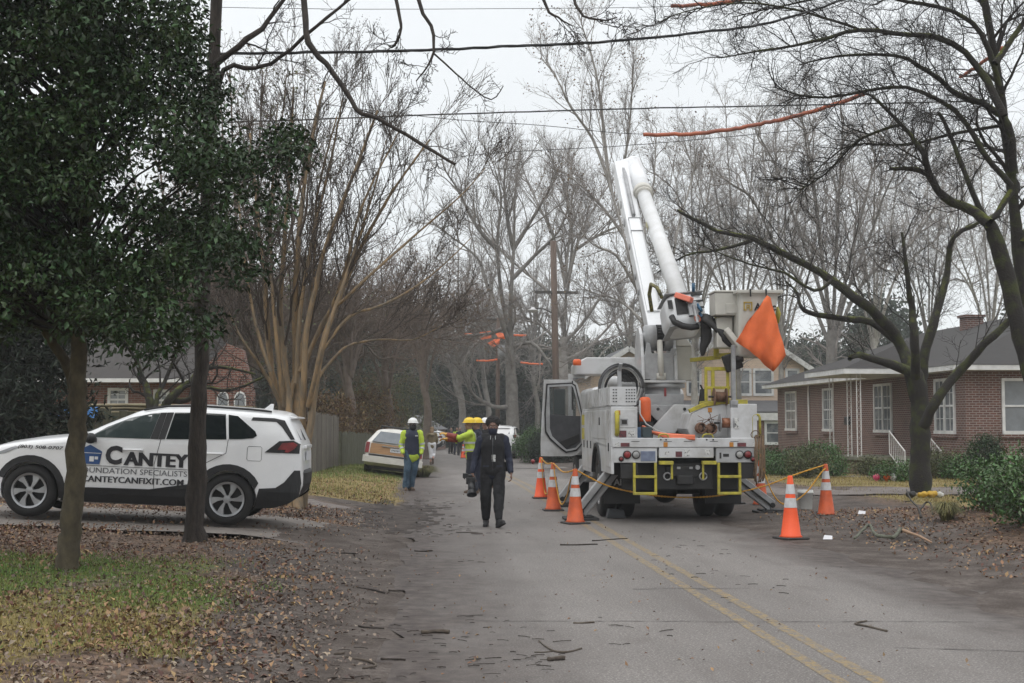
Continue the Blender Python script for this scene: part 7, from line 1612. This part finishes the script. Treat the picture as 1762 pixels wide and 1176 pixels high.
bg(103, 'tall pale tree with last dry leaves, rising behind the raised boom', 58, [(1150, 780), (1138, 690), (1120, 590), (1105, 530)],
   [[(1106, 535), (1090, 470), (1075, 410), (1050, 320), (1035, 230), (1015, 140)], [(1050, 320), (1020, 240), (985, 190), (955, 130), (930, 100)], [(1052, 330), (1040, 240), (1030, 150), (1010, 70), (1000, 40)], [(1065, 370), (1075, 280), (1085, 190), (1090, 120)], [(1098, 500), (1060, 440), (1020, 420), (985, 380)], [(1120, 590), (1150, 500), (1165, 400), (1190, 310), (1200, 250)], [(1090, 470), (1110, 390), (1125, 310), (1130, 220)], [(1110, 560), (1070, 520), (1040, 510)], [(1075, 410), (1040, 360), (1000, 320), (960, 290)]], .24, 12, 2.6, BK_PALE, TW_G, lf=(LF_B, .10, 3, .10, .14), minr=.006, lr=.36)
grp = 'grey trees in the grove behind the truck'
for k, (px, Y, ytop, wd, lab) in enumerate(((1195, 74, 230, 130, 'vase shaped grey tree immediately right of the upper boom'), (1270, 70, 165, 170, 'grey tree of the grove rising above the bucket'), (1345, 80, 180, 150, 'grey tree of the grove behind the orange flag'), (1432, 62, 150, 190, 'stout pale trunk between the peach house and the roof of the brick house'), (1505, 78, 190, 160, 'grey tree of the grove over the left end of the brick roof'), (1600, 86, 230, 160, 'hazy grey tree behind the chimney of the brick house'), (1705, 76, 200, 180, 'grey tree behind the brick house near the right edge'))):
    rr3 = random.Random(k + 500); lm = []
    for q in range(8):
        f = (q + rr3.random()) / 8 * 2 - 1; y0 = 620 - 60 * rr3.random(); tx = px + f * wd; ty = ytop + abs(f) ** 1.6 * 170 + rr3.uniform(-10, 60)
        lm.append([(px + f * 4, y0), (px + f * wd * .22, y0 - 90), (px + f * wd * .5, (y0 + ty) / 2 - 20), (px + f * wd * .75, (y0 + ty) / 2 - 110 if ty < 330 else (y0 + ty) / 2 - 50), (tx, ty)])
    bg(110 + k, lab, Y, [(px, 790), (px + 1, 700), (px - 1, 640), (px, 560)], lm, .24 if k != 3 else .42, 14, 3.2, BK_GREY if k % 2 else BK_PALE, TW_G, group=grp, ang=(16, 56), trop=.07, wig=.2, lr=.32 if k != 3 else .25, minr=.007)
# brown thicket trees left of the street
for k, (px, Y, ytop, wd, lab, lf) in enumerate(((600, 56, 450, 100, 'brown thicket tree over the board fence, left of the wagon', None), (665, 62, 410, 110, 'brown twiggy tree above the station wagon', (LF_B, .03, 2, .09, .1)), (730, 70, 400, 110, 'twiggy tree with rusty leaves above the worker in the white helmet', (LF_B, .07, 3, .11, .2)), (790, 96, 360, 90, 'thin hazy tree left of the tall grey forked tree', None), (520, 60, 420, 110, 'tall brown tree behind the tan multi-stemmed tree', (LF_O, .04, 3, .14, .2)), (420, 52, 60, 150, 'tall brown tree with clumped foliage behind the slim dark trunk', (LF_O, .10, 4, .14, .25)), (330, 50, 120, 150, 'tall bare tree behind the glossy evergreen', None), (835, 120, 420, 90, 'small hazy tree far down the street', None), (920, 125, 400, 90, 'hazy tree beyond the nearer utility pole', None), (1085, 110, 400, 120, 'hazy tree left of the round gable vent', None))):
    rr3 = random.Random(k + 900); lm = []
    for q in range(8):
        f = (q + rr3.random()) / 8 * 2 - 1; y0 = 700 - 110 * rr3.random(); tx = px + f * wd; ty = ytop + abs(f) ** 1.5 * 200 + rr3.uniform(-10, 90)
        lm.append([(px + f * 6, y0), (px + f * wd * .3, y0 - 60), (px + f * wd * .65, (y0 + ty) / 2 - 15), (tx, ty)])
    bg(130 + k, lab, Y, [(px, 790), (px + 6, 710), (px - 3, 640), (px + 4, 520)], lm, .24 if k < 3 else .32, 12, 2.9, BK_BRN if Y < 90 else BK_GREY, TW_B if Y < 90 else TW_G, lf=lf, minr=.008 if Y < 90 else .012, ang=(20, 60), trop=.06, wig=.18, nch=(0, 0, 8, 6))  # farther trees take the greyer bark and twigs with haze in their colour
# ---- shrubs and hedges
def shrub(name, label, c, rad, n, size, m, seed, per=14, spread=.1, group=None, stems=9, aspect=.5, cat='shrub', up=.3, flat=True):
    rg = np.random.default_rng(seed); rr3 = random.Random(seed); base = Vector((c[0], c[1], gz(c[0], c[1]))); t = thing(name, label, cat, tuple(base), group=group); C = []
    for _ in range(n):
        d = rg.normal(size=3); d /= np.linalg.norm(d); r_ = rr3.uniform(.45, 1.0) ** .5 * (1 + .22 * (N2(d[0] * 1.5 + seed, d[2] * 1.5) - .5) * 2); q = (d[0] * rad[0] * r_, d[1] * rad[1] * r_, rad[2] + d[2] * rad[2] * r_)
        if q[2] > .03: C.append(q)
    T = Tree(seed); mb = []
    for q in C[:max(stems * 4, 12)]: T.paths.append(([(q[0] * .12, q[1] * .12, -.03), (q[0] * .4, q[1] * .4, q[2] * .5), (q[0] * .8, q[1] * .8, q[2] * .85), q], [.016, .011, .007, .003], 4, 1))
    V, F = tubes_np([p[:3] for p in T.paths]); st = mobj('stem', mesh_np('stem', V, F, True), BK_BRN, t)
    V, F = leaf_cloud(C, per, spread, size, rg, aspect=aspect, up=up); mobj('foliage', mesh_np('foliage', V, F), m, t); return t
def sx(px, Y): return P(px, 728, Y).x
shrub('glossy_shrub', 'tall glossy green shrub at the right edge in front of the brick house', (sx(1775, 19), 19.0), (.62, .75, .46), 170, .07, LF_S, 1, 14, .10)
shrub('glossy_shrub', 'leggy green shrub right of the grass tuft, below the round dark bush', (sx(1700, 20.2), 20.2), (.50, .5, .40), 110, .065, LF_S, 2, 14, .1)
shrub('glossy_shrub', 'low leafy shrub at the right edge nearest the camera', (sx(1800, 17.5), 17.5), (.75, .8, .45), 240, .07, LF_S, 3, 18, .1)
shrub('round_bush', 'round clipped dark bush at the corner of the brick house', (sx(1694, 37.5), 37.5), (.5, .5, .62), 300, .06, LF_G, 4, 26, .1)
for k, (px, Y, r_, m, lab) in enumerate(((1322, 45, (.7, .7, .38), LF_G, 'dark clipped bush beside the right rear corner of the truck'), (1378, 45, (.6, .6, .40), LF_G, 'dark bush under the first window of the brick house'), (1408, 42.5, (.75, .7, .52), LF_S, 'feathery pale green bush left of the porch'), (1345, 40.5, (.5, .5, .32), LF_S, 'low bright bush behind the slack yellow rope'), (1388, 38.6, (.62, .6, .42), LF_O, 'low olive bush in front of the feathery one'), (1436, 40, (.3, .3, .22), LF_S, 'bush at the corner of the porch platform'), (1496, 40.6, (.4, .4, .24), LF_O, 'olive bush against the porch base'), (1618, 38.0, (.6, .5, .40), LF_O, 'olive bush right of the mossy trunk below the railing'), (1650, 37.4, (.5, .4, .3), LF_S, 'low bush beside the house corner'), (1535, 36.2, (.5, .4, .22), LF_S, 'small pale green plant clump left of the mossy trunk'), (1318, 43.0, (.4, .4, .32), LF_S, 'small yellowish bush near the hanging brown rope'))):
    shrub('bush', lab, (sx(px, Y), Y), r_, int(260 * r_[0]), .07, m, 20 + k, 20, .12)
for k, (px, Y, lab) in enumerate(((921, 62, 'clipped hedge section beyond the walking man, left of the open cab door'), (948, 61, 'clipped hedge section seen behind the open cab door'), (975, 60.5, 'clipped hedge section behind the truck cab'))):
    shrub('hedge', lab, (sx(px, Y), Y), (.95, .8, .8), 300, .09, LF_F if k else LF_S, 50 + k, 20, .14, 'clipped hedge along the side street')
for k, (px, Y, r_, lab) in enumerate(((560, 52, (1.6, 1.2, 1.4), 'brown brush mass at the end of the board fence'), (625, 58, (1.7, 1.4, 1.7), 'tangled brush behind the brown wagon'), (655, 74, (2.2, 1.6, 2.6), 'dark evergreen shrub behind the wagon roof'), (700, 82, (2.6, 2.0, 2.6), 'dark evergreen shrub above the worker in the white helmet'))):
    shrub('brush', lab, (sx(px, Y), Y), r_, 420, .14, LF_O if k > 1 else LF_B, 60 + k, 12, .25, aspect=.4)
rnd = random.Random(77)
far = []
for k in range(2):
    o = shrub('distant_tree', 'x', (0, 130), (4.2, 3.6, 4.6 + k), 900, .42, LF_F, 70 + k, 12, .55, cat='tree'); far.append(o)
first = True; k = 0
for px, Y, s_ in ((640, 118, 1.0), (676, 126, 1.1), (712, 132, 1.0), (752, 122, .9), (790, 136, 1.2), (828, 128, .95), (866, 140, 1.15), (905, 130, .9), (945, 138, 1.1), (990, 128, .95), (1040, 140, 1.1), (1100, 132, 1.1), (590, 112, 1.1), (540, 105, 1.15), (1180, 135, 1.15), (1290, 130, 1.1), (1400, 128, 1.1), (1520, 125, 1.15), (1660, 120, 1.15), (1790, 118, 1.1), (440, 90, 1.1), (330, 85, 1.1), (220, 80, 1.1), (90, 78, 1.1), (-60, 76, 1.1)):
    o = far[k % 2]; o = o if k < 2 else dup(o); o.location = (sx(px, Y), Y, gz(sx(px, Y), Y) - .3); o.rotation_euler = (0, 0, rnd.uniform(0, 6)); o.scale = (s_, s_, s_ * rnd.uniform(.85, 1.2))
    o['label'] = 'hazy evergreen clump closing the view at the end of the street or behind the houses'; o['group'] = 'hazy evergreen clumps in the distance'; k += 1
# small plants: grass tuft, ivy, fern-like ground cover, lawn grass, leaf litter
def litter(name, n, area, size, m, seed, dens=None, label=None, lift=.012, up=1.0, aspect=.6, road=False, cat='leaf litter', fold=.16, blade=False):
    rg = np.random.default_rng(seed); C = []; rr3 = random.Random(seed)
    while len(C) < n:
        Y = math.exp(rr3.uniform(math.log(area[2]), math.log(area[3]))); t = rr3.uniform(area[0], area[1]); X = t + ROADDX * Y
        if dens and rr3.random() > dens(X, Y, t): continue
        z = zroad(Y) + .004 if TL < t < TR else gz(X, Y) + bump(X, Y, t)
        C.append((X, Y, z + lift * rr3.random() + .004))
    if blade:
        C = np.array(C); n_ = len(C); h_ = size * rg.uniform(.5, 1.3, n_); a = rg.uniform(0, 6.28, n_); w = .004 + rg.random(n_) * .004; ln = rg.normal(size=(n_, 2)) * .35
        d = np.stack([np.cos(a), np.sin(a), 0 * a], 1) * w[:, None]; tip = C + np.stack([ln[:, 0] * h_, ln[:, 1] * h_, h_], 1)
        V = np.stack([C - d, C + d, tip], 1).reshape(-1, 3); F = np.arange(n_ * 3).reshape(n_, 3)
    else: V, F = leaves_np(C, size, rg, up=up, aspect=aspect, fold=fold)
    return setp(mobj(name, mesh_np(name, V, F), m), label, cat, None, 'stuff')
LL1 = mat('litter_brown', (0.27, 0.145, 0.08), .75, (0.15, 0.09, 0.06), 2, island=.6); LL2 = mat('litter_grey', (0.23, 0.17, 0.135), .8, (0.13, 0.098, 0.08), 2, island=.55)
GRS = mat('grass_green', (0.085, 0.15, 0.026), .7, (0.15, 0.175, 0.045), 1.5, island=.5); GRY = mat('grass_straw', (0.28, 0.205, 0.08), .8, (0.18, 0.155, 0.05), 1.2, island=.5)
notdrive = lambda X, Y, t: (.10 if abs(Y - 18.65) < 1.45 else .55) if (16.8 < Y < 20.5 and t < -.35) else (.2 if 23.4 < Y < 25.2 else 1)
litter('leaf_litter', 22000, (-8.5, -.6, 7.2, 24), .05, LL1, 1, lambda X, Y, t: notdrive(X, Y, t) * max(0, min(1, (-t - .5) / 1.5)) * (.12 + sm((N1(X, Y) * .7 + N3(X, Y) * .6 - .35) * 2.2)) * (1.0 if Y > 13 or Y < 9.8 else .65), 'dead brown leaves on the left verge')
litter('leaf_litter', 26000, (-8.5, -.3, 7.2, 24), .042, LL2, 2, lambda X, Y, t: notdrive(X, Y, t) * max(.1, min(1, (-t - .2) / 1.4)) * (.3 + N3(X, Y)), 'grey brown dead leaves on the left verge')
litter('leaf_litter', 12000, (6.0, 13.5, 12, 24), .055, LL1, 3, lambda X, Y, t: max(0, min(1, (t - 6.0) / 1.3)) * (.5 + .7 * N1(X, Y)), 'dead brown leaves on the right bank')
litter('leaf_litter', 3500, (-6.5, -.6, 26, 40), .06, LL1, 4, lambda X, Y, t: .3 + N1(X, Y), 'dead leaves on the far left verge')
litter('grass', 46000, (-9, -1.0, 7.2, 14.2), .03, GRS, 5, lambda X, Y, t: zone(X, Y)[0] * (1.15 - zone(X, Y)[2]) * sm((N1(X * 1.7, Y * 1.2) - .25) * 2.2), 'short green grass on the left verge', blade=True, cat='grass')
litter('grass', 30000, (-9, -1.0, 7.2, 14.2), .03, GRY, 6, lambda X, Y, t: zone(X, Y)[0] * (.15 + zone(X, Y)[2]), 'straw coloured grass on the left verge', blade=True, cat='grass')
litter('grass', 14000, (-7, -.5, 26, 52), .09, GRS, 7, lambda X, Y, t: zone(X, Y)[0] * (1.2 - zone(X, Y)[2]), 'green grass on the far left verge', blade=True, cat='grass')
litter('grass', 9000, (-7, -.3, 26, 50), .08, GRY, 17, lambda X, Y, t: zone(X, Y)[0] * zone(X, Y)[2], 'straw grass on the far left verge', blade=True, cat='grass')
litter('grass', 15000, (8.5, 17, 26, 40), .06, GRY, 8, lambda X, Y, t: zone(X, Y)[0], 'winter lawn before the brick house', blade=True, cat='grass')
litter('ivy', 16000, (7.4, 13.5, 13, 21.5), .065, LF_S, 9, lambda X, Y, t: sm((t - 7.7 - .12 * (Y - 15) + (N1(X, Y) - .5) * 2.2) / 1.1), 'green ivy ground cover on the right bank', lift=.16, up=.6, cat='ivy')
litter('leaf_litter', 380, (-.1, 5.0, 7.2, 32), .034, LL1, 10, lambda X, Y, t: .25 + (1 if t < .7 else 0) + .5 * (N1(X, Y) > .62), 'scattered leaf scraps on the asphalt', lift=.003)
rnd = random.Random(15); mb = MB()
for _ in range(900):
    Y = math.exp(rnd.uniform(math.log(7.6), math.log(30))); t = rnd.choice((rnd.uniform(-1.6, .9), rnd.uniform(-.1, 5.2))); X = t + ROADDX * Y
    if N1(X * .9 + 3, Y * .5) < .62: continue
    z = (zroad(Y) if t > TL else gz(X, Y)) + .010; a = rnd.gauss(0, .5); L = rnd.uniform(.02, .12) * (1.5 if rnd.random() < .1 else 1)
    p = Vector((X, Y, z)); q = p + Vector((math.cos(a), math.sin(a), 0)) * L; mb.tube([p, p.lerp(q, .5) + Vector((0, rnd.uniform(-.01, .01), .003)), q], rnd.uniform(.0014, .0036), 4)
setp(mb.build('twig_litter', BK_WET), 'small broken twigs scattered over the street', 'twigs', None, 'stuff')
# tuft of dry grass
X, Y = sx(1626, 19.6), 19.6; rg = np.random.default_rng(2); n_ = 900; a = rg.uniform(0, 6.28, n_); rr4 = rg.random(n_) ** .5 * .12; C = np.stack([rr4 * np.cos(a), rr4 * np.sin(a), 0 * a], 1); Lh = rg.uniform(.25, .48, n_)
out_ = rg.uniform(.2, 1.0, n_); mid = C + np.stack([np.cos(a) * out_ * .16, np.sin(a) * out_ * .16, Lh * .8], 1); tip = C + np.stack([np.cos(a) * out_ * .42, np.sin(a) * out_ * .42, Lh * (1.0 - out_ * .75)], 1)
w = np.stack([-np.sin(a), np.cos(a), 0 * a], 1) * .004; V = np.stack([C - w, C + w, mid + w, mid - w, tip], 1).reshape(-1, 3); i5 = np.arange(n_)[:, None] * 5; F = np.concatenate([i5 + np.array([0, 1, 2]), i5 + np.array([0, 2, 3]), i5 + np.array([3, 2, 4])])
o = mobj('grass_tuft', mesh_np('grass_tuft', V, F), mat('tuft_straw', (.17, .14, .055), .8, (.09, .10, .035), 3, island=.5)); o.location = (X, Y, gz(X, Y)); o.scale = (.75, .75, .75); setp(o, 'tuft of drooping straw coloured grass on the right bank', 'grass tuft')
o2 = dup(o); setp(o2, 'patch of tufted green-brown grass on the verge at the wagon front wheel', 'grass tuft'); o2.location = (sx(728, 41.5), 41.5, zroad(41)); o2.scale = (1.6, 1.4, 1.0)
# ------------------------------------------------------------------ poles, wires, debris
PW = mat('pole_wood', (0.16, 0.115, 0.09), .85, (0.10, 0.075, 0.062), 2, .3, 16, stretch=(5, 5, .4)); ARM = mat('arm_wood', (0.085, 0.08, 0.075), .85)
WIRE = mat('wire_black', (0.014, 0.014, 0.015), .6); ORL = mat('line_cover', (0.46, 0.12, 0.05), .55, (0.22, 0.07, 0.042), 1.2)
def pole(label, top, bot, Y, r0, r1, arm, lamp_=None):
    a, b = P(*bot, Y), P(*top, Y); a.z = gz(a.x, Y) - .2; t = thing('utility_pole', label, 'utility pole', (a.x, Y, a.z + .2)); o = Vector((a.x, Y, a.z + .2)); mb = MB(); mb.tube([a - o, (a - o).lerp(b - o, .5), b - o], [r0, (r0 + r1) / 2, r1], 14); mb.build('pole_shaft', PW, t, True)
    (x0, x1, y) = arm; c0, c1 = P(x0, y, Y - .3) - o, P(x1, y + 1, Y + .3) - o; mb = MB(); mb.bar(c0, c1, .10, .13); ar_ = mb.build('crossarm', ARM, t)
    for f in (.03, .3, .7, .97): q = c0.lerp(c1, f); mb = MB(); mb.lathe([(.02, .06), (.035, .09), (.05, .12), (.03, .15), (.05, .18), (.02, .22)], 10, Matrix.Translation(q)); mb.build('insulator', mat('insulator_grey', (.3, .3, .31), .3), ar_, True)
    if lamp_:
        q = P(lamp_[0], lamp_[1], Y - .5) - o; s_ = P(lamp_[2], lamp_[1] + 6, Y) - o; mb = MB(); mb.tube([s_, s_.lerp(q, .5) + Vector((0, 0, .15)), q + Vector((0, 0, .1))], .03, 7); la = mb.build('lamp_arm', ARM, t, True); mb = MB(); mb.lathe([(.06, .14), (.10, .08), (.27, 0), (.25, -.02), (.1, -.1), (.02, -.14)], 18, Matrix.Translation(q)); mb.build('lamp_shade', STK if False else mat('lamp_white', (.6, .6, .6), .4), la, True)
    return t
pole('nearer brown utility pole with crossarm and street lamp, seen above the open cab door', (952, 415), (959, 740), 62, .17, .15, (921, 995, 503), (917, 534, 953))
pole('farther utility pole with orange line covers, left of the tall forked tree', (857, 548), (856, 745), 82, .14, .12, (838, 876, 550))
mb = MB(); c = P(863, 618, 81.6); mb.tube([c, c + Vector((0, 0, .9))], .26, 14); setp(mb.build('transformer', mat('transformer_grey', (.3, .31, .315), .5), None, True), 'pale grey transformer can on the farther utility pole', 'transformer')
def wire(label, pts, r, m=WIRE, name='overhead_wire', cat='wire', twist=0, group=None):
    T_ = Tree(1); T_.limb([P(*p) for p in pts], r, r, sub=8); q = T_.paths[0][0]; mb = MB()
    if twist:
        for ph in (0, 2.1, 4.2): mb.tube([Vector(p) + Vector((0, math.cos(i * .9 + ph), math.sin(i * .9 + ph))) * r * .75 for i, p in enumerate(q)], r * .6, 6)
    else: mb.tube(q, r, 6)
    return setp(mb.build(name, m, None, True), label, cat, group)
wire('thick twisted black cable crossing the top of the picture from left to right', [(-120, 82, 17), (0, 86, 17), (250, 94, 17), (500, 91, 17.2), (700, 88, 17.4), (880, 80, 17.7), (1040, 72, 18), (1190, 58, 18.3), (1330, 38, 18.7), (1480, -10, 19.2)], .017, twist=1)
wire('thick straight wire level with the orange line cover, second below the twisted cable', [(300, 214, 30), (500, 207, 30.5), (800, 196, 31), (1100, 187, 31.5), (1400, 181, 32), (1700, 174, 33)], .018)
wire('thin wire falling to the left end of the long orange line cover', [(560, 180, 33), (760, 204, 33.5), (930, 216, 34), (1110, 231, 34.5), (1300, 217, 34), (1480, 165, 32), (1600, 120, 30), (1740, 60, 28)], .009)
wire('thin wire passing just above the boom elbow', [(440, 316, 44), (620, 294, 44.5), (840, 265, 45), (1060, 252, 45.5), (1250, 236, 46), (1480, 214, 47)], .012)
wire('hair thin wire at the very top, ending at an orange cover', [(380, 13, 30), (600, 16, 30), (900, 15, 30.2), (1155, 11, 30.5), (1330, -6, 31)], .007)
for k, (lab, pts) in enumerate((('upper thin wire among the tan stems', [(445, 355, 36), (540, 378, 37), (640, 360, 38)]), ('lower thin wire among the tan stems', [(440, 435, 36), (540, 447, 37), (620, 436, 38), (700, 392, 40)]), ('wire between the two utility poles, upper', [(920, 500, 61.6), (880, 522, 72), (840, 547, 82)]), ('wire between the two utility poles, right hand', [(994, 501, 62.4), (930, 530, 72), (874, 549, 82)]), ('distant wire below the orange blankets', [(640, 640, 80), (800, 652, 81), (900, 655, 82)]))): wire(lab, pts, .012)
for lab, pts, r in (('long curved orange line cover hanging over the street right of the boom', [(1107, 232, 34.5), (1180, 231, 34.4), (1250, 224, 34.2), (1310, 213, 33.8), (1370, 200, 33.4), (1430, 182, 32.6), (1490, 160, 32)], .055), ('short orange line cover at the top edge of the picture', [(1155, 11, 30.5), (1220, 7, 30.6), (1290, -2, 30.8), (1340, -8, 31)], .045), ('short orange line cover behind the branches at the far right', [(1652, 134, 28), (1680, 115, 27.6), (1726, 82, 27)], .04)):
    o = wire(lab, pts, r, ORL, 'line_cover', 'line cover', group='orange line covers on the wires')
c = P(1112, 232, 34.5); mb = MB(); mb.tube([P(1107, 232, 34.5), P(1116, 232, 34.5)], .075, 12)
OR2 = mat('blanket_orange', (.88, .19, .07), .6)
for lab, pts in (('thin orange cover left of the farther pole, upper row', [(800, 575, 81.5), (815, 576, 81.5), (832, 576, 81.5)]), ('thin orange cover right of the farther pole, upper row', [(868, 577, 81.5), (885, 577, 81.5), (906, 578, 81.5)]), ('thin orange cover left of the farther pole, lower row', [(820, 621, 81.5), (838, 621, 81.5), (856, 619, 81.5)]), ('thin orange cover right of the farther pole, lower row', [(896, 624, 81.5), (912, 626, 81.5), (934, 627, 81.5)])):
    wire(lab, pts, .065, OR2, 'line_cover', 'line cover', group='orange line covers at the farther pole')
for lab, poly in (('squarish orange blanket left of the farther pole', [(825, 572), (844, 570), (846, 582), (827, 585)]), ('folded orange blanket right of the farther pole', [(850, 571), (862, 573), (877, 577), (868, 584), (857, 581)]), ('small orange blanket hanging below the others', [(839, 591), (850, 584), (861, 583), (859, 592), (850, 598)]), ('narrow orange blanket hung on the forked tree', [(876, 553), (880, 552), (882, 566), (878, 567)])):
    mb = MB(); k = len(poly); mb.add([P(x, y, 81.3 + .1 * (i % 2)) for i, (x, y) in enumerate(poly)] + [P(x, y, 81.5 + .1 * (i % 2)) for i, (x, y) in enumerate(poly)], [tuple(range(k)), tuple(range(2 * k - 1, k - 1, -1))] + [(i, (i + 1) % k, k + (i + 1) % k, k + i) for i in range(k)])
    setp(mb.build('orange_blanket', OR2), lab, 'blanket', 'orange blankets at the farther pole')
# sticks and limbs on the ground
def G(px, py):
    z = 0
    for _ in range(6): Y = (1.7 - z) * 2200 / (py - 728); X = (px - 881) / 2200 * Y; t = X - ROADDX * Y; z = zroad(Y) if TL < t < TR else gz(X, Y)
    return Vector((X, Y, z))
def stick(label, pts, r0, r1, m=BK_WET, extra=(), lift=None, name='stick'):
    mb = MB()
    def one(pl_, a, b):
        q = [G(*p[:2]) + Vector((0, 0, (p[2] if len(p) > 2 else 0) + max(a, b))) for p in pl_]; T_ = Tree(3); T_.limb(q, a, b, sub=4); mb.tube(*T_.paths[0][:2], 7)
    one(pts, r0, r1)
    for e_ in extra: one(*e_)
    return setp(mb.build(name, m, None, True), label, 'stick')
LOG = mat('stick_bark', (.095, .075, .055), .85, (.055, .042, .033), 14, .4, 40); SPL = mat('split_wood', (.36, .23, .14), .7, (.26, .16, .10), 20, stretch=(1, 6, 6))
stick('short thick stick lying level on the asphalt near the left wheel track', [(727, 1086), (750, 1085), (774, 1086)], .017, .016, LOG)
stick('short bark chunk below the forked stick', [(942, 1132), (956, 1131), (971, 1130)], .017, .015, LOG)
stick('forked pale stick in the middle of the lane', [(999, 1112), (975, 1118), (955, 1117), (940, 1110), (927, 1099)], .008, .006, LOG, extra=(([(950, 1116), (935, 1118), (919, 1118)], .006, .004),))
stick('hooked stick lying right of the yellow lines', [(1518, 1083), (1490, 1076), (1465, 1071), (1484, 1066)], .010, .008, LOG)
stick('thin dark stick left of the yellow lines in the near lane', [(985, 1069), (1003, 1069), (1021, 1068)], .008, .008, LOG)
stick('dark stick lying along the pavement crack near the worn cone', [(963, 937), (995, 937), (1027, 936)], .012, .008)
stick('thin stick crossing the yellow lines at the crack', [(1018, 930), (1045, 928), (1078, 926)], .010, .006)
stick('small dark stick at the left edge of the asphalt', [(715, 947), (730, 948), (745, 947)], .010, .010)
stick('dark twisted stick on the muddy edge, upper', [(617, 1010), (640, 1013), (664, 1019)], .012, .009)
stick('short stick right of the twisted one on the mud', [(671, 1014), (684, 1015), (698, 1015)], .010, .008)
stick('bent stick on the mud near the bottom of the picture', [(600, 1126), (620, 1131), (637, 1134), (650, 1141), (628, 1146)], .010, .008, LOG)
stick('stub of wood left of the bent stick', [(580, 1122), (596, 1120)], .011, .010, LOG)
stick('straight stick right of the bent stick', [(658, 1129), (680, 1130), (700, 1131)], .008, .007)
stick('stub at the very bottom of the picture on the mud', [(594, 1172), (620, 1171)], .011, .010, LOG)
stick('thin crooked stick above the bent one', [(620, 1074), (640, 1077), (664, 1078)], .008, .006)
stick('dark stick lying by the driveway mouth', [(553, 949), (585, 951), (618, 952)], .010, .007)
stick('lichened broken limb with pale split end on the right bank', [(1466, 931, .02), (1480, 922, .06), (1492, 917, .10), (1500, 926, .04), (1515, 929, .03), (1532, 931, .03), (1542, 922, .06), (1550, 921, .06)], .018, .032, mat('lichen_bark', (.14, .15, .11), .9, (.07, .07, .05), 14, .5, 40), name='broken_limb')
stick('pale splintered end of the broken limb', [(1549, 921, .06), (1570, 928, .05), (1597, 938, .02)], .030, .012, SPL, name='split_wood')
stick('dark dead branch standing out of the leaves on the right bank', [(1580, 892, 0), (1577, 883, .06), (1564, 874, .12), (1556, 860, .2)], .022, .012, BK_DARK, extra=(([(1577, 884, .04), (1590, 878, .12), (1598, 880, .10), (1600, 890, .02)], .018, .012), ([(1564, 874, .12), (1553, 872, .10)], .010, .006)), name='dead_branch')
t = thing('yellow_bundle', 'yellow work gear lying at the foot of the mossy tree', 'bundle', tuple(G(1592, 856)))
YB_ = mat('bundle_yellow', (.52, .32, .02), .6, (.38, .22, .02), 8)
for k, (dx, r_, m) in enumerate(((-.10, .10, YB_), (.10, .11, YB_), (.26, .08, mat('bundle_white', (.5, .5, .46), .5)), (-.36, .10, BLK))):
    g = MB(); g.ell((dx, 0, r_ * .7), r_ * 1.15, r_ * .9, r_ * .75); mobj('bag', bake(g.mesh('x'), [('SUBSURF', dict(levels=1)), ('DISPLACE', dict(strength=.09, texture=CLOUD))], 'bag'), m, t)
for (px, py, lab) in ((1479, 884, 'crumpled white scrap on the dirt behind the lone bright cone'), (1420, 927, 'flat white scrap beside the base of the lone bright cone')):
    c = G(px, py); mb = MB(); mb.add([c + Vector(v) for v in ((-.07, 0, .004), (.06, -.03, .006), (.08, .05, .05), (-.03, .07, .06), (0, .02, .02))], [(0, 1, 4), (1, 2, 4), (2, 3, 4), (3, 0, 4)]); o = mobj('paper_scrap', bake(mb.mesh('x'), [('SOLIDIFY', dict(thickness=.003))], 'paper_scrap', False), mat('paper', (.6, .6, .62), .7)); setp(o, lab, 'litter')
for (px, py, m, lab) in ((1508, 825, mat('flower_pink', (.5, .05, .12), .5), 'small pink ball by the porch bushes'), (1526, 826, ORG, 'small orange pot by the front walk'), (1537, 828, HATW, 'small white sign stake by the pale plants'), (917, 792, RED, 'tiny red and white marker at the foot of the hedge')):
    Y = 36 if px > 1000 else 59; c = P(px, py, Y); c.z = gz(c.x, Y); mb = MB(); mb.ell(c + Vector((0, 0, .13)), .10, .09, .10); mb.tube([c, c + Vector((0, 0, .1))], .05, 8); setp(mb.build('garden_ornament', m, None, True), lab, 'ornament')
# ------------------------------------------------------------------ haze
hz = MB(); hz.box(-200, 200, -30, 260, -3.0, 60)
hm_ = bpy.data.materials.new('haze'); hm_.use_nodes = True; n = hm_.node_tree; n.nodes.clear(); o_ = n.nodes.new('ShaderNodeOutputMaterial'); v_ = n.nodes.new('ShaderNodeVolumePrincipled')
v_.inputs['Color'].default_value = (.90, .93, .97, 1); v_.inputs['Density'].default_value = HAZE; v_.inputs['Anisotropy'].default_value = .2; n.links.new(v_.outputs[0], o_.inputs['Volume'])
setp(hz.build('haze', hm_), 'thin grey mist hanging over the street', 'haze', None, 'stuff')
